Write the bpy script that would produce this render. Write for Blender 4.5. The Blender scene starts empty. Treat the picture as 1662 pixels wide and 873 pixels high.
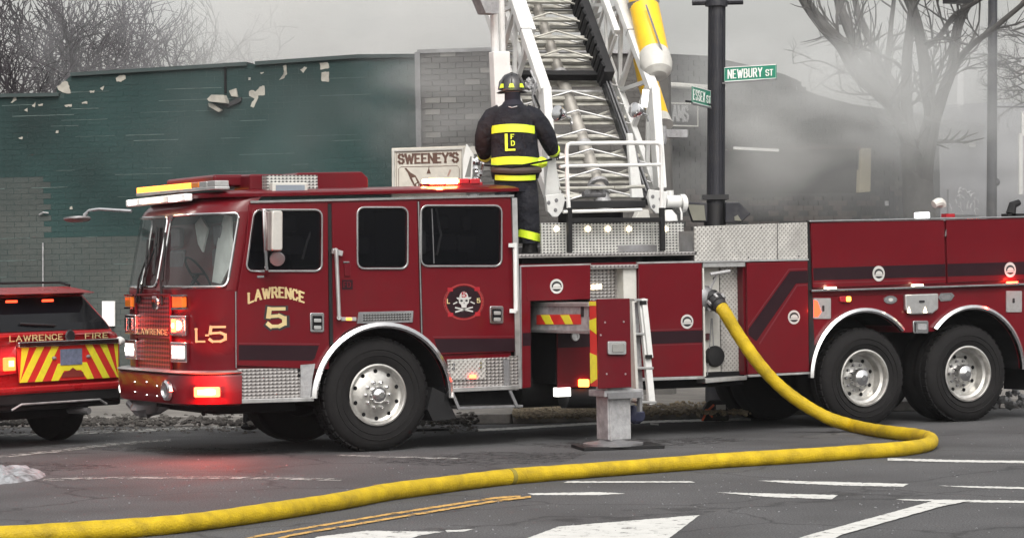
import bpy, math, random
from mathutils import Vector, Matrix, noise
random.seed(7)
sc = bpy.context.scene
COL = sc.collection
V = Vector
# ------------------------------------------------------------------ camera
PW, K = 1200.0, 1.4207                       # photograph width in px, its vertical squash
FPX = 3223.2
CAM = V((-11.092, -25.096, 1.822))
YAW, PIT, ROL = 0.466, -0.001, 0.018
_r = V((math.cos(YAW), -math.sin(YAW), 0)); _f0 = V((math.sin(YAW), math.cos(YAW), 0)); _z = V((0, 0, 1))
FW = _f0*math.cos(PIT) + _z*math.sin(PIT); _u = -_f0*math.sin(PIT) + _z*math.cos(PIT)
CR = _r*math.cos(ROL) - _u*math.sin(ROL); CU = _r*math.sin(ROL) + _u*math.cos(ROL)
cd = bpy.data.cameras.new('camera'); cam = bpy.data.objects.new('camera', cd); COL.objects.link(cam)
cd.sensor_width = 36; cd.lens = FPX/PW*36; cd.clip_start = .1; cd.clip_end = 2000
cam.matrix_world = Matrix(((CR.x, CU.x, -FW.x, CAM.x), (CR.y, CU.y, -FW.y, CAM.y), (CR.z, CU.z, -FW.z, CAM.z), (0, 0, 0, 1)))
sc.camera = cam
# ------------------------------------------------------------------ world, sun, exposure
SUN_EL, SUN_AZ = math.radians(50), math.radians(200)
w = bpy.data.worlds.new('World'); sc.world = w; w.use_nodes = True
nt = w.node_tree; bg = nt.nodes['Background']
sky = nt.nodes.new('ShaderNodeTexSky'); sky.sky_type = 'NISHITA'; sky.sun_disc = False
sky.sun_elevation = SUN_EL; sky.sun_rotation = SUN_AZ; sky.dust_density = 6; sky.air_density = 1.2
hs = nt.nodes.new('ShaderNodeHueSaturation'); hs.inputs['Saturation'].default_value = .12
cl = nt.nodes.new('ShaderNodeTexNoise'); cl.inputs['Scale'].default_value = 1.6; cl.inputs['Detail'].default_value = 5
tcw = nt.nodes.new('ShaderNodeTexCoord'); nt.links.new(tcw.outputs['Generated'], cl.inputs['Vector'])
cr_ = nt.nodes.new('ShaderNodeValToRGB'); cr_.color_ramp.elements[0].color = (1.20, 1.175, 1.12, 1); cr_.color_ramp.elements[1].color = (1.44, 1.42, 1.38, 1)
cr_.color_ramp.elements[0].position = .3; cr_.color_ramp.elements[1].position = .7
nt.links.new(cl.outputs['Fac'], cr_.inputs['Fac'])
mxw = nt.nodes.new('ShaderNodeMix'); mxw.data_type = 'RGBA'; mxw.blend_type = 'MULTIPLY'; mxw.inputs[0].default_value = 1
nt.links.new(sky.outputs[0], hs.inputs['Color']); nt.links.new(hs.outputs[0], mxw.inputs[6]); nt.links.new(cr_.outputs[0], mxw.inputs[7])
nt.links.new(mxw.outputs[2], bg.inputs['Color']); bg.inputs['Strength'].default_value = .15
sl = bpy.data.lights.new('sun', 'SUN'); sl.energy = .5; sl.angle = math.radians(25); sl.color = (1, .97, .93)
sun = bpy.data.objects.new('sun', sl); COL.objects.link(sun)
sun.rotation_euler = (math.pi/2 - SUN_EL, 0, math.pi - SUN_AZ)
sc.view_settings.view_transform = 'Standard'; sc.view_settings.look = 'None'; sc.view_settings.exposure = 0.42; sc.view_settings.gamma = 1
sc.cycles.use_denoising = True
sc.cycles.volume_bounces = 1; sc.cycles.max_bounces = 8; sc.cycles.transparent_max_bounces = 12
sc.cycles.volume_step_rate = 2.0

# ------------------------------------------------------------------ from the photograph's px to the place
def ray(u, y):
    X = (u-600)/FPX; Y = (314.7-y*K)/FPX
    return CR*X + CU*Y + FW
def at(u, y, D):                              # camera depth D metres
    return CAM + ray(u, y)*D
def onY(u, y, Y=0.0):
    d = ray(u, y); return CAM + d*((Y-CAM.y)/d.y)
def onX(u, y, X):
    d = ray(u, y); return CAM + d*((X-CAM.x)/d.x)
def onZ(u, y, Z=0.0):
    d = ray(u, y); return CAM + d*((Z-CAM.z)/d.z)
def onP(u, y, P, n):
    d = ray(u, y); return CAM + d*((P-CAM).dot(n)/d.dot(n))

# ------------------------------------------------------------------ mesh builder
class MB:
    def __init__(s, T=None):
        s.v = []; s.f = []; s.m = []; s.T = T; s.mi = 0
    def add(s, vs, fs):
        b = len(s.v)
        for p in vs:
            p = V(p); s.v.append(s.T @ p if s.T else p)
        for f in fs: s.f.append(tuple(i+b for i in f)); s.m.append(s.mi)
    def box(s, lo, hi):
        x0, y0, z0 = lo; x1, y1, z1 = hi
        s.add([(x0,y0,z0),(x1,y0,z0),(x1,y1,z0),(x0,y1,z0),(x0,y0,z1),(x1,y0,z1),(x1,y1,z1),(x0,y1,z1)],
              [(0,3,2,1),(4,5,6,7),(0,1,5,4),(1,2,6,5),(2,3,7,6),(3,0,4,7)])
    def obox(s, c, ex, ey, ez):               # centre and half vectors
        c = V(c); ex = V(ex); ey = V(ey); ez = V(ez)
        s.add([c+ex*a+ey*b+ez*d for d in (-1, 1) for a, b in ((-1,-1),(1,-1),(1,1),(-1,1))],
              [(0,3,2,1),(4,5,6,7),(0,1,5,4),(1,2,6,5),(2,3,7,6),(3,0,4,7)])
    def bar(s, a, b, w, h, up=(0, 0, 1)):     # square bar from a to b
        a = V(a); b = V(b); d = b-a; L = d.length; d.normalize()
        x = d.cross(V(up))
        if x.length < 1e-4: x = d.cross(V((1, 0, 0)))
        x.normalize(); z = x.cross(d)
        s.obox((a+b)/2, x*w/2, d*L/2, z*h/2)
    def prism(s, poly, a, b, n=(0, 1, 0)):    # poly: 3D points, extruded from offset a to b along n
        n = V(n); P = [V(p) for p in poly]; k = len(P)
        s.add([p+n*a for p in P]+[p+n*b for p in P], [tuple(range(k)), tuple(range(2*k-1, k-1, -1))]+[(i, i+k, (i+1) % k+k, (i+1) % k) for i in range(k)])
    def tube(s, pts, r, n=8, cap=True):
        pts = [V(p) for p in pts]; R = r if isinstance(r, (list, tuple)) else [r]*len(pts)
        k = len(pts); vs = []; up = None
        for i, p in enumerate(pts):
            t = (pts[min(i+1, k-1)]-pts[max(i-1, 0)])
            if t.length < 1e-6: t = V((0, 0, 1))
            t.normalize()
            if up is None:
                up = V((0, 0, 1)) if abs(t.z) < .9 else V((1, 0, 0))
            x = t.cross(up)
            if x.length < 1e-4: x = t.cross(V((.3, 1, .2)))
            x.normalize(); up = x.cross(t)
            for j in range(n):
                a = 2*math.pi*j/n; vs.append(p+(x*math.cos(a)+up*math.sin(a))*R[i])
        fs = [(i*n+j, i*n+(j+1) % n, (i+1)*n+(j+1) % n, (i+1)*n+j) for i in range(k-1) for j in range(n)]
        if cap: fs += [tuple(range(n-1, -1, -1)), tuple((k-1)*n+j for j in range(n))]
        s.add(vs, fs)
    def lathe(s, prof, c, ax=(0, 1, 0), n=32, x=None):   # prof: (r, h) along ax
        ax = V(ax).normalized(); c = V(c)
        x = V(x).normalized() if x else (ax.cross(V((0, 0, 1))) if abs(ax.z) < .9 else V((1, 0, 0))).normalized()
        z = x.cross(ax); vs = []; k = len(prof)
        for r, h in prof:
            for j in range(n):
                a = 2*math.pi*j/n; vs.append(c+ax*h+(x*math.cos(a)+z*math.sin(a))*max(r, 1e-4))
        fs = [(i*n+j, (i+1)*n+j, (i+1)*n+(j+1) % n, i*n+(j+1) % n) for i in range(k-1) for j in range(n)]
        s.add(vs, fs)
    def loft(s, rings, closed=True, cap=True):
        n = len(rings[0]); k = len(rings)
        fs = [(i*n+j, i*n+(j+1) % n, (i+1)*n+(j+1) % n, (i+1)*n+j) for i in range(k-1) for j in range(n if closed else n-1)]
        if cap: fs += [tuple(range(n-1, -1, -1)), tuple((k-1)*n+j for j in range(n))]
        s.add([p for r in rings for p in r], fs)
    def blob(s, c, rx, ry, rz, n=10, m=7, jit=0):
        vs = []; fs = []
        for i in range(m+1):
            t = math.pi*i/m
            for j in range(n):
                a = 2*math.pi*j/n; q = 1+random.uniform(-jit, jit)
                vs.append(V(c)+V((rx*math.sin(t)*math.cos(a)*q, ry*math.sin(t)*math.sin(a)*q, rz*math.cos(t)*q)))
        for i in range(m):
            for j in range(n): fs.append((i*n+j, (i+1)*n+j, (i+1)*n+(j+1) % n, i*n+(j+1) % n))
        s.add(vs, fs)

WORLDLOC = {}
def tag(o, label=None, cat=None, group=None, kind=None):
    if label: o['label'] = label
    if cat: o['category'] = cat
    if group: o['group'] = group
    if kind: o['kind'] = kind
    return o
def thing(name, loc, label, cat, group=None):
    o = bpy.data.objects.new(name, None); COL.objects.link(o); o.location = loc; o.empty_display_size = .2
    WORLDLOC[o.name] = V(loc)
    return tag(o, label, cat, group)
def part(name, mb, mat, parent=None, label=None, smooth=False, bevel=0, seg=2, kind=None, edge=35):
    if not mb.v: return None
    lo = V((min(p[i] for p in mb.v) for i in range(3))); hi = V((max(p[i] for p in mb.v) for i in range(3)))
    c = (lo+hi)/2
    if parent is None: c.z = lo.z
    me = bpy.data.meshes.new(name); me.from_pydata([p-c for p in mb.v], [], mb.f)
    for m in (mat if isinstance(mat, (list, tuple)) else [mat]): me.materials.append(m)
    if any(mb.m): me.polygons.foreach_set('material_index', mb.m)
    o = bpy.data.objects.new(name, me); COL.objects.link(o)
    import bmesh
    bm = bmesh.new(); bm.from_mesh(me); bmesh.ops.recalc_face_normals(bm, faces=bm.faces)
    if bevel: pass
    bm.to_mesh(me); bm.free()
    if smooth or bevel: me.shade_smooth(); me.set_sharp_from_angle(angle=math.radians(edge))
    if bevel:
        b = o.modifiers.new('bevel', 'BEVEL'); b.width = bevel; b.segments = seg; b.limit_method = 'ANGLE'; b.angle_limit = math.radians(40)
        b.harden_normals = True
    pl = V((0, 0, 0))
    if parent is not None:
        o.parent = parent; pl = WORLDLOC[parent.name]
    o.location = c-pl; WORLDLOC[o.name] = c
    if label: o['label'] = label
    if kind: o['kind'] = kind
    return o
def parts(name, mb, mat, parent=None, **k):
    """every loose piece of the builder becomes an object of its own"""
    root = list(range(len(mb.v)))
    def find(i):
        while root[i] != i: root[i] = root[root[i]]; i = root[i]
        return i
    for fc in mb.f:
        for j in fc[1:]: root[find(j)] = find(fc[0])
    gs = {}
    for fi, fc in enumerate(mb.f): gs.setdefault(find(fc[0]), []).append(fi)
    out = []
    for fl in gs.values():
        q = MB(); ix = {}
        for fi in fl:
            for j in mb.f[fi]:
                if j not in ix: ix[j] = len(q.v); q.v.append(mb.v[j])
            q.f.append(tuple(ix[j] for j in mb.f[fi])); q.m.append(mb.m[fi])
        out.append(part(name, q, mat, parent, **k))
    return out
def top(name, mb, mat, label, cat, group=None, **k):
    return tag(part(name, mb, mat, None, **k), label, cat, group)
def children(o): return [c for c in COL.objects if c.parent == o]
def copy_tree(o, parent=None, kids=None):
    if kids is None:
        kids = {}
        for c in COL.objects:
            if c.parent: kids.setdefault(c.parent.name, []).append(c)
    c = o.copy(); COL.objects.link(c); c.parent = parent
    WORLDLOC[c.name] = V(c.location)+(WORLDLOC[parent.name] if parent else V((0, 0, 0)))
    for ch in kids.get(o.name, []): copy_tree(ch, c, kids)
    return c

# ------------------------------------------------------------------ materials
def mat(name, col, rough=.6, metal=0, var=.12, scale=6, bump=0, bscale=60, bdist=.01, coat=0, emit=None, estr=0, spec=.5, dirt=0, dirtcol=(.12, .11, .10), alpha=1, trans=0):
    m = bpy.data.materials.new(name); m.use_nodes = True; t = m.node_tree; N = t.nodes; b = N['Principled BSDF']
    b.inputs['Roughness'].default_value = rough; b.inputs['Metallic'].default_value = metal
    b.inputs['Coat Weight'].default_value = coat; b.inputs['Coat Roughness'].default_value = .06
    b.inputs['Specular IOR Level'].default_value = spec; b.inputs['Transmission Weight'].default_value = trans
    b.inputs['Alpha'].default_value = alpha
    tc = N.new('ShaderNodeTexCoord'); n1 = N.new('ShaderNodeTexNoise'); n1.inputs['Scale'].default_value = scale; n1.inputs['Detail'].default_value = 6
    t.links.new(tc.outputs['Object'], n1.inputs['Vector'])
    r = N.new('ShaderNodeValToRGB'); r.color_ramp.elements[0].position = .3; r.color_ramp.elements[1].position = .7
    r.color_ramp.elements[0].color = (*[c*(1-var) for c in col], 1); r.color_ramp.elements[1].color = (*[min(1, c*(1+var)) for c in col], 1)
    t.links.new(n1.outputs['Fac'], r.inputs['Fac']); out = r.outputs[0]
    if dirt:
        n2 = N.new('ShaderNodeTexNoise'); n2.inputs['Scale'].default_value = scale*.7; n2.inputs['Detail'].default_value = 9; n2.inputs['Roughness'].default_value = .7
        t.links.new(tc.outputs['Object'], n2.inputs['Vector'])
        r2 = N.new('ShaderNodeValToRGB'); r2.color_ramp.elements[0].position = .48; r2.color_ramp.elements[1].position = .72
        r2.color_ramp.elements[0].color = (0, 0, 0, 1); r2.color_ramp.elements[1].color = (dirt, dirt, dirt, 1)
        t.links.new(n2.outputs['Fac'], r2.inputs['Fac'])
        mx = N.new('ShaderNodeMix'); mx.data_type = 'RGBA'; mx.inputs[7].default_value = (*dirtcol, 1)
        t.links.new(r2.outputs[0], mx.inputs[0]); t.links.new(out, mx.inputs[6]); out = mx.outputs[2]
    t.links.new(out, b.inputs['Base Color'])
    rm = N.new('ShaderNodeMapRange'); rm.inputs['To Min'].default_value = max(.02, rough*.8); rm.inputs['To Max'].default_value = min(1, rough*1.25)
    t.links.new(n1.outputs['Fac'], rm.inputs['Value']); t.links.new(rm.outputs[0], b.inputs['Roughness'])
    if bump:
        n3 = N.new('ShaderNodeTexNoise'); n3.inputs['Scale'].default_value = bscale; n3.inputs['Detail'].default_value = 5
        t.links.new(tc.outputs['Object'], n3.inputs['Vector'])
        bp = N.new('ShaderNodeBump'); bp.inputs['Strength'].default_value = bump; bp.inputs['Distance'].default_value = bdist
        t.links.new(n3.outputs['Fac'], bp.inputs['Height']); t.links.new(bp.outputs[0], b.inputs['Normal'])
    if emit:
        b.inputs['Emission Color'].default_value = (*emit, 1); b.inputs['Emission Strength'].default_value = estr
    return m
def mathn(t, op, a, b=None, c=None):
    n = t.nodes.new('ShaderNodeMath'); n.operation = op
    for i, x in enumerate((a, b, c)):
        if x is None: continue
        if isinstance(x, (int, float)): n.inputs[i].default_value = x
        else: t.links.new(x, n.inputs[i])
    return n.outputs[0]
def tread_mat(name, col, hole, px, pz, rough=.35, metal=.8, mode='diamond', depth=.5, holefrac=.3):
    """embossed tread plate or punched sheet, pattern in the object's x/z (and y folded into x)"""
    m = mat(name, col, rough, metal, var=.18, scale=4, dirt=.45, dirtcol=(.10, .095, .09)); t = m.node_tree; b = t.nodes['Principled BSDF']
    tc = t.nodes.new('ShaderNodeTexCoord'); sp = t.nodes.new('ShaderNodeSeparateXYZ'); t.links.new(tc.outputs['Object'], sp.inputs[0])
    x = mathn(t, 'ADD', sp.outputs[0], sp.outputs[1]); z = sp.outputs[2]
    if mode == 'diamond':
        a = mathn(t, 'SINE', mathn(t, 'MULTIPLY', mathn(t, 'ADD', mathn(t, 'DIVIDE', x, px), mathn(t, 'DIVIDE', z, pz)), math.pi))
        c = mathn(t, 'SINE', mathn(t, 'MULTIPLY', mathn(t, 'SUBTRACT', mathn(t, 'DIVIDE', x, px), mathn(t, 'DIVIDE', z, pz)), math.pi))
        h = mathn(t, 'MULTIPLY', a, c)
    else:
        a = mathn(t, 'SINE', mathn(t, 'MULTIPLY', x, 2*math.pi/px)); c = mathn(t, 'SINE', mathn(t, 'MULTIPLY', z, 2*math.pi/pz))
        h = mathn(t, 'MULTIPLY', a, c)
    rp = t.nodes.new('ShaderNodeValToRGB'); rp.color_ramp.elements[0].position = holefrac; rp.color_ramp.elements[1].position = holefrac+.15
    t.links.new(h, rp.inputs[0])
    mx = t.nodes.new('ShaderNodeMix'); mx.data_type = 'RGBA'; mx.blend_type = 'MIX'
    src = b.inputs['Base Color'].links[0].from_socket
    t.links.new(rp.outputs[0], mx.inputs[0]); t.links.new(src, mx.inputs[6]); mx.inputs[7].default_value = (*hole, 1)
    t.links.new(mx.outputs[2], b.inputs['Base Color'])
    bp = t.nodes.new('ShaderNodeBump'); bp.inputs['Strength'].default_value = depth; bp.inputs['Distance'].default_value = .004
    t.links.new(h, bp.inputs['Height']); t.links.new(bp.outputs[0], b.inputs['Normal'])
    return m
def lampmat(name, col, s): return mat(name, tuple(min(1, c*.6) for c in col), .3, emit=col, estr=s)

M = {}
M['red'] = mat('red_paint', (.100, .0022, .0065), .30, var=.10, scale=1.2, coat=.30, spec=.16, bump=.35, bscale=1.6, bdist=.02, dirt=.35, dirtcol=(.055, .014, .013))
M['red2'] = mat('red_paint_dull', (.092, .0028, .0075), .38, var=.12, scale=2, coat=.20, spec=.16, bump=.35, bscale=1.9, bdist=.02, dirt=.4, dirtcol=(.05, .014, .013))
M['stripe'] = mat('charcoal_stripe', (.016, .006, .009), .45, var=.1, coat=.08, spec=.12)
M['stripeedge'] = mat('dark_red_pinstripe', (.10, .008, .014), .35, coat=.5)
M['chrome'] = mat('chrome', (.72, .72, .73), .16, 1, var=.06, dirt=.25)
M['alu'] = mat('brushed_aluminium', (.52, .52, .52), .38, .85, var=.12, dirt=.4)
M['aludark'] = mat('dull_steel', (.22, .22, .23), .5, .6, var=.25, dirt=.5, bump=.2)
M['galv'] = mat('scuffed_steel', (.34, .34, .35), .55, .4, var=.3, scale=9, dirt=.6, bump=.3)
M['white'] = mat('white_ladder_paint', (.62, .62, .61), .42, var=.07, scale=5, dirt=.35, dirtcol=(.28, .27, .25))
M['offwhite'] = mat('off_white_panel', (.48, .47, .44), .5, var=.08, dirt=.3)
M['ladgrey'] = mat('ladder_rung_grey', (.42, .41, .37), .5, .2, var=.15, dirt=.4)
M['black'] = mat('black_rubber', (.009, .009, .010), .65, var=.2, bump=.15, spec=.25)
M['dark'] = mat('dark_chassis', (.006, .006, .007), .8, var=.3, bump=.3, spec=.15)
M['tyre'] = mat('tyre_rubber', (.0065, .006, .0065), .85, var=.22, scale=14, bump=.25, bscale=90, spec=.25, dirt=.35, dirtcol=(.022, .021, .020))
M['rim'] = mat('wheel_alloy', (.50, .49, .47), .33, .8, var=.15, scale=14, dirt=.5, dirtcol=(.20, .18, .16))
M['glass'] = mat('tinted_window', (.003, .0035, .005), .05, var=.2, spec=.28)
M['cabglass'] = mat('cab_window', (.003, .0035, .005), .05, var=.2, spec=.35, alpha=.5)
M['plate'] = tread_mat('tread_plate', (.42, .40, .39), (.15, .14, .14), .045, .034, holefrac=.35)
M['perf'] = tread_mat('punched_sheet', (.46, .46, .44), (.07, .07, .07), .040, .030, mode='diamond', rough=.45, metal=.4, holefrac=.25)
M['grid'] = tread_mat('dimpled_sheet', (.42, .41, .39), (.24, .23, .22), .05, .05, mode='grid', rough=.5, metal=.3, holefrac=.3)
M['gold'] = mat('gold_leaf', (.50, .40, .20), .45, .1, var=.15)
M['ink'] = mat('black_print', (.012, .012, .014), .5)
M['lime'] = mat('lime_reflective', (.62, .80, .03), .45, var=.08, scale=12, dirt=.2)
M['limey'] = mat('yellow_reflective', (.66, .62, .03), .4, var=.08, scale=12, dirt=.2)
M['redref'] = mat('red_reflective', (.50, .025, .02), .4, var=.1)
M['whiteprint'] = mat('white_print', (.78, .78, .76), .5, var=.05)
M['lred'] = lampmat('red_lamp', (1, .05, .02), 14)
M['lred2'] = lampmat('red_lamp_dim', (1, .06, .02), 3)
M['lcore'] = lampmat('red_lamp_core', (1, .42, .12), 26)
M['lamber'] = lampmat('amber_lamp', (1, .30, .03), 3.2)
M['lwhite'] = lampmat('white_lamp', (1, .97, .90), 4)
M['lwarm'] = lampmat('warm_lamp', (1, .82, .55), 4)
M['amber'] = mat('amber_lens', (.55, .16, .02), .2, coat=.6)
M['lensred'] = mat('red_lens', (.30, .012, .02), .15, coat=.8)
M['hose'] = mat('yellow_hose_jacket', (.42, .29, .006), .6, var=.22, scale=7, bump=.8, bscale=70, spec=.3, dirt=.55, dirtcol=(.09, .065, .010))
M['green'] = mat('green_sign', (.012, .19, .12), .4, var=.06)
M['pole'] = mat('dark_pole_paint', (.022, .023, .030), .5, .3, var=.2, dirt=.3)
M['bark'] = mat('bark', (.045, .042, .040), .9, var=.4, scale=9, bump=.8, bscale=25)
M['navy'] = mat('turnout_cloth', (.012, .0128, .018), .9, var=.35, scale=9, bump=1.0, bscale=7, bdist=.06, spec=.2, dirt=.3, dirtcol=(.05, .045, .04))
M['skin'] = mat('skin', (.45, .26, .18), .5)
M['suvred'] = mat('suv_red', (.28, .009, .012), .28, var=.06, coat=.6, spec=.35, scale=2)
M['yellow'] = mat('yellow_cylinder_paint', (.80, .48, .01), .4, var=.06, dirt=.3, dirtcol=(.3, .2, .05))

# ------------------------------------------------------------------ lettering drawn as strokes
G = {'L': [[(0,1),(0,0),(.58,0)]], 'A': [[(0,0),(.35,1),(.7,0)],[(.14,.33),(.56,.33)]], 'W': [[(0,1),(.25,0),(.47,.85),(.7,0),(.95,1)]],
 'R': [[(0,0),(0,1),(.42,1),(.56,.86),(.56,.64),(.42,.5),(0,.5)],[(.3,.5),(.62,0)]], 'E': [[(.56,1),(0,1),(0,0),(.56,0)],[(0,.5),(.42,.5)]],
 'N': [[(0,0),(0,1),(.62,0),(.62,1)]], 'C': [[(.6,.78),(.45,1),(.15,1),(0,.78),(0,.22),(.15,0),(.45,0),(.6,.22)]],
 '5': [[(.58,1),(.06,1),(.02,.56),(.4,.6),(.58,.45),(.58,.15),(.4,0),(.1,0),(0,.14)]],
 'S': [[(.56,.8),(.42,1),(.14,1),(0,.84),(0,.66),(.12,.55),(.45,.45),(.57,.34),(.57,.16),(.43,0),(.14,0),(0,.2)]],
 'Y': [[(0,1),(.32,.5),(.64,1)],[(.32,.5),(.32,0)]], "'": [[(.08,1),(.04,.72)]], 'F': [[(.56,1),(0,1),(0,0)],[(0,.5),(.42,.5)]], 'I': [[(0,0),(0,1)]],
 'B': [[(0,0),(0,1),(.42,1),(.54,.88),(.54,.62),(.42,.52),(0,.52)],[(.42,.52),(.58,.4),(.58,.12),(.44,0),(0,0)]], 'U': [[(0,1),(0,.18),(.14,0),(.44,0),(.58,.18),(.58,1)]],
 'T': [[(0,1),(.6,1)],[(.3,1),(.3,0)]], 'X': [[(0,0),(.6,1)],[(0,1),(.6,0)]], 'M': [[(0,0),(0,1),(.36,.25),(.72,1),(.72,0)]], 'D': [[(0,0),(0,1),(.38,1),(.58,.78),(.58,.22),(.38,0),(0,0)]],
 '·': [[(.1,.5),(.2,.5)]], 'P': [[(0,0),(0,1),(.42,1),(.56,.86),(.56,.62),(.42,.48),(0,.48)]], 'H': [[(0,0),(0,1)],[(.58,0),(.58,1)],[(0,.5),(.58,.5)]],
 'O': [[(.15,0),(0,.2),(0,.8),(.15,1),(.45,1),(.6,.8),(.6,.2),(.45,0),(.15,0)]]}
def write(mb, text, o, ex, ez, h, wd=None, t=.16, serif=0, arc=0, gap=.28, asp=1.0, d=.003):
    """strokes; o = left foot of the text, ex/ez unit vectors, h height, wd total width"""
    o = V(o); ex = V(ex).normalized(); ez = V(ez).normalized(); n = ex.cross(ez)
    adv = []; x = 0
    for ch in text:
        wch = max([p[0] for st in G.get(ch, []) for p in st], default=.4)
        adv.append(x); x += wch+gap
    tot = x-gap; sx = (wd/tot if wd else h*asp)
    def P(q, x0):
        X = (x0+q[0])*sx; Z = q[1]*h
        if arc:
            W = tot*sx; c = (X/W-.5)*2; Z += arc*(1-c*c)
        return o+ex*X+ez*Z
    k = 0
    for ch, x0 in zip(text, adv):
        for st in G.get(ch, []):
            pts = [P(q, x0) for q in st]
            for a, b in zip(pts, pts[1:]):
                dd = (b-a); L = dd.length
                if L < 1e-6: continue
                dd.normalize(); s = dd.cross(n); k += 1
                hv = abs(dd.dot(ez)); tt = t*h*(.75+.35*hv)
                e = d*(1+.12*(k % 4))
                mb.obox((a+b)/2+n*(e/2), dd*(L/2+tt*.42), s*tt/2, n*e/2)
            if serif:
                for e_, q_ in ((pts[0], pts[1]), (pts[-1], pts[-2])):
                    dv = (e_-q_).normalized()
                    if abs(dv.dot(ez)) > .6: k += 1; mb.obox(e_+n*(d*.75), ex*serif*h/2, ez*t*h*.3, n*d*(.8+.05*(k % 3)))
def bent(mb, poly, *a, **k): mb.prism(poly, *a, **k)
def ragged(pts, amp=.4, step=2.0, rnd=random.Random(4)):
    """roughen an outline given in photo px"""
    out = []
    for i, (a, b) in enumerate(pts):
        c, d = pts[(i+1) % len(pts)]; k = max(1, int(math.hypot(c-a, d-b)/step))
        for j in range(k): t = j/k; out.append((a+(c-a)*t+rnd.uniform(-amp, amp), b+(d-b)*t+rnd.uniform(-amp, amp)*.7))
    return out
def rrect(u0, y0, u1, y1, r, Y=0.0, n=4, P=None, skew=0):
    """rounded rectangle through photo px corners on a plane, skew shifts top-left in px"""
    P = P or (lambda u, y: onY(u, y, Y))
    ry = r/K; c = [(u0+r, y0+ry, 180), (u1-r, y0+ry, 270), (u1-r, y1-ry, 0), (u0+r, y1-ry, 90)]
    out = []
    for i, (cu, cy, a0) in enumerate(c):
        for j in range(n+1):
            a = math.radians(a0+90*j/n); uu = cu+r*math.cos(a); yy = cy+ry*math.sin(a)
            if skew: uu += skew*(1-(yy-y0)/(y1-y0)) * (1 if i in (0, 3) else 0)
            out.append(P(uu, yy))
    return out
def ringframe(mb, poly, w, a, b, n=(0, 1, 0)):
    """flat frame of width w round a polygon"""
    n = V(n); c = sum((V(p) for p in poly), V())/len(poly); k = len(poly)
    out = []
    for i, p in enumerate(poly):
        t = (V(poly[(i+1) % k])-V(poly[i-1])).normalized(); q = t.cross(n)
        if q.dot(V(p)-c) < 0: q = -q
        out.append(V(p)+q*w)
    vs = [V(p)+n*a for p in poly]+[p+n*a for p in out]+[V(p)+n*b for p in poly]+[p+n*b for p in out]; fs = []
    for i in range(k):
        j = (i+1) % k
        fs += [(i, j, k+j, k+i), (2*k+i, 3*k+i, 3*k+j, 2*k+j), (k+i, k+j, 3*k+j, 3*k+i), (i, 2*k+i, 2*k+j, j)]
    mb.add(vs, fs)
M['lhead'] = lampmat('headlamp_lens', (1, .98, .94), .55)
M['badge'] = mat('badge_silver', (.60, .59, .57), .35, .4, var=.1)
# ================================================================== THE FIRE TRUCK
YB = 2.44                                     # width of the truck; Y=0 is its near side
truck = thing('fire_truck', (3, 1.2, 0), 'long red ladder fire truck parked side-on with its front wheel and two rear wheels showing', 'fire truck')
def T_(name, mb, m, label=None, **k): return part(name, mb, m, truck, label, **k)
NY = V((0, -1, 0))
def poly(pts, Y=0.0): return [onY(u, y, Y) for u, y in pts]
def flat(pts, a, b, Y=0.0, mb=None):          # panel on the near side, from a to b metres proud
    mb = mb or MB(); mb.prism(poly(pts, Y), a, b, NY); return mb
def archpts(cx, cz, rx, rz, a0, a1, n=16):
    return [V((cx+rx*math.cos(math.radians(a0+(a1-a0)*i/n)), 0, cz+rz*math.sin(math.radians(a0+(a1-a0)*i/n)))) for i in range(n+1)]
# --- front plan curve
def plan(t, off=0.0, z=0.0):
    """t 0..1 near corner, 1..2 the flat front, 2..3 far corner; off moves outward"""
    lean = max(0, z-1.66)*.20 + max(0, z-2.42)*.9
    if t <= 1:
        a = math.radians(90*t); x = -1.48-(.40+off)*math.sin(a); y = .55-(.55+off)*math.cos(a)
    elif t <= 2: x = -1.88-off; y = .55+(t-1)*(YB-1.10)
    else:
        a = math.radians(90*(t-2)); x = -1.48-(.40+off)*math.cos(a); y = YB-.55+(.55+off)*math.sin(a)
    return V((x+lean, y, z))
def tfory(y): return 1+(y-.55)/(YB-1.10)
TS = [i/8 for i in range(0, 9)]+[1+i/8 for i in range(1, 9)]+[2+i/8 for i in range(1, 9)]
# --- cab shell (rear block with wheel arch cut out, and the rounded nose)
ARX, ARZ, ACX, ACZ = .715, .70, .045, .535
mb = MB()
prof = [V((-1.48, 0, .62))]+[p for p in archpts(ACX, ACZ, ARX, ARZ, 172, 8, 20)]+[V((1.5, 0, .60)), V((1.53, 0, 2.54)), V((-1.33, 0, 2.50)), V((-1.34, 0, 2.42)), V((-1.48, 0, 1.66))]
bmsh = MB(); mb.prism([p+V((0, .012, 0)) for p in prof], 0, YB-.024, (0, 1, 0))
zs = [.62, .9, 1.2, 1.60, 1.66]
mb.loft([[plan(t, 0, z) for t in TS] for z in zs], closed=False, cap=False)
zs = [2.39, 2.44, 2.52, 2.58]
mb.loft([[plan(t, 0, z) for t in TS] for z in zs], closed=False, cap=False)
CABBODY = T_('cab_body', mb, M['red'], smooth=True)
mb = MB()                                     # dark inside of the cab behind the glass
mb.box((-1.36, .06, 1.2), (-1.30, YB-.06, 2.5)); mb.box((-1.70, .35, 1.40), (-1.36, YB-.35, 1.58)); 
T_('cab_interior', mb, M['dark'])
mb = MB(); mb.box((-1.72, .35, 1.58), (-1.40, 2.1, 1.66)); T_('dashboard', mb, M['aludark'], bevel=.02)
mb = MB()
for y in (.55, 1.8): mb.box((-1.44, y-.22, 1.5), (-1.36, y+.22, 2.05)); mb.box((-1.46, y-.12, 2.07), (-1.38, y+.12, 2.28))
T_('seat', mb, M['aludark'], bevel=.03)
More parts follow.
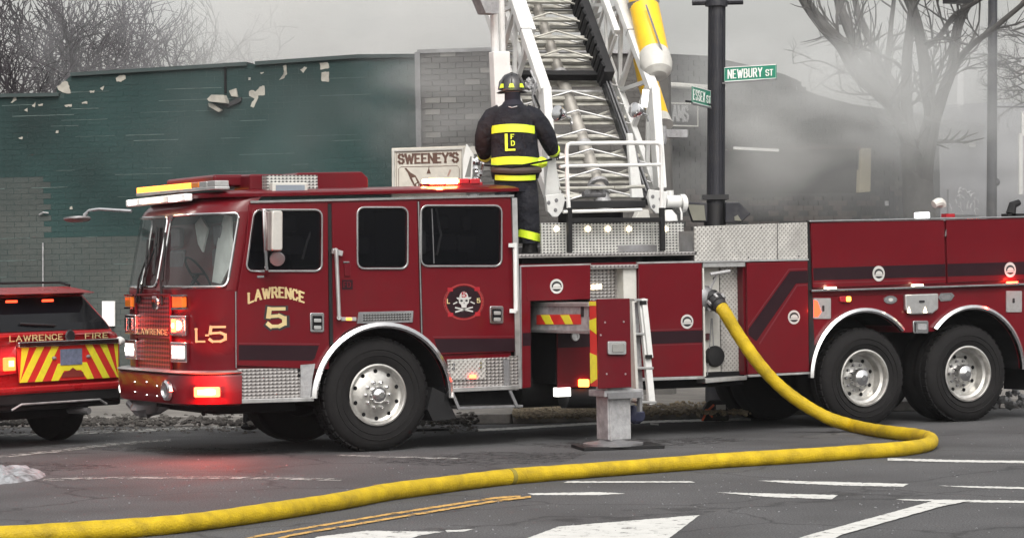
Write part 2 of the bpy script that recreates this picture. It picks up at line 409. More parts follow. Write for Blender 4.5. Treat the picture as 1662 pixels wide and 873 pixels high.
mb = MB(); mb.lathe([(.2, -.012), (.215, 0), (.2, .012), (.185, 0), (.2, -.012)], (-1.6, .72, 1.80), (.75, 0, .5), 28); mb.tube([(-1.6, .72, 1.8), (-1.72, .72, 1.62)], .02)
mb.tube([(-1.6, .54, 1.8), (-1.6, .9, 1.8)], .012); T_('steering_wheel', mb, M['black'], smooth=True)
mb = MB()
mb.prism([V((-1.5, .60, 1.72)), V((-1.5, .36, 1.70)), V((-1.46, .16, 1.9)), V((-1.42, .26, 2.36)), V((-1.42, .44, 2.38)), V((-1.47, .52, 2.1))], 0, .02, (1, 0, 0)); mb.prism([V((-1.5, .98, 2.1)), V((-1.5, .86, 2.02)), V((-1.46, .80, 2.25)), V((-1.46, 1.0, 2.37)), V((-1.5, 1.06, 2.3))], 0, .02, (1, 0, 0))
T_('pane_reflection', mb, mat('pale_reflection', (.75, .82, .78), .6, var=.15), 'pale greenish shapes added behind the near windscreen pane as its reflections')  # added pale shapes inside the cab, standing in for reflections on the glass
for a, b in ((.1, .42), (.42, .6)): pass
# --- windscreen panes with their chrome seals, wipers
gw = mat('windscreen_glass', (.03, .04, .042), .03, var=.3, scale=3, spec=.55, alpha=.36, dirt=.2, dirtcol=(.15, .17, .16))
def patch(t0, t1, z0, z1, off, n=14, r=.08):
    P = []; c = [(t0, z0), (t1, z0), (t1, z1), (t0, z1)]
    def pt(t, z): return plan(t, off, z)
    o = []
    rt = r/1.2
    for (t, z, st, sz, a0) in ((t0+rt, z0+r, -1, -1, 180), (t1-rt, z0+r, 1, -1, 270), (t1-rt, z1-r, 1, 1, 0), (t0+rt, z1-r, -1, 1, 90)):
        for j in range(5):
            a = math.radians(a0+90*j/4); o.append((t+rt*math.cos(a), z+r*math.sin(a)))
    # densify
    q = []
    for i, p in enumerate(o):
        nx = o[(i+1) % len(o)]; k = max(1, int(abs(nx[0]-p[0])/.08))
        for j in range(k): q.append((p[0]+(nx[0]-p[0])*j/k, p[1]+(nx[1]-p[1])*j/k))
    return q, [pt(*x) for x in q]
for t0, t1 in ((.14, tfory(1.06)), (tfory(1.16), 2.80)):
    q, loop = patch(t0, t1, 1.68, 2.385, .008)
    mb = MB(); n = 16; rows = 8; vs = []; rr = .08/1.2
    for i in range(n+1):
        t = t0+.012+(t1-t0-.024)*i/n
        for j in range(rows+1):
            z = 1.69+(2.375-1.69)*j/rows; vs.append(plan(t, .006, z))
    mb.add(vs, [(i*(rows+1)+j, (i+1)*(rows+1)+j, (i+1)*(rows+1)+j+1, i*(rows+1)+j+1) for i in range(n) for j in range(rows)])
    g = T_('windscreen', mb, gw, smooth=True)
    mb = MB(); mb.tube(loop+[loop[0]], .013, 6, cap=False); part('seal', mb, M['chrome'], g, smooth=True)
mb = MB(); mb.loft([[plan(tfory(y), .004, z) for y in (1.05, 1.09, 1.13, 1.17)] for z in (1.64, 2.0, 2.40)], closed=False, cap=False)
mb.loft([[plan(t, .004, z) for t in (0, .05, .1, .15)] for z in (1.64, 2.0, 2.40)], closed=False, cap=False)
mb.loft([[plan(t, .004, z) for t in (2.78, 2.85, 2.92, 3)] for z in (1.64, 2.0, 2.40)], closed=False, cap=False)
parts('windscreen_pillar', mb, M['red'], truck, smooth=True)
for (ta, za), (tb, zb) in (((tfory(1.62), 1.52), (tfory(1.30), 2.12)), ((tfory(.92), 1.50), (tfory(1.02), 2.06)), ((tfory(1.7), 1.52), (tfory(1.52), 2.0))):
    mb = MB(); mb.tube([plan(ta, .03, za), plan((ta+tb)/2, .05, (za+zb)/2), plan(tb, .03, zb)], [.014, .011, .008], 6)
    d = plan(tb, .02, zb); mb.bar(plan(tb-.05, .03, zb-.32), plan(tb+.06, .03, zb+.16), .02, .025); T_('wiper', mb, M['black'])
# --- roof
mb = MB()
def roofring(z, inset):
    out = [plan(t, -inset, 0)+V((inset*.2, 0, 0)) for t in TS]
    out = [V((max(p.x+.22, -1.9), min(max(p.y, inset), YB-inset), z)) for p in out]
    return out+[V((1.60-inset, YB-inset, z+.04)), V((1.60-inset, inset, z+.04))]
mb.loft([roofring(2.545, -.015), roofring(2.575, -.02), roofring(2.595, .02), roofring(2.61, .09), roofring(2.62, .2)])
T_('cab_roof', mb, M['red'], smooth=True)
mb = MB(); mb.bar(onY(293, 166.3, -.02), onY(602, 161.2, -.02), .02, .022); T_('roof_trim', mb, M['chrome'])
# --- doors, panels (proud of the shell, gaps left between them)
stripez = lambda u: 0
def door(name, pts, label=None, th=.016, par=truck, m='red'):
    return part(name, flat(pts, 0, th), M[m], par, label, bevel=.006)
fd = door('front_door', [(291, 168.2), (383.5, 167), (385, 304), (371, 304), (276.5, 301), (275, 252), (288, 200)])
cdr = door('crew_door', [(388, 166.8), (488, 165.2), (492, 276), (480, 270.5), (462, 266.3), (443, 265), (420, 267), (402, 274), (390, 284)])
rp = door('rear_cab_panel', [(491.5, 165.1), (598, 163.6), (604, 289.5), (514, 292), (506, 283), (495, 276)])
mb = MB(); mb.prism(poly([(383.6, 168), (387.8, 168), (389.8, 283), (386, 284)]), .001, .012, NY); T_('door_gap', mb, M['black'])
mb = MB(); mb.bar(onY(490, 166, -.018), onY(494, 276, -.018), .016, .014); mb.bar(onY(276, 240, -.014), onY(276.5, 303, -.014), .010, .012); T_('panel_seam', mb, M['chrome'])
mb = flat([(598.6, 163), (604.5, 163), (609.5, 320), (603.6, 320)], 0, .03); T_('cab_corner_trim', mb, M['alu'])
# windows
def window(par, u0, y0, u1, y1, r, skew=0, name='window'):
    p = rrect(u0, y0, u1, y1, r, 0, skew=skew); mb = MB(); mb.prism(p, .010, .022, NY)
    g = part(name, mb, M['cabglass'], par); mb = MB(); ringframe(mb, p, .018, .012, .034, NY); part('window_frame', mb, M['chrome'], g, bevel=.003)
    return g
window(fd, 288, 173.5, 375, 222.5, 7, skew=10)
window(cdr, 418.5, 171.5, 475.5, 220.5, 7)
window(rp, 493, 170, 585.5, 218.5, 7)
mb = MB(); mb.bar(onY(506, 172, -.027), onY(508.5, 217, -.027), .012, .006); T_('window_divider', mb, M['aludark'])
# cut real openings behind the panes, with seats inside
def cut(objs, polys, depth):
    mb = MB()
    for p in polys: mb.prism(p, .05, -depth, NY)
    me = bpy.data.meshes.new('c'); me.from_pydata(mb.v, [], mb.f); me.materials.append(M['dark']); c = bpy.data.objects.new('c', me); COL.objects.link(c)
    import bmesh
    bm = bmesh.new(); bm.from_mesh(me); bmesh.ops.recalc_face_normals(bm, faces=bm.faces); bm.to_mesh(me); bm.free()
    for o in objs:
        b = o.modifiers.new('cut', 'BOOLEAN'); b.operation = 'DIFFERENCE'; b.object = c; b.solver = 'EXACT'; b.material_mode = 'TRANSFER'
    bpy.context.view_layer.update(); dg = bpy.context.evaluated_depsgraph_get(); new = [(o, bpy.data.meshes.new_from_object(o.evaluated_get(dg))) for o in objs]
    for o, m_ in new: o.modifiers.clear(); o.data = m_
    bpy.data.objects.remove(c)
WN = [rrect(288.8, 174, 374.2, 222, 6, 0, skew=10), rrect(419.2, 172, 474.8, 220, 6), rrect(493.7, 170.5, 584.8, 218, 6)]
cut([CABBODY], WN, .75)
cut([fd, cdr, rp], WN, .05)
sg = mat('seat_cloth', (.030, .031, .036), .9, var=.3, bump=.4)
for i_, (x0, y0, w_) in enumerate(((-.78, .34, .34), (.0, .42, .30), (.92, .38, .34), (1.28, .5, .22))):
    mb = MB(); mb.box((x0-w_/2, y0, 1.98), (x0+w_/2, y0+.10, 2.16)); mb.box((x0-w_/2+.06, y0+.01, 2.20), (x0+w_/2-.06, y0+.09, 2.36)); parts('seat', mb, sg, truck, bevel=.03)
mb = MB(); mb.tube([V((.78, .2, 2.42)), V((.84, .22, 2.15)), V((.80, .25, 1.95))], .012, 6); mb.tube([V((-.50, .2, 2.40)), V((-.62, .25, 2.1)), V((-.66, .28, 1.93))], .012, 6); parts('seat_belt', mb, M['galv'], truck)
mb = MB(); mb.box((.55, .30, 1.96), (.72, .5, 2.2)); T_('air_pack', mb, M['aludark'], bevel=.03)
# stripes
for pts in ([(279, 284), (373, 284.5), (368, 295), (365, 297), (279, 296.5)], ):
    T_('stripe', flat(pts, .0162, .0180), M['stripe'])
T_('stripe', flat([(508, 279), (602.5, 278.5), (603, 289), (514, 290.5), (511, 286)], .0162, .0180), M['stripe'])
mb = flat([(279, 282.3), (374, 282.8), (374, 283.6), (279, 283.2)], .0162, .0175); flat([(506, 277), (602.5, 276.5), (602.5, 277.3), (507, 277.9)], .0162, .0175, mb=mb)
T_('pinstripe', mb, M['stripeedge'])
# lettering on the cab side
P = onY(291.5, 249.5, -.0165); R = (onY(356, 249.0, -.0165)-P)
mb = MB(); write(mb, 'LAWRENCE', P, R, (0, 0, 1), .092, R.length, t=.22, serif=.30, arc=.055, gap=.30); T_('lettering', mb, M['gold'])
P = onY(314, 268.8, -.0165); R = (onY(335.5, 268.5, -.0165)-P)
mb = MB(); write(mb, '5', P+V((-.01, 0, -.01)), R, (0, 0, 1), .185, R.length+.01, t=.36, d=.002); T_('number_shadow', mb, M['ink'])
mb = MB(); write(mb, '5', P, R, (0, 0, 1), .17, R.length-.02, t=.25, d=.005); T_('number', mb, M['gold'])
# L·5 on the nose corner
mb = MB()
for ch, t0, wd in (('L', .60, .10), ('·', .485, .05), ('5', .40, .16)):
    p = plan(t0, .010, 1.145); e = plan(t0-.1, .010, 1.145)-p
    write(mb, ch, p, e, (0, 0, 1), .12 if ch != '5' else .14, wd, t=.2, d=.004, serif=.3 if ch == 'L' else 0)
T_('lettering', mb, M['gold'])
# door handles
for (u0, y0, u1, y1) in ((362, 257.5, 378.5, 273.5), (572.5, 252, 588.5, 266.5)):
    p = rrect(u0, y0, u1, y1, 2); mb = MB(); mb.prism(p, .014, .034, NY); h = T_('door_handle', mb, M['chrome'], bevel=.005)
    mb = MB(); mb.prism(rrect(u0+2.5, y0+2.5, u1-2.5, y1-2, 1), .034, .0355, NY); part('recess', mb, M['dark'], h)
    for f in (.42, .78):
        ym = y0+(y1-y0)*f; mb = MB(); mb.prism(rrect(u0+4, ym-1.8, u1-4, ym+1.2, 1), .035, .05, NY); part('lever', mb, M['alu'], h, bevel=.004)
# grab rails
mb = MB()
mb.tube([onY(393, 206, -.02), onY(394, 206, -.08), onY(394.3, 207, -.09)], .022, 8); mb.tube([onY(394, 205.5, -.09), onY(397.5, 262, -.09)], .020, 10); mb.tube([onY(397.5, 261.5, -.01), onY(397.5, 261.5, -.10)], .024, 8)
mb.bar(onY(389, 206.5, -.05), onY(401, 208.8, -.05), .03, .05); T_('grab_rail', mb, M['alu'], smooth=True)
mb = MB(); mb.tube([onY(603.5, 200, -.08), onY(604.5, 256, -.08)], .022, 10); mb.bar(onY(597, 202, -.04), onY(604, 202, -.09), .05, .04); mb.bar(onY(598, 256, -.04), onY(605, 256, -.09), .04, .04)
T_('grab_rail', mb, M['white'], smooth=True)
# small fittings on the crew door
mb = flat([(402, 217), (409.5, 217), (409.5, 227.5), (402.5, 227.5)], .016, .03); T_('lock_box', mb, M['red2'], bevel=.004)
mb = flat([(401, 215.3), (408, 215.3), (408, 216.3), (401, 216.3)], .016, .03); T_('lock_tab', mb, M['chrome'])
mb = flat([(400, 230.5), (412.5, 230.5), (412.5, 238.5), (400, 238.5)], .016, .019); b_ = T_('notice', mb, M['stripe'])
mb = MB(); write(mb, 'FD', onY(403, 236.5, -.0192), (1, 0, 0), (0, 0, 1), .05, .07, t=.2, d=.002); part('print', mb, M['red2'], b_)
mb = flat([(399, 261.2), (416.5, 261.2), (416.5, 264.2), (399, 264.2)], .014, .028); t_ = T_('marker_light', mb, M['alu'], bevel=.004)
mb = flat([(404.5, 261.6), (410.5, 261.6), (410.5, 263.8), (404.5, 263.8)], .029, .036); part('lens', mb, M['lamber'], t_)
mb = flat([(419, 257), (483, 256), (482, 265.5), (417, 266.5)], .014, .036); v = T_('vent_grille', mb, M['aludark'], bevel=.005)
mb = flat([(424, 258.3), (480, 257.5), (479, 264), (424, 265)], .0362, .038); part('mesh', mb, tread_mat('vent_mesh', (.20, .20, .20), (.02, .02, .02), .03, .025), v)
# round emblem with skull
EC = onY(543.5, 248.6, -.0165); ER = .205
def disc(rx, rz, a, b, c=EC, n=36, mb=None):
    mb = mb or MB(); mb.prism([c+V((rx*math.cos(2*math.pi*i/n), 0, rz*math.sin(2*math.pi*i/n))) for i in range(n)], a, b, NY); return mb
def ring2(c, r0x, r0z, wd, a, b, mb, n=36): ringframe(mb, [c+V((r0x*math.cos(2*math.pi*i/n), 0, r0z*math.sin(2*math.pi*i/n))) for i in range(n)], wd, a, b, NY)
mb = MB(); ring2(EC, .222, .178, .006, 0, .002, mb)
for a in range(0, 360, 12): mb.obox(EC+V((.212*math.cos(math.radians(a)), -.001, .173*math.sin(math.radians(a)))), V((.008, 0, 0)), V((0, .001, 0)), V((0, 0, .005)))
T_('emblem_halo', mb, mat('faded_red_print', (.20, .02, .02), .5), kind='stuff')
mb = disc(.190, .158, 0, .002); em = T_('emblem', mb, M['stripe'], 'black oval emblem with a white skull in a helmet, crossed tools and red border')
mb = MB(); ring2(EC, .20, .170, .012, 0, .003, mb); part('border', mb, mat('emblem_red', (.26, .015, .015), .5), em)
mb = MB()
for a in range(0, 360, 45):
    if a % 90: mb.obox(EC+V((.215*math.cos(math.radians(a)), -.003, .18*math.sin(math.radians(a)))), V((.03, 0, 0)), V((0, .002, 0)), V((0, 0, .02)))
part('border_mark', mb, M['lensred'], em)
mb = MB()
mb.prism([EC+V(p) for p in ((-.06,0,.04),(.06,0,.04),(.055,0,-.01),(.03,0,-.03),(.026,0,-.06),(-.026,0,-.06),(-.03,0,-.03),(-.055,0,-.01))], .002, .005, NY)
mb.prism([EC+V((.05*math.cos(math.radians(a)), 0, .04+.065*math.sin(math.radians(a)))) for a in range(0, 181, 20)], .002, .0052, NY)
mb.prism([EC+V(p) for p in ((-.085,0,.045),(.085,0,.045),(.07,0,.028),(-.07,0,.028))], .0021, .0058, NY)
for s in (-1, 1):
    mb.bar(EC+V((-.10*s, -.003, -.10)), EC+V((.10*s, -.003, -.055)), .003, .014)
    mb.bar(EC+V((s*.12, -.003, -.02)), EC+V((s*.075, -.003, .0)), .003, .012)
part('skull', mb, mat('worn_white_print', (.42, .41, .40), .6), em)
mb = MB()
for s in (-1, 1): mb.prism([EC+V((s*.028+.016*math.cos(a), 0, .012+.012*math.sin(a))) for a in [i*math.pi/4 for i in range(8)]], .006, .0066, NY)
mb.prism([EC+V(p) for p in ((-.007,0,-.02),(.007,0,-.02),(0,0,-.002))], .006, .0066, NY)
part('eye_socket', mb, M['ink'], em)
mb = MB(); write(mb, '5', EC+V((-.022, -.0055, .05)), (1, 0, 0), (0, 0, 1), .045, .044, t=.25, d=.002); part('number', mb, M['lensred'], em)
mb = MB(); write(mb, 'L', EC+V((-.185, -.002, -.01)), (1, 0, 0), (0, 0, 1), .04, .025, t=.25, d=.002); write(mb, '5', EC+V((.15, -.002, -.01)), (1, 0, 0), (0, 0, 1), .04, .03, t=.25, d=.002)
part('lettering', mb, M['gold'], em)
# lower cab: tread plate boxes and steps
mb = flat([(277.5, 303.5), (362, 303.5), (361.5, 328), (277.5, 329.5)], 0, .02); T_('tread_plate', mb, M['plate'])
mb = flat([(351, 300.5), (368, 299.5), (364.5, 312), (362.5, 327), (351, 327)], .02, .03); T_('side_vent', mb, M['galv'])
for u, y in ((350.3, 305), (350.3, 309.3), (302, 305), (324, 305), (345, 305)):
    mb = MB(); mb.lathe([(.018 if u > 350 else .009, 0), (.014 if u > 350 else .007, .008), (0, .008)], onY(u, y, -.02), NY, 10); T_('rivet', mb, M['dark'] if u > 350 else M['aludark'])
mb = flat([(276, 328.8), (366, 327), (366, 330.4), (276, 332.4)], -.1, .045); T_('step_edge', mb, M['alu'], bevel=.006)
mb = flat([(523, 296), (599, 294), (600, 318.5), (529, 320)], 0, .012); T_('tread_plate', mb, M['plate'])
mb = flat([(527, 296.5), (568, 295.8), (568, 312.3), (527, 312.6)], .012, .024); T_('step_box_lid', mb, M['grid'], bevel=.003)
for u, y in ((531.5, 300), (531.5, 303.5), (562.8, 299), (562.8, 302.3)):
    mb = MB(); mb.lathe([(.02, 0), (.014, .012), (0, .012)], onY(u, y, -.024), NY, 12); T_('latch', mb, M['chrome'], smooth=True)
mb = flat([(589, 296), (596, 296), (597, 317), (590, 317)], .012, .02); T_('step_box_gap', mb, M['aludark'])
mb = flat([(595.5, 293), (605, 292.8), (606, 321.2), (596.5, 321.5)], .012, .04); T_('corner_plate', mb, M['plate'])
mb = flat([(526, 319.3), (605.5, 317), (605.5, 320.6), (527, 323)], -.1, .05); T_('step_edge', mb, M['alu'], bevel=.006)
mb = flat([(548.5, 308.5), (556.5, 308.5), (556.5, 311.5), (548.5, 311.5)], .024, .04); T_('step_light', mb, M['lred'], bevel=.004)
mb = flat([(535, 323), (604, 321), (608, 333), (545, 334)], -.3, -.15); T_('hanging_step', mb, M['dark'])
mb = flat([(537, 335), (612, 333.4), (612, 335.4), (537, 337.2)], -.3, .02); T_('step_tread', mb, M['aludark'], bevel=.004)
for a, b in (((529, 322), (538, 337)), ((597, 321), (606, 335))):
    mb = MB(); mb.bar(onY(*a, -.03), onY(*b, -.03), .02, .03); T_('step_bracket', mb, M['aludark'])
# arches
def arch(cx, cz, rx, rz, a0, a1, w, name='wheel_arch_trim', n=28):
    mb = MB(); pin = archpts(cx, cz, rx, rz, a0, a1, n); k = n+1; vs = []
    for i, p in enumerate(pin):
        a = math.radians(a0+(a1-a0)*i/n); d = V((math.cos(a), 0, math.sin(a)))
        for q, yy in ((0, .0), (0, -.07), (w*.35, -.085), (w, -.06), (w, 0)): vs.append(p+d*q+V((0, yy, 0)))
    fs = [(i*5+j, i*5+(j+1) % 5, (i+1)*5+(j+1) % 5, (i+1)*5+j) for i in range(n) for j in range(5)]
    fs += [(4, 3, 2, 1, 0), tuple(n*5+j for j in range(5))]
    mb.add(vs, fs); return T_(name, mb, M['chrome'], smooth=True)
arch(ACX, ACZ, ARX, ARZ, 178, -2, .055)
def liner(cx, cz, rx, rz, a0=185, a1=-5, n=16):
    mb = MB(); vs = []
    for p in archpts(cx, cz, rx-.004, rz-.004, a0, a1, n): vs += [p+V((0, .01, 0)), p+V((0, .85, 0))]
    mb.add(vs, [(i*2, i*2+1, i*2+3, i*2+2) for i in range(n)]); mb.prism(archpts(cx, cz, rx, rz, a0, a1, n), .84, .86, (0, 1, 0))
    return T_('wheel_arch_liner', mb, M['dark'])
liner(ACX, ACZ, ARX, ARZ)
mb = MB(); mb.prism([V((.62, 0, .62)), V((.76, 0, .55)), V((.88, 0, .30)), V((.62, 0, .28)), V((.56, 0, .40))], -.02, -.42, NY); T_('mud_flap', mb, M['black'])
# --- wheels
def wheel(c, R, wd, rim, style, depth_dir=1):
    """c = centre of the outer face, axis along +Y into the truck"""
    c = V(c); wn = T_name = 'wheel'
    mb = MB(); s = []
    prof = [(rim+.004, .05), (rim+.012, .012), (rim+.05, -.006), (R*.74, -.016), (R*.86, -.008), (R*.93, .012), (R*.97, .03), (R, .062)]
    prof += [(R-.004, wd-.06), (R*.95, wd-.02), (R*.8, wd), (rim, wd-.03), (rim-.02, wd-.1)]
    mb.lathe(prof, c, (0, 1, 0), 56)
    o = T_(wn, mb, M['tyre'], smooth=True, edge=30)
    mb = MB()
    for k in range(44):                        # shoulder blocks of the tread
        a = 2*math.pi*k/44
        for (y0, y1, off) in ((.05, .12, 0), (.15, .24, .07), (wd-.14, wd-.06, 0)):
            aa = a+off; d = V((math.cos(aa), 0, math.sin(aa))); t = V((-math.sin(aa), 0, math.cos(aa)))
            mb.obox(c+d*(R+.002)+V((0, (y0+y1)/2, 0)), t*R*.052, V((0, (y1-y0)/2, 0)), d*.008)
    part('tread', mb, M['tyre'], o, kind='stuff')
    mb = MB()
    for rr in (R*.70, R*.80): mb.lathe([(rr-.006, -.014), (rr, -.021), (rr+.006, -.014)], c+V((0, -.0, 0)), (0, 1, 0), 48)
    part('sidewall_ring', mb, M['tyre'], o, smooth=True)
    mb = MB()
    if style == 'steer':
        mb.lathe([(rim+.008, .004), (rim+.012, -.010), (rim-.004, -.014), (rim-.018, 0), (rim-.03, .035), (rim-.055, .05), (rim-.10, .035), (rim-.145, .020), (.10, .016), (.0, .016)], c, (0, 1, 0), 48)
        part('rim', mb, M['rim'], o, smooth=True)
        mb = MB()
        for k in range(10):
            a = 2*math.pi*(k+.5)/10; mb.lathe([(.021, 0), (.017, .004), (0, .004)], c+V((math.cos(a)*(rim-.062), .0405, math.sin(a)*(rim-.062))), (0, -1, 0), 12)
        parts('hand_hole', mb, M['dark'], o)
        mb = MB(); mb.lathe([(.088, 0), (.088, -.05), (.07, -.085), (.045, -.105), (.03, -.11), (.03, -.12), (0, -.12)], c+V((0, .02, 0)), (0, 1, 0), 28); part('hub', mb, M['chrome'], o, smooth=True)
        for k in range(10):
            a = 2*math.pi*k/10; mb = MB(); mb.lathe([(.019, 0), (.017, -.035), (.008, -.045), (0, -.045)], c+V((math.cos(a)*.128, .02, math.sin(a)*.128)), (0, 1, 0), 8); part('wheel_nut', mb, M['chrome'], o, smooth=True)
    else:
        mb.lathe([(rim+.008, .004), (rim+.012, -.010), (rim-.004, -.014), (rim-.016, 0), (rim-.022, .05), (rim-.05, .065), (rim-.055, .15), (rim-.06, .165), (.19, .17), (.17, .155), (.10, .155), (0, .155)], c, (0, 1, 0), 48)
        part('rim', mb, M['rim'], o, smooth=True)
        mb = MB()
        for k in range(8):
            a = 2*math.pi*(k+.4)/8; mb.lathe([(.022, 0), (.018, .004), (0, .004)], c+V((math.cos(a)*.195, .160, math.sin(a)*.195)), (0, -1, 0), 12)
        parts('hand_hole', mb, M['dark'], o)
        mb = MB(); mb.lathe([(.105, .03), (.10, -.05), (.085, -.085), (.055, -.10), (.03, -.105), (.03, -.118), (0, -.118)], c+V((0, .12, 0)), (0, 1, 0), 28); part('hub', mb, M['chrome'], o, smooth=True)
        for k in range(10):
            a = 2*math.pi*k/10; mb = MB(); mb.lathe([(.016, 0), (.014, -.03), (0, -.03)], c+V((math.cos(a)*.142, .155, math.sin(a)*.142)), (0, 1, 0), 8); part('wheel_nut', mb, M['aludark'], o)
    return o
RF, RR = .565, .535
wf = wheel((.02, .03, RF), RF, .40, .298, 'steer')
w2 = wheel((5.83, .03, RR), RR, .30, .300, 'dual'); w3 = wheel((7.21, .03, RR), RR, .30, .300, 'dual')
def plainwheel(c, R, wd):
    mb = MB(); mb.lathe([(.05, .1), (.29, .08), (.30, .01), (R*.8, 0), (R*.95, .02), (R, .06), (R, wd-.06), (R*.95, wd-.02), (R*.8, wd), (.3, wd-.01), (.28, wd-.1), (.05, wd-.1)], c, (0, 1, 0), 40)
    return T_('wheel', mb, M['tyre'], smooth=True)
plainwheel((.02, YB-.43, RF), RF, .40)
for x in (5.83, 7.21):
    plainwheel((x, .36, RR), RR, .28); plainwheel((x, YB-.33, RR), RR, .30); plainwheel((x, YB-.65, RR), RR, .28)
# --- chassis
mb = MB()
for y in (.75, 1.6): mb.box((-1.75, y, .66), (8.3, y+.1, .92))
for x in (-.9, 1.1, 2.2, 3.4, 4.6, 6.5, 7.8): mb.box((x, .8, .70), (x+.12, 1.65, .86))
T_('chassis_frame', mb, M['dark'])
mb = MB()
for x, R in ((.02, RF), (5.83, RR), (7.21, RR)): mb.tube([(x, .5, R), (x, YB-.5, R)], .09, 10); mb.blob((x, 1.22, R), .2, .25, .2)
parts('axle', mb, M['dark'], truck, smooth=True)
mb = MB(); mb.tube([(1.9, .75, .55), (2.75, .75, .55)], .22, 18); T_('fuel_tank', mb, M['black'], smooth=True)
mb = MB(); mb.box((2.95, .12, .50), (4.35, 1.1, .66)); mb.box((.9, .5, .4), (1.5, 1.9, .6)); mb.box((-1.6, .3, .42), (-.75, 2.1, .62)); parts('underbody_box', mb, M['dark'], truck, bevel=.02)
mb = MB(); mb.box((-1.5, .9, .52), (1.4, 1.5, 1.3)); T_('engine_block', mb, M['dark'])
# --- nose: grille, headlight clusters, bumper
mb = MB(); z0, z1 = .86, 1.58
mb.loft([[plan(tfory(y), .012, z) for y in (.72, 1.0, 1.22, 1.5, 1.72)] for z in (.80, 1.1, 1.4, 1.60)], closed=False, cap=False)
gr = T_('grille', mb, tread_mat('grille_mesh', (.30, .05, .06), (.012, .01, .012), .05, .045, rough=.35, metal=.5, holefrac=.05))
mb = MB()
for z in (.80, 1.17, 1.60): mb.bar(plan(tfory(.70), .025, z), plan(tfory(1.74), .025, z), .03, .022)
for y in (.70, 1.74): mb.bar(plan(tfory(y), .025, .8), plan(tfory(y), .025, 1.6), .03, .025)
part('grille_surround', mb, M['red2'], gr, bevel=.004)
mb = MB(); write(mb, 'LAWRENCE', V((-1.91, 1.68, 1.205)), (0, -1, 0), (0, 0, 1), .05, .9, t=.2, gap=.3, d=.004, serif=.25); part('lettering', mb, M['gold'], gr)
mb = MB(); mb.lathe([(.09, 0), (.085, .015), (.05, .02), (0, .02)], (-1.893, 1.16, 1.53), (-1, 0, 0), 20); part('badge', mb, M['chrome'], gr, smooth=True)
def cluster(tc, lit):
    def P(dt, z, off): return plan(tc+dt, off, z)
    for zc, kind in ((1.30, 'top'), (1.04, 'low')):
        mb = MB(); n = 5
        mb.loft([[P(-.17+.34*i/n, zc-.10, o) for i in range(n+1)]+[P(.17-.34*i/n, zc+.10, o) for i in range(n+1)] for o in (.004, .055)])
        b = T_('headlight_bezel', mb, M['chrome'], bevel=.012)
        for s in (-1, 1):
            mb = MB(); c = P(.075*s, zc, .058); nx = (P(.075*s, zc, .1)-P(.075*s, zc, 0)).normalized()
            t = nx.cross(_z); mb.obox(c, t*.05, _z*.065, nx*.006)
            m = M['lhead'] if kind == 'low' else M['chrome']
            if kind == 'top' and lit and s == 1: m = M['lred']
            q_ = part('lamp', mb, m, b, bevel=.004)
            if kind == 'low' or m is M['lred']: mb = MB(); mb.lathe([(.026, 0), (.022, .006), (0, .008)], c+nx*.007, nx, 12); part('bulb', mb, M['lwhite'] if kind == 'low' else M['lcore'], b)
    mb = MB(); c = P(-.02, 1.53, .03); nx = (P(0, 1.5, .1)-P(0, 1.5, 0)).normalized(); t = nx.cross(_z)
    mb.obox(c, t*.10, _z*.055, nx*.03); o = T_('turn_signal', mb, M['amber'], bevel=.01)
    mb = MB(); mb.obox(c+_z*.065, t*.11, _z*.008, nx*.035); mb.obox(c-_z*.065, t*.11, _z*.008, nx*.035); part('signal_trim', mb, M['chrome'], o)
cluster(1.0-.10, True); cluster(2.02, False)
def bump(t, z, off): p = plan(t, off, 0); return V((p.x, p.y, z))
mb = MB(); tt = [.0]+TS[1:]
mb.loft([[bump(t, z, o) for t in TS] for z, o in ((.52, .05), (.54, .11), (.80, .13), (.82, .12), (.83, .02))], closed=False, cap=False)
bp_ = T_('bumper', mb, M['red'], smooth=True)
mb = MB(); mb.loft([[bump(t, z, o) for t in TS] for z, o in ((.825, .10), (.845, .145), (.86, .10), (.86, .0))], closed=False, cap=False); part('bumper_top_plate', mb, M['alu'], bp_, smooth=True)
for t, z in ((1.72, .72), (1.72, .62), (1.22, .70), (1.22, .60), (1.45, .6), (1.45, .73)):
    mb = MB(); mb.lathe([(.012, 0), (.008, .01), (0, .01)], bump(t, z, .125), (-1, 0, 0), 8); part('bolt', mb, M['chrome'], bp_)
mb = MB(); mb.lathe([(.105, 0), (.10, .03), (.075, .04), (.06, .02), (.03, .015), (0, .015)], bump(.97, .67, .13), (-1, -.1, 0), 28); hn = part('horn_speaker', mb, M['chrome'], bp_, smooth=True)
mb = MB()
for y in (2.12, 2.28):
    mb.lathe([(.045, 0), (.05, .03), (.0, .035)], (-1.86 if y > 2.2 else -1.93, y, .64), (-1, .1, 0), 16)
part('fog_lamp', mb, M['lwhite'], bp_, smooth=True)
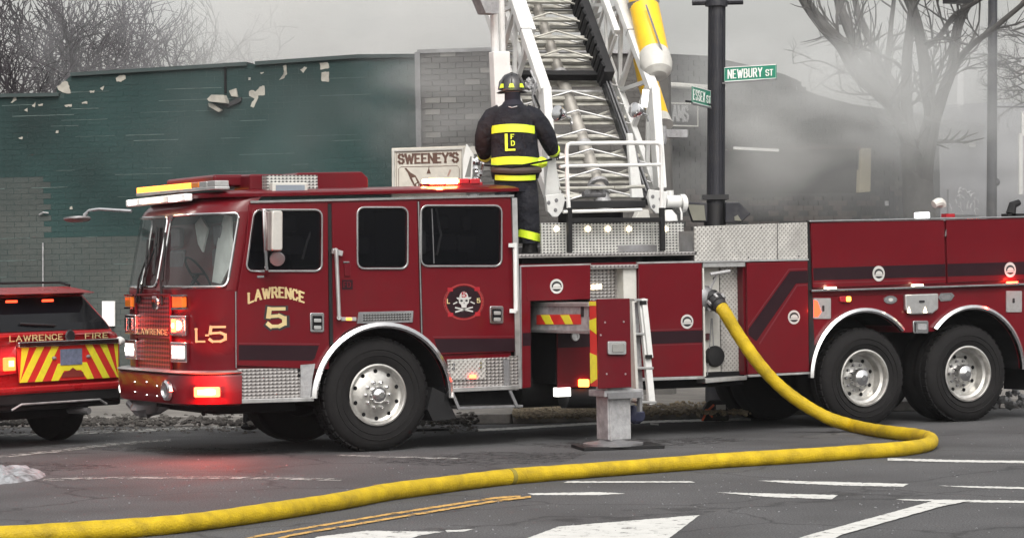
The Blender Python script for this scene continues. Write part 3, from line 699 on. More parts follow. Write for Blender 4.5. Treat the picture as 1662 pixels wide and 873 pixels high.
# lit red lamp on the bumper corner
c = bump(.40, .66, .14); nx = V((bump(.40, 0, .2)-bump(.40, 0, 0))).normalized(); t = nx.cross(_z)
mb = MB(); mb.obox(c, t*.13, _z*.05, nx*.02); bl = part('warning_light', mb, M['lred'], bp_, bevel=.015)
mb = MB(); mb.obox(c+nx*.02, t*.085, _z*.022, nx*.006); part('bulb', mb, M['lcore'], bl)
def redlight(p, e, col=(1, .06, .03), r=.05):
    l = bpy.data.lights.new('lamp_glow', 'POINT'); l.energy = e; l.color = col; l.shadow_soft_size = r
    o = bpy.data.objects.new('lamp_glow', l); COL.objects.link(o); o.location = V(p)-WORLDLOC[truck.name]; o.parent = truck; return o
redlight(c+nx*.12, 48); redlight(plan(.95, .14, 1.30), 22)
mb = MB(); mb.tube([(-1.9, 2.0, .5), (-1.85, 1.9, .40), (-1.7, 1.7, .42), (-1.6, 1.6, .5)], .05, 8); mb.blob((-1.8, 1.75, .45), .16, .12, .1, jit=.2); T_('tow_hook', mb, M['aludark'], smooth=True)
mb = MB()
for i in range(7): x = -1.7+.1*i; mb.tube([(x, .3+.3*(i % 2), .58), (x+.05, .5, .42+.05*(i % 3)), (x+.12, .8, .5)], .02, 6)
mb.box((-1.75, .2, .46), (-1.0, 1.6, .56)); T_('front_underbody', mb, M['dark'])
jf = onZ(292, 356, .0); mb = MB(); mb.box((jf.x-.05, jf.y-.05, .06), (jf.x+.06, jf.y+.06, .50)); mb.blob(jf+V((0, 0, .06)), .10, .11, .035); T_('front_jack_foot', mb, M['dark'], bevel=.02)
# --- lights and boxes on the cab roof
LB0, LB1 = V((-1.62, 2.28, 2.635)), V((-1.56, .10, 2.635))
mb = MB(); mb.bar(LB0, LB1, .16, .035); lb = T_('light_bar', mb, M['alu'], bevel=.01)
for i in range(10):
    a = LB0.lerp(LB1, i/10+.006)+V((0, 0, .045)); b = LB0.lerp(LB1, (i+1)/10-.006)+V((0, 0, .045))
    mb = MB(); mb.bar(a, b, .15, .055); part('lens', mb, M['lamber'] if i in (0, 1, 2, 3, 4, 5, 6) else (M['amber'] if i < 8 else M['alu']), lb, bevel=.008)
mb = MB(); pts = [plan(tfory(y), .05, 2.50)+V((.02, 0, 0)) for y in (2.1, .95)]
mb.bar(V((-1.76, 2.30, 2.545)), V((-1.72, .62, 2.56)), .09, .075); sb = T_('scene_light', mb, M['whiteprint'], bevel=.015)
for i in range(3):
    mb = MB(); y = 1.75-.22*i; mb.box((-1.812, y-.07, 2.53), (-1.79, y+.07, 2.57)); part('lens', mb, M['lwarm'], sb)
for y in (2.1, .85):
    mb = MB(); mb.box((-1.812, y-.10, 2.525), (-1.79, y+.10, 2.575)); part('lens', mb, M['lwhite'], sb)
mb = MB(); mb.box((-1.50, .5, 2.66), (-.95, 1.9, 2.78)); T_('roof_hatch', mb, M['red2'], bevel=.03)
mb = MB(); mb.box(tuple(onY(293, 157, .25)), tuple(onY(313, 144.8, .7))); T_('siren_box', mb, M['red2'], bevel=.02)
p0 = onY(313, 160, .12); p1 = onY(372, 144.2, .12)
mb = MB(); mb.box((p0.x, .12, p0.z), (p1.x, .6, p1.z)); T_('punched_metal_box', mb, M['perf'])
p0 = onY(319.5, 161.5, .04); p1 = onY(360.5, 150.3, .04)
mb = MB(); mb.box((p0.x, .04, p0.z), (p1.x, .115, p1.z)); fl = T_('floodlight', mb, M['offwhite'], bevel=.01)
p0 = onY(323.5, 159.8, .036); p1 = onY(357, 152.3, .036); mb = MB(); mb.box((p0.x, .034, p0.z), (p1.x, .041, p1.z)); part('lens', mb, mat('clouded_lens', (.20, .23, .27), .15, coat=.5), fl)
mb = MB(); p = [onY(340, 160, .55), onY(340, 146, .55), onY(350, 142.2, .55), onY(424, 141.4, .55), onY(431.5, 146.5, .55), onY(432, 160, .55)]; mb.prism(p, 0, -1.1, NY); T_('air_conditioner', mb, M['red2'], bevel=.012)
mb = MB(); mb.bar(onY(497, 152.3, .3), onY(560, 151.8, .3), .24, .04); rb = T_('rear_light_bar', mb, M['lensred'], bevel=.01)
for u0, u1, m in ((499, 517, 'lcore'), (518.5, 532, 'lcore'), (533.5, 545, 'lensred'), (546, 558, 'lensred')):
    mb = MB(); mb.bar(onY(u0, 149.6, .26), onY(u1, 149.4, .26), .20, .055); part('lens', mb, M[m], rb, bevel=.01)
redlight(onY(517, 146, .12), 14, r=.04)
mb = MB(); mb.tube([onY(457, 156, .2), onY(470, 156, .2)], .02); mb.tube([onY(497, 157, .3), onY(497, 153, .3)], .02); T_('roof_bracket', mb, M['dark'])
# mirrors
mb = MB(); mb.tube([(-1.70, 2.42, 2.47), (-1.95, 2.72, 2.50), (-2.02, 2.85, 2.49), (-2.06, 2.90, 2.44)], [.018, .016, .016, .02], 8); mr = T_('mirror_arm', mb, M['chrome'], smooth=True)
mc = V((-2.12, 2.95, 2.40)); mb = MB(); mb.lathe([(.0, -.03), (.12, -.02), (.145, 0), (.14, .02), (0, .03)], mc, V((-.25, .1, .95)), 24); part('mirror_head', mb, M['aludark'], mr, smooth=True)
mb = MB(); mb.tube([onY(309, 172.5, -.03), onY(309.5, 173, -.22), onY(310, 190, -.25), onY(312.5, 222, -.2), onY(312, 226, -.02)], .018, 8); mb.tube([onY(303, 172, -.03), onY(311, 174, -.24)], .014, 8); mb.bar(onY(301, 227.8, -.02), onY(309, 227.8, -.02), .02, .02)
ma = T_('mirror_arm', mb, M['chrome'], smooth=True)
mb = MB(); p = rrect(315, 173.5, 328.5, 206.5, 3, -.26, skew=1); mb.prism(p, -.05, .07, NY); part('mirror_head', mb, mat('mirror_shell', (.50, .48, .45), .35, .3, dirt=.3), ma, bevel=.015)
mb = MB(); mb.prism(rrect(311.5, 174, 316.5, 206.5, 1.5, -.26), -.03, .05, NY); part('mirror_glass', mb, mat('mirror_face', (.30, .25, .24), .2, .7), ma, bevel=.006)
mb = MB(); mb.lathe([(.0, -.04), (.05, -.03), (.075, 0), (.07, .02), (0, .025)], onY(325, 213, -.25), V((-.4, -1, -.5)), 20); mb.tube([onY(317, 216, -.22), onY(325, 212, -.22)], .01, 6); part('spot_mirror', mb, M['aludark'], ma, smooth=True)

# ================================================================== body behind the cab
def bodypanel(name, pts, m='red', a=0, b=.03, label=None, bevel=.008, Y=0.0): return T_(name, flat(pts, a, b, Y), M[m], label, bevel=bevel)
def zat(u, y): return onY(u, y, 0).z
X0 = onY(608, 240, 0).x; X1 = onY(947, 240, 0).x; X2 = 8.62
mb = MB()                                       # carcass: side walls, floor, back, with bays left open
ztop = 1.84
mb.box((X0, 1.3, .60), (X1, YB, ztop)); mb.box((X0, .05, ztop-.02), (X1, YB, ztop))
mb.box((onY(748, 280, 0).x, .02, .62), (onY(821, 280, 0).x, 1.3, ztop-.03)); mb.box((onY(873, 280, 0).x, .02, .62), (X1, 1.3, ztop-.03))
T_('body_carcass', mb, M['red2'])
mb = MB(); mb.box((onY(652, 280, 0).x, .03, .60), (onY(694, 280, 0).x, 1.3, ztop-.05)); T_('inner_bay_box', mb, M['dark'])
bodypanel('column_panel', [(608, 219), (620.5, 219), (621, 319), (610.5, 320)], b=.025)
bodypanel('compartment_door', [(615, 219.5), (690.5, 218.2), (690.5, 246.5), (616, 248)])
bodypanel('body_panel', [(652, 274.5), (695, 274), (695, 318), (652.5, 320)], b=.02)
T_('stripe', flat([(611, 274.2), (621, 274), (621, 284.5), (611, 285)], .0255, .027), M['stripe'])
T_('stripe', flat([(652.5, 275), (695, 274.5), (695, 285.5), (652.5, 286.5)], .0205, .022), M['stripe'])
mb = MB(); mb.bar(onY(609.5, 219.1, -.02), onY(692, 217.6, -.02), .02, .014); mb.bar(onY(746, 216.5, -.02), onY(947, 213.8, -.02), .03, .018); parts('body_top_trim', mb, M['alu'], truck)
mb = MB(); mb.bar(onY(609.6, 219, -.02), onY(610.6, 320, -.02), .014, .02); T_('corner_strip', mb, M['aludark'])
bodypanel('compartment_door', [(747, 217.6), (821, 216.6), (822.5, 309.5), (748.5, 311)])
T_('stripe', flat([(748, 273.4), (821.8, 271.8), (821.8, 281.8), (748.2, 283.6)], .0305, .032), M['stripe'])
mb = flat([(748, 271.8), (821.8, 270), (821.8, 270.8), (748, 272.6)], .0305, .0318); flat([(748, 284.4), (821.8, 282.8), (821.8, 283.4), (748, 285)], .0305, .0318, mb=mb); T_('pinstripe', mb, M['stripeedge'])
bodypanel('compartment_door', [(873.5, 216.5), (945, 215), (946.5, 306), (875, 308.3)])
T_('stripe', flat([(875, 271.5), (924, 223.4), (944.5, 222.8), (944.8, 233), (931, 233.5), (884.5, 281), (875.5, 276)], .0305, .032), M['stripe'])
mb = flat([(875, 268.5), (922.6, 221.4), (944.5, 220.8), (944.5, 221.7), (923, 222.4), (875, 269.8)], .0305, .0318); flat([(889, 283.4), (932.4, 235.7), (944.8, 235), (944.8, 234.1), (931.8, 234.7), (887.5, 282.8)], .0305, .0318, mb=mb); T_('pinstripe', mb, M['stripeedge'])
mb = flat([(748.5, 311.2), (824, 309.6), (824, 312), (748.5, 313.8)], -.05, .04); flat([(875, 308.6), (947, 306.4), (947, 308), (875, 310.6)], -.05, .04, mb=mb); parts('sill', mb, M['alu'], truck, bevel=.004)
mb = flat([(946, 181.5), (948.5, 181.5), (955.5, 305), (948.5, 305)], -.02, .002); T_('door_gap', mb, M['black'])
for (u, y) in ((652, 235.8), (805, 264.8), (930.2, 261.2)):      # maker's oval badges
    c = onY(u, y, -.031); mb = disc(.075, .075, 0, .006, c, 24); b_ = T_('badge', mb, M['badge'])
    mb = disc(.058, .053, .006, .008, c, 20); part('badge_centre', mb, M['ink'], b_)
    mb = MB(); mb.prism([c+V((.045*math.cos(math.radians(a)), 0, -.008+.038*math.sin(math.radians(a)))) for a in range(0, 181, 20)], .008, .013, NY); mb.prism([c+V(p) for p in ((-.06,0,-.012),(.06,0,-.012),(.05,0,-.026),(-.05,0,-.026))], .008, .013, NY); part('badge_relief', mb, M['badge'], b_)
# bay between the doors: tread plate wall with a lit lamp
mb = MB(); a = onY(691, 218, 0); b = onY(747, 218, 0); mb.box((a.x, .16, .62), (b.x, .2, 1.81)); T_('bay_back', mb, M['plate'])
mb = MB(); mb.box((b.x-.16, .02, .62), (b.x, .16, 1.80)); T_('bay_side', mb, M['offwhite'])
mb = MB(); mb.box((a.x, -.02, 1.78), (b.x, .2, 1.82)); T_('bay_header', mb, M['plate'])
mb = MB(); 
for i in range(4): p = onY(694.5+i*3, 236.5-.2*i, .15); mb.obox(p, V((.011, 0, 0)), V((0, .012, 0)), V((0, 0, .022)))
T_('bay_lamp', mb, M['lwarm'])
mb = MB(); a = onY(622, 250, 0); b = onY(652, 250, 0); mb.box((a.x-.1, 1.2, .6), (b.x+.6, 1.28, 1.6)); mb.box((a.x-.02, .05, .62), (a.x+.02, 1.2, 1.6)); T_('outrigger_bay', mb, M['dark'])
# --- outrigger
OX = 2.04                                        # the beam runs out along -Y at this X
oy1 = -1.02
bz0, bz1 = 1.15, 1.43
mb = MB(); mb.box((OX-.17, oy1, bz0), (OX+.17, 1.2, bz1)); ob = T_('outrigger_beam', mb, M['galv'], 'grey steel outrigger beam with a red and yellow marking', bevel=.012)
mb = MB(); mb.box((OX-.19, oy1, bz1-.02), (OX+.19, .9, bz1+.012)); mb.box((OX-.19, oy1, bz0-.012), (OX+.19, .9, bz0+.015)); part('flange', mb, M['alu'], ob)
def onBX(u, y): return onX(u, y, OX-.172)
pA = [onBX(629, 259.3), onBX(681, 258.8), onBX(681, 267), onBX(629, 267.3)]
mb = MB(); mb.prism(pA, 0, .003, (-1, 0, 0)); part('marking', mb, M['redref'], ob)
for u in (634, 657):
    mb = MB(); mb.prism([onBX(u, 259.4), onBX(u+10, 259.3), onBX(u+15, 266.9), onBX(u+6, 267)], .003, .006, (-1, 0, 0)); part('marking', mb, M['limey'], ob)
for u in (682.5, 692):
    mb = MB(); mb.prism([onBX(u-1.7, 252.5), onBX(u+1.7, 252.5), onBX(u+1.7, 261), onBX(u-1.7, 261)], 0, .004, (-1, 0, 0)); part('slot', mb, M['ink'], ob)
jc = V((OX, -1.15, 0))
mb = MB(); mb.box((OX-.13, jc.y-.13, .62), (OX+.13, jc.y+.13, 1.43)); T_('jack_housing', mb, M['galv'], bevel=.01)
q0 = onY(699.5, 246.3, -1.35); q1 = onY(739.5, 319, -1.35)
mb = MB(); mb.box((q0.x, -1.36, q1.z), (q1.x, -1.33, q0.z)); jp = T_('outrigger_plate', mb, M['red2'], 'square red steel plate on the end of the outrigger', bevel=.006)
for u, y in ((709, 265.5), (731, 265), (711, 308), (733, 308), (704, 276)):
    mb = MB(); mb.lathe([(.011, 0), (.008, .006), (0, .006)], onY(u, y, -1.361), NY, 8); part('rivet', mb, M['alu'], jp)
mb = MB(); mb.prism(rrect(711, 281, 732.5, 292, 2, -1.361), 0, .03, NY); part('warning_light', mb, M['alu'], jp, bevel=.006)
mb = MB(); mb.prism(rrect(715.5, 283, 730, 290, 1.5, -1.361), .03, .04, NY); part('lens', mb, mat('grey_lens', (.22, .22, .21), .15, coat=.6), jp, bevel=.003)
mb = MB(); mb.box((q0.x-.0, -1.33, q1.z+.02), (q0.x+.02, -1.19, q0.z-.02)); ed = T_('outrigger_plate_edge', mb, M['redref'])
def onE(u, y): return onX(u, y, q0.x-.002)
mb = MB()
for (z0, z1, s) in ((1.14, 1.30, .05), (.70, .93, -.05), (1.42, 1.46, 0)):
    mb.prism([V((q0.x-.001, -1.33, z0)), V((q0.x-.001, -1.19, z0+s)), V((q0.x-.001, -1.19, z1-s*.5)), V((q0.x-.001, -1.33, z1))], 0, .003, (-1, 0, 0))
part('marking', mb, M['limey'], ed)
mb = MB(); mb.box((OX-.12, jc.y-.12, .09), (OX+.14, jc.y+.12, .66)); mb.box((OX-.10, jc.y-.135, .08), (OX-.075, jc.y-.12, .6)); jl = T_('jack_leg', mb, M['galv'], 'scuffed bare steel jack leg', bevel=.008)
mb = MB(); mb.box((OX-.18, jc.y-.17, .52), (OX+.26, jc.y+.16, .585)); part('jack_collar', mb, M['galv'], jl, bevel=.006)
mb = MB(); mb.box((OX+.22, jc.y-.16, .36), (OX+.25, jc.y-.1, .53)); mb.box((OX-.15, jc.y-.19, .5), (OX+.23, jc.y-.17, .56)); part('jack_bracket', mb, M['aludark'], jl)
mb = MB(); mb.blob((OX+.28, jc.y+.05, .32), .10, .09, .09, jit=.15); part('jack_motor', mb, mat('dark_blue_cover', (.015, .018, .045), .6), jl, smooth=True)
mb = MB(); mb.lathe([(.30, .03), (.30, .055), (.16, .075), (.1, .10), (0, .10)], (OX, jc.y, 0), (0, 0, 1), 28); part('jack_foot', mb, M['aludark'], jl, smooth=True)
pad = MB(); pad.obox((OX+.05, jc.y, .018), V((.40, -.10, 0)), V((.08, .28, 0)), V((0, 0, .016)))
top('outrigger_pad', pad, M['black'], 'thin black ground pad under the jack foot of the outrigger', 'ground pad', bevel=.005)
# lights under the body panel
mb = MB(); a = onY(652.5, 319.6, -.03); b = onY(668.5, 326.2, -.03); mb.box((a.x, -.04, b.z), (b.x, .05, a.z)); T_('ground_light', mb, M['lwhite'], bevel=.004)
mb = MB(); mb.prism(rrect(677.5, 312.3, 689, 318.6, 1.5, -.02), 0, .03, NY); T_('marker_light', mb, lampmat('orange_red_lamp', (1, .16, .03), 9), bevel=.004)
mb = MB(); mb.tube([onY(660, 326, .1), onY(700, 326, .1)], .13, 14); T_('air_tank', mb, M['black'], smooth=True)
mb = MB(); c = onY(674, 277, -.022); mb.lathe([(.05, 0), (.045, .015), (.03, .015), (.03, .005), (0, .005)], c, NY, 18); T_('badge', mb, M['alu'], smooth=True)
# --- folding access ladder beside the outrigger
LY = -.30
mb = MB(); mb.bar(onY(739.5, 248, LY), onY(745, 330, LY), .03, .09, (0, 1, 0)); al = T_('access_ladder', mb, M['offwhite'])
for a, b, wd in (((751.5, 246), (763.5, 333), .085), ((754, 246.3), (761.5, 295), .07)):
    mb = MB(); mb.bar(onY(*a, LY-(.0 if wd > .08 else .03)), onY(*b, LY-(.0 if wd > .08 else .03)), wd-.01, .05, (0, 1, 0)); part('stile', mb, M['white'], al, bevel=.006)
for y in (247, 275, 303, 331):
    mb = MB(); u = 739+(y-247)*.06; mb.bar(onY(u, y, LY+.05), onY(u+16+(y-247)*.06, y, LY+.05), .16, .025); part('tread', mb, M['alu'], al, bevel=.004)
mb = MB(); mb.prism(poly([(740, 249), (753, 249), (760, 329), (744, 329)], LY), -.12, -.10, NY); part('back_plate', mb, M['galv'], al)
for u, y in ((753.5, 249.5), (760, 294)):
    mb = MB(); mb.box(tuple(onY(u-2, y+1.5, LY-.06)), tuple(onY(u+2.3, y-2, LY-.02))); part('clasp', mb, M['black'], al, bevel=.004)
# --- pump bay with the hose intake
mb = MB(); a = onY(822.5, 217, 0); b = onY(872, 217, 0)
mb.box((a.x, .14, .62), ((a.x+b.x)/2+.03, .16, 1.80)); mb.box((a.x, -.01, .62), (a.x+.02, .14, 1.80)); pb = T_('pump_panel', mb, M['offwhite'])
mb = MB(); mb.box(((a.x+b.x)/2+.04, .135, .62), (b.x, .16, 1.80)); T_('pump_panel', mb, M['grid'])
mb = MB(); mb.box((a.x, -.02, 1.775), (b.x, .2, 1.82)); T_('bay_header', mb, M['alu'])
mb = flat([(823.5, 311.8), (872, 309.5), (872, 312.6), (823.5, 315.5)], -.15, .06); T_('pump_step', mb, M['alu'], bevel=.005)
ic = onY(830, 247, .05)
mb = MB(); mb.tube([ic+V((-.12, .1, 0)), ic, ic+V((.06, -.12, .0))], [.07, .10, .085], 16); mb.blob(ic+V((-.05, 0, .02)), .13, .09, .14, 12, 8); vb = T_('intake_valve', mb, M['aludark'], smooth=True)
mb = MB(); mb.tube([ic+V((.0, -.05, .12)), ic+V((.05, -.08, .24)), ic+V((.06, -.1, .29))], .014, 6); mb.tube([ic+V((-.03, -.1, .27)), ic+V((.20, -.12, .30))], .02, 8); mb.tube([ic+V((-.08, .05, .12)), ic+V((-.08, -.02, .26))], .03, 8); part('handle', mb, M['galv'], vb, smooth=True)
mb = MB(); c = onY(838, 293.5, .10); mb.lathe([(.105, .06), (.115, 0), (.10, -.03), (.04, -.045), (0, -.045)], c, (0, 1, 0), 24); T_('intake_cap', mb, M['black'], smooth=True)
mb = MB(); mb.tube([onY(833.5, 262, .1), onY(832, 280, .1), onY(829, 309, .1)], .006, 5); mb.tube([onY(834.5, 262, .1), onY(836, 285, .08)], .006, 5); T_('cap_chain', mb, M['aludark'])
mb = MB(); mb.prism(poly([(826.5, 274.5), (831, 274.5), (831, 280), (826.5, 280)], .13), 0, .02, NY); T_('tag', mb, mat('maroon_tag', (.05, .008, .012)))
mb = MB(); mb.lathe([(.02, 0), (.02, -.01), (0, -.01)], onY(837, 229.5, .14), (0, 1, 0), 10); T_('gauge', mb, M['ink'])
# --- silver panels above the body
mb = MB(); p = [onY(u, y, .02) for u, y in ((813, 186.5), (946.5, 183), (946.5, 213.2), (813, 215))]; mb.prism(p, 0, .02, NY); T_('dimpled_panel', mb, M['grid'])
mb = MB(); mb.box((onY(813, 200, .02).x, .03, 1.84), (onY(946, 200, .02).x, YB, 2.16)); T_('hose_bed_box', mb, M['aludark'])
mb = MB(); mb.bar(onY(911, 184, -.003), onY(911, 213.5, -.003), .006, .004); T_('panel_seam', mb, M['ink'])
for u, y in ((845, 188.5), (892, 187.5), (877, 212.3), (936, 211)):
    mb = MB(); mb.lathe([(.009, 0), (.006, .005), (0, .005)], onY(u, y, 0), NY, 8); T_('rivet', mb, M['ink'])
# --- rear body over the tandem axle
XR = onY(948, 240, 0).x+.02; zb = .62
A1, A2, ARr = (5.80, .55), (7.24, .55), .665
def xz(u, y): p = onY(u, y, 0); return V((p.x, 0, p.z))
crown = 1.38
lower = [V((XR+.02, 0, .60))]
a_ = math.degrees(math.asin(.10/ARr))
pts1 = archpts(A1[0], A1[1], ARr, .70, 175, 42, 18); pts2 = archpts(A2[0], A2[1], ARr, .70, 138, 2, 18)
lower += pts1+pts2+[V((X2, 0, .60)), V((X2, 0, 1.445)), V((XR, 0, 1.435))]
mb = MB(); mb.prism(lower, 0, -.60, NY); mb.prism([V((XR, 0, 1.0)), V((X2, 0, 1.0)), V((X2, 0, 1.44)), V((XR, 0, 1.44))], -.60, -YB, NY); T_('rear_body', mb, M['red'])
for (A, a0, a1) in ((A1, 179, 43), (A2, 137, 1)):
    mb = MB(); pin = archpts(A[0], A[1], ARr, .70, a0, a1, 24); vs = []; n = 24
    for i, p in enumerate(pin):
        a = math.radians(a0+(a1-a0)*i/n); d = V((math.cos(a), 0, math.sin(a)))
        for q, yy in ((0, .0), (0, -.05), (.02, -.065), (.05, -.045), (.05, 0)): vs.append(p+d*q+V((0, yy, 0)))
    mb.add(vs, [(i*5+j, i*5+(j+1) % 5, (i+1)*5+(j+1) % 5, (i+1)*5+j) for i in range(n) for j in range(5)]+[(4, 3, 2, 1, 0), tuple(n*5+j for j in range(5))])
    T_('wheel_arch_trim', mb, M['chrome'], smooth=True)
for A in (A1, A2):
    mb = MB(); vs = []; pp2 = archpts(A[0], A[1], ARr-.006, .694, 179 if A is A1 else 128, 52 if A is A1 else 1, 16)
    for p in pp2: vs += [p+V((0, .012, 0)), p+V((0, .595, 0))]
    mb.add(vs, [(i*2, i*2+1, i*2+3, i*2+2) for i in range(16)]); T_('wheel_arch_liner', mb, M['dark'])
mb = MB(); mb.box((XR+.05, .58, .55), (X2, .62, 1.3)); mb.box((XR+.02, .62, .9), (X2, YB, .98)); T_('wheel_arch_liner', mb, M['dark'])
mb = MB(); mb.box((XR, 0, 1.44), (X2, YB, 2.24)); T_('rear_upper_box', mb, M['red2'])
for pts in ([(949, 183.5), (1104.3, 181), (1106.5, 233.2), (951, 237.2)], [(1107, 181), (1228, 179), (1229.5, 229.6), (1108.8, 233)]):
    bodypanel('upper_door', pts, b=.03)
mb = MB(); mb.bar(onY(948, 182.3, -.02), onY(1230, 178.2, -.02), .05, .016); mb.bar(onY(950, 239.6, -.035), onY(1232, 233.4, -.035), .05, .02); parts('body_top_trim', mb, M['chrome'], truck, bevel=.004)
T_('stripe', flat([(951, 220.8), (1105.8, 217.4), (1106.3, 227.8), (951.5, 231)], .0305, .032), M['stripe']); T_('stripe', flat([(1108.2, 217.3), (1229, 215), (1229, 225.4), (1108.6, 227.7)], .0305, .032), M['stripe'])
mb = flat([(951, 233), (1106.4, 229.5), (1106.4, 230.3), (951, 233.8)], .0305, .0318); T_('pinstripe', mb, M['stripeedge'])
for (u, y) in ((1029.5, 225.3), (1183.5, 222.2)):
    c = onY(u, y, -.033); mb = disc(.078, .085, 0, .006, c, 24); b_ = T_('badge', mb, M['badge'])
    mb = disc(.058, .053, .006, .008, c, 20); part('badge_centre', mb, M['ink'], b_)
    mb = MB(); mb.prism([c+V((.045*math.cos(math.radians(a)), 0, -.01+.04*math.sin(math.radians(a)))) for a in range(0, 181, 20)], .008, .013, NY); mb.prism([c+V(p) for p in ((-.06,0,-.014),(.06,0,-.014),(.05,0,-.028),(-.05,0,-.028))], .008, .013, NY); part('badge_relief', mb, M['badge'], b_)
for u, m in ((973, 'lwarm'), (1075, 'lwarm'), (1186, 'lred')):      # strip lamps on the ledge
    mb = MB(); y = 239.6-(u-950)*.022-2.0; p = onY(u, y, -.055); mb.obox(p, V((.075, 0, 0)), V((0, .012, 0)), V((0, 0, .010))); T_('ledge_lamp', mb, M[m], bevel=.004)
    mb = MB(); mb.obox(p+V((0, .005, -.02)), V((.10, 0, 0)), V((0, .018, 0)), V((0, 0, .010))); T_('lamp_base', mb, M['chrome'], bevel=.004)
redlight(onY(975, 236, -.10), .35, (1, .85, .6), .02); redlight(onY(1075, 234, -.10), .22, (1, .85, .6), .02); redlight(onY(1190, 231, -.12), 1.6, (1, .06, .03), .03); redlight(onY(962, 256, -.15), .7, (1, .06, .03), .02)
p = rrect(952.5, 245.5, 973, 262.5, 1, 0); mb = MB(); mb.prism(p, 0, .012, NY); fp = T_('filler_plate', mb, M['alu'])
mb = MB(); mb.prism(rrect(962.8, 251.5, 965, 256.5, 1, 0), .012, .02, NY); part('latch', mb, M['ink'], fp)
mb = MB(); mb.prism(poly([(953, 247), (957, 248), (961.5, 257), (957.5, 261), (953, 261)]), .0122, .0145, NY); part('lens', mb, M['lred2'], fp)
mb = MB(); mb.prism(rrect(1178.5, 239.5, 1196.8, 257, 1, 0), 0, .012, NY); fp = T_('filler_plate', mb, M['alu']); mb = MB(); mb.prism(rrect(1185.8, 245.5, 1188, 249.5, 1, 0), .012, .02, NY); part('latch', mb, M['ink'], fp)
mb = MB(); mb.prism(rrect(983, 243.8, 996, 248.8, 1.5, 0), 0, .03, NY); ml = T_('marker_light', mb, M['lensred'], bevel=.006); mb = MB(); mb.prism(rrect(990, 244.3, 995, 248.2, 1, 0), .031, .036, NY); part('lens', mb, lampmat('yellow_lamp', (1, .62, .05), 5), ml)
mb = disc(.088, .045, 0, .01, onY(1043, 246.8, 0), 28); b_ = T_('badge', mb, M['chrome']); mb = disc(.068, .03, .01, .012, onY(1043, 246.8, 0), 24); part('badge_centre', mb, M['aludark'], b_); mb = disc(.03, .018, .012, .016, onY(1043, 246.8, 0), 16); part('badge_relief', mb, M['badge'], b_)
mb = MB(); mb.prism(poly([(1098.5, 244.8), (1102, 241.5), (1115, 241), (1118, 243.5), (1114, 247.5), (1102, 248.2)]), 0, .01, NY); b_ = T_('badge', mb, M['chrome']); mb = MB(); mb.prism(poly([(1102, 244.8), (1104, 243), (1112.5, 242.6), (1114, 244), (1111.5, 246.2), (1104, 246.6)]), .01, .012, NY); part('badge_centre', mb, M['aludark'], b_)
mb = MB(); mb.prism(poly([(1058, 242.5), (1097, 241.6), (1097, 254.5), (1090, 258.3), (1064, 259), (1058.5, 255)]), 0, .05, NY); tl = T_('folding_step_light', mb, M['alu'], bevel=.015)
mb = MB(); mb.prism(rrect(1074, 247.3, 1080, 249.3, .8, 0), .051, .06, NY); part('latch', mb, M['ink'], tl)
for u in (1062, 1081):
    mb = MB(); mb.prism([onY(u, 252.5, 0), onY(u+2.2, 257.5, 0), onY(u-2.2, 257.5, 0)], .051, .056, NY); part('lens', mb, M['lwarm'], tl)
mb = MB(); mb.prism(rrect(1069, 264, 1087, 274.5, 2, 0), 0, .02, NY); tg = T_('name_plate', mb, M['chrome'], bevel=.005); mb = MB(); mb.prism(rrect(1074.5, 266.5, 1084.5, 271.5, 1.5, 0), .02, .022, NY); part('recess', mb, M['galv'], tg); mb = MB(); mb.prism(poly([(1070.5, 266), (1073, 266), (1072, 268), (1072, 273.5), (1070.8, 273.5)]), .02, .023, NY); part('mark', mb, M['ink'], tg)
mb = MB(); mb.prism(poly([(1106.2, 188.6), (1105, 191.5), (1104.5, 195), (1106.3, 194)]), .03, .045, NY); T_('hinge', mb, M['chrome'])
mb = MB(); mb.box((8.05, .05, .32), (8.2, .5, .9)); T_('mud_flap', mb, M['black'])
mb = MB()
for i in range(22): x = 8.15+random.random()*.5; mb.blob((x, .2+random.random()*.8, .05+random.random()*.22), .05, .06, .04, 6, 4, .3)
T_('rear_hitch_gear', mb, M['galv'], kind='stuff')
# things on top of the rear body
mb = MB(); a = onY(1077.5, 179.5, .25); b = onY(1089.5, 175, .25); mb.box((a.x, .25, a.z), (b.x, .35, b.z)); T_('scene_light', mb, lampmat('bright_work_light', (1, 1, 1), 9), bevel=.006)
c = onY(1104, 177, .5); mb = MB(); mb.tube([c+V((-.11+.13*math.sin(a*.25), .0, .0+.14*math.cos(a*.25-.6))) for a in range(0, 7)], [.045, .05, .055, .055, .05, .045, .035], 10); T_('deck_nozzle', mb, M['offwhite'], smooth=True)
mb = MB(); mb.bar(onY(1106, 177.5, .5), onY(1116, 177.5, .5), .1, .04); T_('nozzle_base', mb, M['lensred'])
c = onY(1187, 176, .5); mb = MB(); mb.bar(c+V((-.12, 0, -.03)), c+V((.14, 0, -.03)), .12, .06); mb.tube([c+V((-.03, 0, 0)), c+V((0, 0, .1)), c+V((.09, 0, .13))], [.06, .05, .035], 10); mb.box((c.x-.06, .44, c.z-.12), (c.x+.0, .56, c.z)); T_('deck_bracket', mb, M['black'], smooth=True)
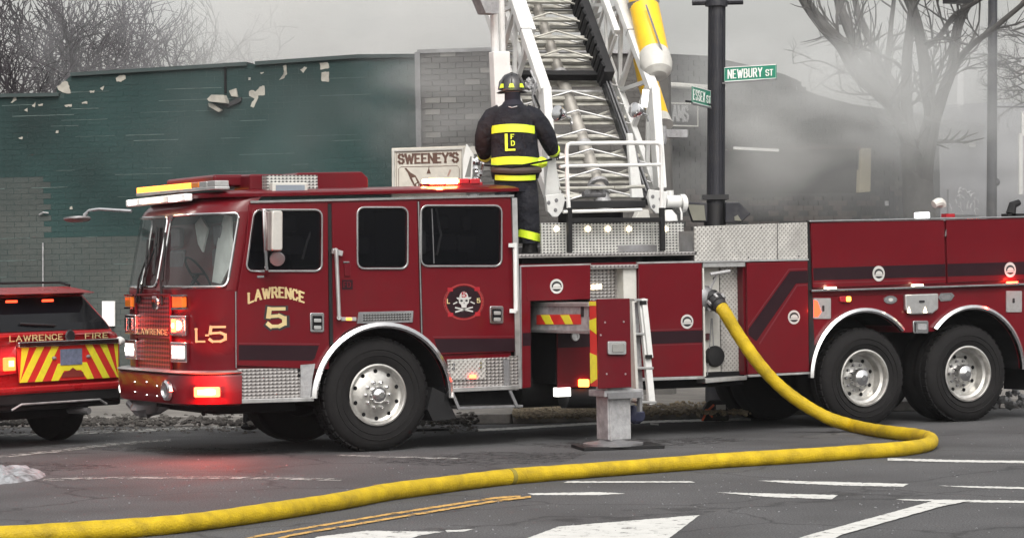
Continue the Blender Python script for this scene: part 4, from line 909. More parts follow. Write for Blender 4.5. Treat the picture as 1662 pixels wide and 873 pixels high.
# ================================================================== turntable, guard rail and ladder (parts of the truck)
ZD = 1.945
mb = MB(); mb.prism([V((1.58, 0, 0)), V((3.72, 0, 0)), V((3.95, .25, 0)), V((3.95, 2.3, 0)), V((1.58, 2.3, 0))], 1.905, ZD, (0, 0, 1)); T_('deck_plate', mb, M['plate'])
mb = MB(); mb.box((1.7, .1, 1.84), (3.1, 2.3, 1.904)); T_('deck_frame', mb, M['dark'])
mb = MB(); mb.lathe([(.95, 1.95), (.95, 2.02), (.8, 2.04), (.8, 2.2), (0, 2.2)], (3.2, 1.25, 0), (0, 0, 1), 32); T_('turntable_ring', mb, M['aludark'], smooth=True)
def box2(name, u0, y0, u1, y1, Y, dep, m, **k):
    a = onY(u0, y1, Y); b = onY(u1, y0, Y); mb = MB(); mb.box((a.x, Y, a.z), (b.x, Y+dep, b.z)); return T_(name, mb, m, **k)
for u0, u1, dy in ((634.5, 665, 0), (671, 752.5, .006), (765, 772, 0), (777.5, 801, 0)):
    a = onY(u0, 207, .33); b = onY(u1, 183.5, .33); mb = MB(); mb.box((a.x, .33+dy, ZD), (b.x, .36+dy, b.z)); T_('punched_panel', mb, M['perf'])
a = onY(752.5, 207, .33); b = onY(766, 183.5, .33); mb = MB(); mb.box((a.x, .34, ZD), (b.x, .37, b.z)); T_('punched_panel', mb, M['perf'])
for u in (652, 689, 712.5, 737, 780):
    mb = MB(); mb.lathe([(.03, 0), (.024, .02), (0, .024)], onY(u, 188.5, .33), NY, 14); T_('deck_light', mb, M['lwarm'], smooth=True)
mb = MB(); RY = .22
def rail(pts, r=.02): mb.tube([onY(u, y, RY) for u, y in pts], r, 8)
rail([(666.5, 171.5), (664.8, 150), (664, 124), (665, 119.5), (668, 118.3), (720, 117.7), (770, 117.7), (774, 119.5), (775, 124), (775.5, 172)], .022)
rail([(656, 137.5), (666, 136.6), (774, 135.6)], .018); rail([(660, 174.5), (752, 172.8)], .018)
T_('guard_rail', mb, M['white'], smooth=True)
mb = MB(); mb.bar(onY(667, 171, RY), onY(667.5, 207.6, RY), .05, .05, (1, 0, 0)); mb.bar(onY(775.5, 171, RY), onY(776.5, 206.5, RY), .05, .05, (1, 0, 0)); mb.bar(onY(668, 181.5, RY), onY(776, 181, RY), .04, .05)
T_('rail_post', mb, M['black'], bevel=.006)
# ladder frame
E_, A_ = math.radians(47), math.radians(18)
lh = _f0*math.cos(A_)-_r*math.sin(A_); lw = _r*math.cos(A_)+_f0*math.sin(A_); ld = lh*math.cos(E_)+_z*math.sin(E_); ln = -lh*math.sin(E_)+_z*math.cos(E_)
LO = onY(710, 168, 1.22)
def LP(s, w_, n_): return LO+ld*s+lw*w_+ln*n_
LT = 9.5
lad = None
def L_(name, mb, m, label=None, par='x', **k): return part(name, mb, m, truck, label, **k)
HW = .63
for s in (-1, 1):
    mb = MB(); mb.bar(LP(-.1, s*HW, 0), LP(LT, s*HW, 0), .07, .12, ln); L_('ladder_bottom_chord', mb, M['white'], bevel=.01)
    mb = MB(); mb.bar(LP(.98, s*HW, .75), LP(LT, s*HW, .75), .12, .10, ln); mb.bar(LP(1.02, s*HW, .77), LP(.10, s*HW, .12), .10, .16, ln)
    tc = L_('ladder_hand_rail', mb, M['white'], bevel=.012)
    for k in range(1, 9):
        mb = MB(); q = 1.0+k*.95; mb.bar(LP(q-.006, s*HW, .752), LP(q+.006, s*HW, .752), .124, .104, ln); part('joint', mb, M['aludark'], tc)
    mb = MB(); q = .55; up = True
    while q < LT-.7:
        if q > .9: mb.bar(LP(q, s*HW, .02), LP(q, s*HW, .72), .05, .05, ld)
        mb.bar(LP(q+.02, s*HW, .03 if up else .72 if q > .9 else .5), LP(q+.60, s*HW, .72 if up else .03), .04, .045, ln); up = not up; q += .62
    L_('ladder_side_brace', mb, M['white'])
# rungs and chevrons of the base section
k = 0; q = .12
while q < LT-.2:
    mb = MB(); mb.bar(LP(q, -HW, .0), LP(q, HW, .0), .05, .025, ln); L_('rung', mb, M['ladgrey'])
    if k % 1 == 0:
        mb = MB(); mb.tube([LP(q-.16, -HW+.02, .05), LP(q+.02, -.0, .09), LP(q-.16, HW-.02, .05)], .012, 6); L_('rung_brace', mb, M['alu'], smooth=True)
    k += 1; q += .31
mb = MB(); q = .2
while q < LT-.4:
    mb.tube([LP(q+.12, -.55, -.05), LP(q-.03, -.22, -.05)], .014, 5); mb.tube([LP(q+.12, .55, -.05), LP(q-.03, .22, -.05)], .014, 5)
    mb.bar(LP(q+.2, -HW, -.05), LP(q+.2, HW, -.05), .07, .012, ln); q += .31
L_('ladder_under_brace', mb, M['ladgrey'])
# nested fly sections: start part of the way up
for (wf_, s0, n0, hh, nm) in ((.50, 2.05, .16, .50, 0), (.40, 3.2, .28, .36, 1)):
    for s in (-1, 1):
        mb = MB(); mb.bar(LP(s0, s*wf_, n0), LP(LT+2+2*nm, s*wf_, n0), .06, .09, ln); mb.bar(LP(s0, s*wf_, n0+hh), LP(LT+2+2*nm, s*wf_, n0+hh), .07, .08, ln); L_('fly_section_rail', mb, M['white'], bevel=.008)
        mb = MB(); q = s0; up = True
        while q < LT+1.2+2*nm:
            mb.bar(LP(q, s*wf_, n0+.03), LP(q, s*wf_, n0+hh-.03), .035, .035, ld); mb.bar(LP(q, s*wf_, n0+.03 if up else n0+hh-.03), LP(q+.5, s*wf_, n0+hh-.03 if up else n0+.03), .03, .035, ln); q += .5; up = not up
        L_('fly_section_brace', mb, M['white'])
    q = s0+.15; 
    while q < LT+1.8+2*nm:
        mb = MB(); mb.bar(LP(q, -wf_, n0), LP(q, wf_, n0), .05, .03, ln); mb.tube([LP(q-.13, -wf_+.02, n0+.04), LP(q+.03, 0, n0+.08), LP(q-.13, wf_-.02, n0+.04)], .012, 6)
        L_('rung', mb, M['ladgrey']); q += .31
mb = MB(); mb.bar(LP(1.92, -HW+.04, .12), LP(1.92, .42, .12), .07, .09, ln); L_('cross_beam', mb, M['black'])
mb = MB(); mb.bar(LP(1.72, -HW+.04, .05), LP(1.72, .50, .05), .03, .04, ln); L_('roller_bar', mb, M['alu'])
# waterway
mb = MB(); mb.tube([LP(.25, 0, -.03), LP(2.1, 0, -.03)], .075, 14); mb.tube([LP(2.1, 0, -.03), LP(4, 0, -.02)], .065, 14); mb.tube([LP(4, 0, 0), LP(LT, 0, 0)], .055, 12)
ww = L_('waterway_pipe', mb, mat('waterway_grey', (.40, .38, .35), .4, .5, dirt=.4), smooth=True)
mb = MB()
for q, rr in ((.32, .12), (.16, .10), (.95, .085), (2.1, .09)): mb.tube([LP(q-.02, 0, -.03), LP(q+.02, 0, -.03)], rr, 16)
b_ = onY(694, 156, .95)
mb.tube([LP(.25, 0, -.03), LP(.05, 0, -.05), LP(-.12, 0, -.10), LP(-.2, 0, -.3)], .09, 14); parts('flange', mb, M['galv'], ww, smooth=True)
# black cable carrier on the right
mb = MB(); mb.bar(LP(-.1, .44, .12), LP(2.1, .44, .12), .10, .10, ln); mb.bar(LP(1.75, .42, .22), LP(LT, .42, .22), .13, .24, ln); cc = L_('cable_carrier', mb, M['ink'], bevel=.01)
mb = MB()
for i in range(60):
    q = 1.8+i*.125; mb.bar(LP(q, .355, .25), LP(q+.06, .355, .25), .03, .26, ln)
part('carrier_link', mb, M['black'], cc, kind='stuff')
mb = MB(); mb.tube([LP(.0, .46, .19), LP(2.0, .46, .19), LP(6, .46, .36)], .012, 6); mb.tube([LP(.0, .42, .19), LP(2.0, .42, .19)], .010, 6); part('cable', mb, M['aludark'], cc)
# heel brackets, cross tubes, hoist parts
for c, mir in (((648, 170), 1), ((769, 167), -1)):
    p = [onY(c[0]+mir*dx, c[1]+dy, .62) for dx, dy in ((-11, -9), (10, -11), (12, -5), (9, 4), (3, 9), (-3, 9), (-9, 4))]
    mb = MB(); mb.prism(p, 0, .05, NY); hb = T_('heel_bracket', mb, M['white'], bevel=.01)
    for dx, dy in ((-5, -3), (4, -5), (3, 3)):
        mb = MB(); mb.lathe([(.022, 0), (.018, .006), (0, .006)], onY(c[0]+dx*mir, c[1]+dy, .569), NY, 10); part('hole', mb, M['aludark'], hb)
for u0, u1, t in ((634, 650, -1),):
    mb = MB(); mb.prism([onY(u, y, .8) for u, y in ((640, 132), (648, 126), (653, 158), (650, 163), (636, 163))], 0, .05, NY); mb.prism([onY(u, y, .8) for u, y in ((649, 133), (652, 132), (660, 158), (657, 163))], -.08, -.03, NY); T_('heel_plate', mb, M['white'], bevel=.008)
mb = MB(); mb.prism([onY(u, y, .9) for u, y in ((733, 110), (739, 110), (752, 163), (738, 163))], 0, .05, NY); T_('heel_plate', mb, M['white'], bevel=.008)
box2('cross_tube', 660, 165, 757, 171.5, .85, .12, M['ink'], bevel=.008)
mb = MB(); mb.tube([onY(656, 155.2, .55), onY(720, 154.5, .55), onY(755, 153.5, .55)], .018, 8); mb.bar(onY(720, 154.3, .53), onY(734, 154, .53), .035, .03); T_('torque_tube', mb, M['ladgrey'])
mb = MB(); mb.box(tuple(onY(680, 205, 1.0)), (onY(730, 173, 1.0).x, 1.5, onY(700, 172, 1.0).z)); T_('turntable_pedestal', mb, M['dark'])
mb = MB(); c = onY(696, 160, .62); mb.tube([c+V((-.13, 0, 0)), c+V((.13, 0, 0))], .035, 10); mb.tube([c+V((-.08, .0, 0)), c+V((-.03, 0, .07)), c+V((.05, 0, .07)), c+V((.1, 0, 0))], .04, 10); T_('swivel_joint', mb, M['aludark'], smooth=True)
mb = MB(); c = onY(790, 166, .7); mb.tube([c+V((-.12, 0, 0)), c+V((.10, 0, 0))], .07, 14); mb.lathe([(.10, 0), (.10, .06), (.05, .08), (0, .08)], c+V((.06, 0, -.02)), (1, 0, 0), 18); mb.tube([c+V((-.05, 0, .12)), c+V((-.05, 0, -.02))], .04, 10); mb.tube([c+V((.05, 0, 0)), c+V((.06, -.05, -.12)), c+V((.06, -.05, -.2))], .012, 6); mb.lathe([(.10, 0), (.09, .06), (.04, .12), (0, .12)], onY(783.5, 182, .6), (0, 0, 1), 16); T_('hoist_fitting', mb, M['white'], smooth=True)
mb = MB(); mb.box(tuple(onY(778, 176, .75)), (onY(788, 164, .75).x, .9, onY(780, 163, .75).z)); T_('fitting_bracket', mb, M['ink'])
mb = MB(); mb.prism([onY(u, y, .5) for u, y in ((739, 181), (744, 173), (755, 173), (757, 181))], 0, .1, NY); T_('control_box', mb, M['offwhite'], bevel=.01)
# spot lamps and lit lamp on the ladder
for u, y, Yd in ((656, 93.5, .8), (746, 91, .8)):
    mb = MB(); c = onY(u, y, Yd); mb.lathe([(0, .07), (.05, .06), (.08, 0), (.085, -.04), (.06, -.05), (0, -.05)], c, V((.9, .3, -.1)), 18); mb.tube([c+V((.07, 0, -.03)), c+V((.13, 0, -.05)), c+V((.14, 0, -.12))], .014, 6); T_('spot_lamp', mb, M['chrome'], smooth=True)
mb = MB(); mb.tube([onY(757, 74, .8), onY(755, 88, .8)], .035, 10); T_('lit_lamp', mb, lampmat('white_strip_lamp', (1, 1, .95), 2.5), smooth=True)
# housing on the left chord, post and grey box beyond it
mb = MB(); mb.prism([onY(u, y, 1.9) for u, y in ((572.5, 43), (592, 43), (594, 100), (576, 100))], 0, .12, NY); T_('ladder_side_box', mb, M['white'], bevel=.01)
mb = MB(); mb.tube([onY(580.5, 45, 1.95), onY(577, -30, 1.95)], .045, 10); mb.tube([onY(588.5, 45, 2.0), onY(586, -30, 2.0)], .04, 10); T_('lift_tube', mb, M['white'], smooth=True)
mb = MB(); mb.prism([onY(u, y, 1.9) for u, y in ((551, -3), (576, -3), (575, 12.5), (560, 12))], 0, .2, NY); T_('ladder_grey_box', mb, M['galv'])
# fittings at the left chord near the helmet
mb = MB()
for i in range(9): c = onY(618+random.random()*11, 60+random.random()*16, .7); mb.blob(c, .03, .03, .03, 6, 4, .3)
mb.tube([onY(622, 58, .7), onY(628, 68, .65), onY(624, 80, .7), onY(630, 92, .7)], .014, 6); T_('ladder_controls', mb, M['galv'])
mb = MB(); mb.tube([onY(626, 78, .68), onY(632, 88, .68), onY(629, 97, .7)], .012, 6); T_('cable', mb, M['ink'])
# yellow cylinder with silver end, right of the ladder
def D(u, y, d): return at(u, y, d)
mb = MB(); mb.tube([D(745, -40, 31.4), D(754, 2, 31), D(768, 49, 30.6)], .165, 24, cap=True); yc = T_('lift_cylinder', mb, M['yellow'], 'yellow cylinder with a silver end beside the ladder', smooth=True)
mb = MB(); mb.tube([D(767, 46, 30.62), D(769, 53, 30.5), D(770.5, 59, 30.45), D(771, 62.5, 30.42)], [.175, .182, .16, .10], 24); part('end_cap', mb, M['offwhite'], yc, smooth=True)
mb = MB(); mb.tube([D(753.3, 0, 31), D(754.7, 4.5, 31)], .18, 24); mb.tube([D(757+.0, 4, 30.7), D(777, 45, 30.4)], .012, 5); part('band', mb, M['aludark'], yc)
mb = MB(); mb.tube([D(752, 48, 31.6), D(760, 70, 31.5), D(773, 98, 31.3)], [.10, .12, .115], 18); yc2 = T_('hoist_cylinder', mb, M['yellow'], smooth=True)
mb = MB(); mb.tube([D(772.5, 97, 31.28), D(776, 104, 31.2)], [.12, .13], 18); part('end_cap', mb, M['offwhite'], yc2, smooth=True)
mb = MB(); mb.tube([D(776, 104, 31.2), D(778, 112, 31.2), D(776, 118, 31.2)], .045, 8); mb.box(tuple(D(781, 113, 31.2)), tuple(D(790, 107, 31.4)+V((.1, .1, 0)))); part('fitting', mb, M['galv'], yc2)

# ================================================================== the firefighter
DP = (onY(613, 205, .62)-CAM).dot(FW)
SC = FPX/DP
ff = thing('person', V((at(605, 208, DP).x, at(605, 208, DP).y, ZD)), 'firefighter seen from behind in a dark coat with lime bands, standing on the truck deck', 'person')
def pp(u, y, dd=0): return at(u, y, DP)+_f0*dd
def ering(u, y, hw, dep, n=22, dd=0, tilt=0):
    c = pp(u, y, dd); out = []
    for i in range(n):
        a = 2*math.pi*i/n; out.append(c+_r*(hw/SC*math.cos(a))+_f0*(dep*math.sin(a))+_z*(tilt*math.cos(a)))
    return out
TORSO = [(601, 83.5, 9.5, .10), (601, 86, 13, .12), (601, 89, 20, .14), (601, 93, 26.5, .155), (601, 99, 28, .17), (602, 110, 27.5, .18), (603, 121, 27.5, .18), (604, 130, 28.5, .185), (604, 137, 28.5, .18), (604, 142, 29, .185), (604, 147.5, 27, .18)]
def tor(y):
    for a, b in zip(TORSO, TORSO[1:]):
        if a[1] <= y <= b[1]:
            t = (y-a[1])/(b[1]-a[1]); return [a[i]+(b[i]-a[i])*t for i in (0, 2, 3)]
    return [TORSO[-1][i] for i in (0, 2, 3)]
def onback(u, y, off=.008):
    uc, hw, dp = tor(y); q = max(-.98, min(.98, (u-uc)/hw)); return pp(u, y, -dp*math.sqrt(1-q*q)-off)
# body: one continuous skinned surface (head, trunk, arms, legs)
me = bpy.data.meshes.new('body')
J = [((604, 140), 0, .13), ((603, 122), 0, .15), ((601, 104), 0, .15), ((601, 90), 0, .11), ((601, 83), 0, .06), ((600.5, 75), 0, .085), ((600.5, 67), .01, .085),
     ((583, 94), 0, .055), ((566, 110), .03, .05), ((566, 124), .22, .038), ((572, 129), .32, .03),
     ((620, 94), 0, .055), ((641, 110), .03, .05), ((647, 122), .2, .038), ((652, 126), .30, .03),
     ((595, 150), 0, .09), ((594, 175), -.03, .06), ((593, 199), 0, .045), ((592, 205), .10, .04),
     ((615, 150), 0, .09), ((618, 175), -.03, .06), ((621, 199), 0, .045), ((622, 205), .10, .04)]
ED = [(0, 1), (1, 2), (2, 3), (3, 4), (4, 5), (5, 6), (3, 7), (7, 8), (8, 9), (9, 10), (3, 11), (11, 12), (12, 13), (13, 14), (0, 15), (15, 16), (16, 17), (17, 18), (0, 19), (19, 20), (20, 21), (21, 22)]
loc0 = WORLDLOC[ff.name]
me.from_pydata([pp(*j[0], j[1])-loc0 for j in J], ED, [])
ob_ = bpy.data.objects.new('body', me); COL.objects.link(ob_); ob_.parent = ff; me.materials.append(M['skin'])
sk = ob_.modifiers.new('skin', 'SKIN'); sk.use_smooth_shade = True
for v_, j in zip(me.skin_vertices[0].data, J): v_.radius = (j[2], j[2])
me.skin_vertices[0].data[0].use_root = True
ob_.modifiers.new('sub', 'SUBSURF').levels = 1
# head details under the helmet: face away from us
hc = pp(600.5, 72, .02)
mb = MB(); mb.lathe([(.0, -.12), (.05, -.115), (.078, -.07), (.09, 0), (.088, .05), (.05, .11), (0, .12)], hc, (0, 0, 1), 20); mb.prism([hc+_f0*.08+_r*.012+_z*.02, hc+_f0*.08-_r*.012+_z*.02, hc+_f0*.115-_z*.02], -.012, .012, _r)
for s in (-1, 1): mb.blob(hc+_r*s*.092-_z*.01, .012, .022, .032, 8, 6)
part('head', mb, M['skin'], ff, smooth=True)
mb = MB()
for s in (-1, 1): mb.blob(hc+_f0*.083+_r*s*.032+_z*.012, .012, .006, .008, 8, 5)
mb.bar(hc+_f0*.086-_r*.022-_z*.05, hc+_f0*.086+_r*.022-_z*.05, .006, .008); part('face', mb, M['ink'], ff)
# trousers
mb = MB(); mb.loft([ering(604, 143, 25, .16), ering(604, 150, 25, .17), ering(604, 158, 24, .165)])
def leg(pts):
    mb.loft([ering(u, y, hw, dp, 16, dd) for u, y, hw, dp, dd in pts])
leg([(594, 150, 13, .13, 0), (593, 160, 13.5, .13, -.01), (592.5, 175, 12, .12, -.02), (593, 182, 12.3, .12, -.01), (592, 192, 11.5, .11, 0), (592, 200, 11.5, .11, .0)])
leg([(615, 150, 14, .135, 0), (616.5, 160, 14.5, .135, -.01), (618.5, 172, 13, .125, -.02), (618.5, 180, 13.8, .13, -.02), (620, 190, 12.5, .12, 0), (620.5, 200.5, 12.5, .12, .0)])
part('trousers', mb, M['navy'], ff, smooth=True, edge=80)
mb = MB()
for u in (592, 621):
    mb.loft([ering(u, 198, 9, .10, 14), ering(u, 203, 9, .11, 14, .02), ering(u, 207.3, 10, .15, 14, .05), ering(u, 208.2, 10, .15, 14, .05)])
part('boot', mb, M['black'], ff, smooth=True)
for u, y, hw, a, b in ((620.3, 194, 12.9, 190.5, 197), (592, 194, 12.2, 190, 196)):
    mb = MB(); R0 = ering(u, a, hw, .13, 20, 0, -.03 if u > 600 else 0); R1 = ering(u, b, hw, .13, 20, 0, -.03 if u > 600 else 0); mb.loft([R0, R1], cap=False); part('cuff_band', mb, M['lime'], ff, smooth=True)
# jacket
mb = MB(); mb.loft([ering(u, y, hw, dp) for u, y, hw, dp in TORSO])
def sleeve(pts):
    mb.tube([pp(u, y, dd) for u, y, dd, r in pts], [p[3] for p in pts], 14)
sleeve([(588, 93, 0, .10), (578, 97, 0, .115), (571, 104, .02, .108), (567, 113, .05, .098), (566, 121, .14, .088), (568, 127, .26, .07)])
sleeve([(614, 93, 0, .10), (625, 97, 0, .115), (634, 104, .02, .106), (641, 112, .05, .096), (645, 119, .13, .085), (648, 124, .22, .068)])
# folds
for i in range(16):
    uu = 582+random.random()*40; y0 = 96+random.random()*44; mb.tube([onback(uu, y0, -.012), onback(uu+random.uniform(-3, 3), y0+5, -.010), onback(uu+random.uniform(-5, 5), y0+10, -.014)], [.01, .018, .01], 6)
part('jacket', mb, M['navy'], ff, smooth=True, edge=80)
mb = MB(); mb.loft([ering(601, 82, 8.5, .10), ering(601, 84, 11, .115), ering(601, 88.5, 15.5, .13)], cap=False); mb.loft([ering(600.5, 76, 9.3, .098), ering(600.7, 84.5, 9.5, .10)]); part('collar', mb, mat('dark_hood', (.012, .012, .022), .9), ff, smooth=True)
def band(u0, u1, y0, y1, m, name, bow=0, off=.009):
    mb = MB(); n = 16; vs = []
    for i in range(n+1):
        u = u0+(u1-u0)*i/n; t = (i/n-.5)*2; b = bow*(1-t*t)
        vs += [onback(u, y0+b, off), onback(u, y1+b, off)]
    mb.add(vs, [(2*i, 2*i+1, 2*i+3, 2*i+2) for i in range(n)]); part(name, mb, M[m] if isinstance(m, str) else m, ff, smooth=True)
band(576, 626.5, 104, 110.5, 'lime', 'reflective_band', -1.2)
band(575.5, 632, 130.5, 137, 'lime', 'reflective_band', -1.2)
band(580, 627.5, 144.3, 148.5, 'lime', 'reflective_band', .8, .012)
for y0, y1, a, b in ((106.3, 108, 576, 626.5), (133.2, 134.6, 575.5, 632)): pass
mb = MB(); n = 14
mb.tube([onback(578+54*i/n, 140+1.2*math.sin(i/n*3), .02) for i in range(n+1)], .034, 8); part('belt', mb, mat('brown_strap', (.055, .04, .035), .8), ff, smooth=True)
mb = MB(); mb.tube([pp(568, 136.5, -.14), pp(600, 138.5, -.22), pp(632, 134, -.2), pp(646, 131.5, -.05)], .012, 6); part('tool_handle', mb, M['dark'], ff, smooth=True)
for (c, d) in (((567.5, 126.3, .25), (.5, .4, -.4)), ((648, 122.5, .20), (.4, .6, -.5))):
    mb = MB(); p = pp(*c); q = pp(c[0]+(1.3 if c[0] < 600 else .9), c[1]+1.6, c[2]+.035); mb.tube([p, q], [.078, .074], 14); part('cuff_band', mb, M['lime'], ff, smooth=True)
mb = MB(); mb.blob(pp(634, 134, -.02), .07, .06, .06, 10, 7, .1); part('sleeve_tab', mb, M['lime'], ff, smooth=True)
# gloves: palm, four fingers and thumb, closed on the controls
for sx, c in ((1, pp(571.5, 129.5, .30)), (-1, pp(651.5, 127, .28))):
    mb = MB(); mb.blob(c, .045, .05, .03, 12, 8)
    for i in range(4):
        o = c+_r*(-.03+.02*i)+_f0*.03; L = (.06, .072, .068, .052)[i]
        mb.tube([o, o+_f0*L*.5+_z*.01, o+_f0*L*.8-_z*.02, o+_f0*L*.55-_z*.045], [.011, .011, .010, .008], 7)
    o = c+_r*sx*.035; mb.tube([o, o+_r*sx*.02+_f0*.02, o+_r*sx*.01+_f0*.045-_z*.015], [.013, .012, .009], 7)
    part('glove', mb, M['ink'], ff, smooth=True)
mb = MB(); write(mb, 'L', onback(593.5, 124.0, .012), _r, _z, .155, .085, t=.17, serif=0, d=.004); part('jacket_letter', mb, M['lime'], ff)
mb = MB(); write(mb, 'F', onback(599.0, 115.0, .012), _r, _z, .045, .03, t=.22, d=.004); write(mb, 'D', onback(599.4, 120.4, .012), _r, _z, .045, .03, t=.22, d=.004); part('jacket_letter', mb, M['lime'], ff)
mb = MB(); mb.tube([onback(596, 88.5, .012), onback(600, 89.3, .012), onback(606, 88.2, .012)], .006, 5); part('hanging_loop', mb, M['galv'], ff)
# helmet
hc = pp(600, 73.8, .02); hm = V((0, 0, 1))
mb = MB(); mb.lathe([(0, .175), (.05, .168), (.10, .135), (.128, .08), (.14, .02), (.143, 0)], hc, _z, 26)
rim = []
for rr, zz in ((.14, .0), (.165, -.012), (.150, -.022)):
    rim.append([hc+_r*(math.cos(2*math.pi*i/26)*rr)+_f0*(math.sin(2*math.pi*i/26)*rr*(1.25 if math.sin(2*math.pi*i/26) < 0 else 1.1))+_z*(zz-.018*abs(math.cos(2*math.pi*i/26))) for i in range(26)])
mb.loft(rim, cap=False); he = part('helmet', mb, mat('helmet_black', (.02, .02, .024), .35, coat=.4, dirt=.4), ff, smooth=True)
mb = MB()
for a in range(0, 360, 45):
    an = math.radians(a); v0 = _r*math.cos(an)+_f0*math.sin(an); mb.tube([hc+v0*.142+_z*.0, hc+v0*.128+_z*.082, hc+v0*.075+_z*.15, hc+_z*.178], .007, 5)
parts('ridge', mb, M['black'], he)
mb = MB()
for a in (-90-47, -90-2, -90+44):
    an = math.radians(a); v0 = _r*math.cos(an)+_f0*math.sin(an); t0 = -_r*math.sin(an)+_f0*math.cos(an)
    mb.prism([hc+v0*.147+t0*.03+_z*.015, hc+v0*.147-t0*.03+_z*.015, hc+v0*.138-t0*.018+_z*.058, hc+v0*.138+t0*.018+_z*.058], 0, .004, v0)
parts('reflective_patch', mb, M['lime'], he)

# ================================================================== the big yellow hose
hp = [onY(842, 251, -.10), onY(849, 257, -.18), onY(860, 270, -.22), onY(873, 284, -.27), onY(888, 298.5, -.33), onY(905, 312, -.38), onY(922, 323, -.43), onY(940, 332.2, -.48), onY(958, 339.8, -.53), onY(976, 345.8, -.58)]
ground = [(1000, 350.8), (1025, 354.3), (1050, 356.7), (1075, 358.6), (1088, 360.6), (1091.5, 363.0), (1088, 365.7), (1075, 368), (1050, 370.2), (1000, 372.6), (950, 375), (850, 379.2), (750, 384.3), (650, 389.6), (600, 392.5), (550, 396.5), (500, 401), (450, 405.8), (400, 412.5), (350, 418), (300, 423.2), (240, 429), (180, 433.5), (96, 437.6), (0, 441.3), (-110, 444), (-260, 446)]
HR = .068
hp += [onZ(u, y, HR*.95) for u, y in ground]
def catmull(P, n=6):
    o = []
    for i in range(len(P)-1):
        p0 = P[max(i-1, 0)]; p1 = P[i]; p2 = P[i+1]; p3 = P[min(i+2, len(P)-1)]
        for j in range(n):
            t = j/n; o.append(.5*((2*p1)+(p2-p0)*t+(2*p0-5*p1+4*p2-p3)*t*t+(3*p1-p0-3*p2+p3)*t**3))
    return o+[P[-1]]
hs_ = catmull(hp, 7)
mb = MB(); mb.tube(hs_, [HR*(1+.02*math.sin(i*1.7)+.025*math.sin(i*.31)+.02*math.sin(i*.11)) for i in range(len(hs_))], 20)
hose = top('fire_hose', mb, M['hose'], 'thick yellow fire hose running from the truck intake along the road to the left edge', 'fire hose', smooth=True)
mb = MB(); d0 = (hs_[4]-hs_[0]).normalized()
mb.lathe([(.06, -.16), (.088, -.15), (.088, -.09), (.078, -.085), (.095, -.07), (.095, -.01), (.08, 0), (.078, .05), (.066, .06)], hs_[0], d0, 24); part('coupling', mb, M['ink'], hose, smooth=True)
mb = MB()
for k in range(6): a = k*math.pi/3; q = d0.cross(_z).normalized(); q2 = q.cross(d0); v0 = q*math.cos(a)+q2*math.sin(a); mb.obox(hs_[0]+d0*-.04+v0*.10, v0*.014, d0*.03, v0.cross(d0)*.012)
parts('coupling_lug', mb, M['galv'], hose)
mb = MB(); i0 = min(range(len(hs_)), key=lambda i: (hs_[i]-onZ(602, 392, HR)).length); mb.tube([hs_[i0], hs_[i0]+(hs_[i0+1]-hs_[i0]).normalized()*.05], HR+.003, 20); part('seam_ring', mb, mat('dirty_yellow', (.20, .16, .02), .8), hose, smooth=True)

# ================================================================== ground, pavement, markings
asph = mat('asphalt', (.062, .062, .065), .86, var=.25, scale=.9, bump=.55, bscale=95, spec=.3, dirt=.25, dirtcol=(.034, .034, .036))
t = asph.node_tree; b = t.nodes['Principled BSDF']; tc = t.nodes.new('ShaderNodeTexCoord')
nf = t.nodes.new('ShaderNodeTexNoise'); nf.inputs['Scale'].default_value = 75; nf.inputs['Detail'].default_value = 4; t.links.new(tc.outputs['Object'], nf.inputs['Vector'])
rf = t.nodes.new('ShaderNodeValToRGB'); rf.color_ramp.elements[0].position = .35; rf.color_ramp.elements[1].position = .68; rf.color_ramp.elements[0].color = (.45, .45, .45, 1); rf.color_ramp.elements[1].color = (1.7, 1.7, 1.7, 1); t.links.new(nf.outputs['Fac'], rf.inputs[0])
mxa = t.nodes.new('ShaderNodeMix'); mxa.data_type = 'RGBA'; mxa.blend_type = 'MULTIPLY'; mxa.inputs[0].default_value = 1
src = b.inputs['Base Color'].links[0].from_socket; t.links.new(src, mxa.inputs[6]); t.links.new(rf.outputs[0], mxa.inputs[7]); t.links.new(mxa.outputs[2], b.inputs['Base Color'])
vor = t.nodes.new('ShaderNodeTexVoronoi'); vor.feature = 'DISTANCE_TO_EDGE'; vor.inputs['Scale'].default_value = .55
nw = t.nodes.new('ShaderNodeTexNoise'); nw.inputs['Scale'].default_value = 2.2; nw.inputs['Detail'].default_value = 7; t.links.new(tc.outputs['Object'], nw.inputs['Vector'])
va = t.nodes.new('ShaderNodeMix'); va.data_type = 'VECTOR'; va.inputs[0].default_value = .35; t.links.new(tc.outputs['Object'], va.inputs[4]); t.links.new(nw.outputs['Color'], va.inputs[5]); t.links.new(va.outputs[1], vor.inputs['Vector'])
rc = t.nodes.new('ShaderNodeValToRGB'); rc.color_ramp.elements[0].position = .0; rc.color_ramp.elements[1].position = .012; rc.color_ramp.elements[0].color = (.35, .35, .35, 1); t.links.new(vor.outputs[0], rc.inputs[0])
mxc = t.nodes.new('ShaderNodeMix'); mxc.data_type = 'RGBA'; mxc.blend_type = 'MULTIPLY'; mxc.inputs[0].default_value = .8; t.links.new(mxa.outputs[2], mxc.inputs[6]); t.links.new(rc.outputs[0], mxc.inputs[7]); t.links.new(mxc.outputs[2], b.inputs['Base Color'])
mb = MB(); mb.add([(-400, -300, 0), (400, -300, 0), (400, 500, 0), (-400, 500, 0)], [(0, 1, 2, 3)]); part('road', mb, asph, kind='structure')
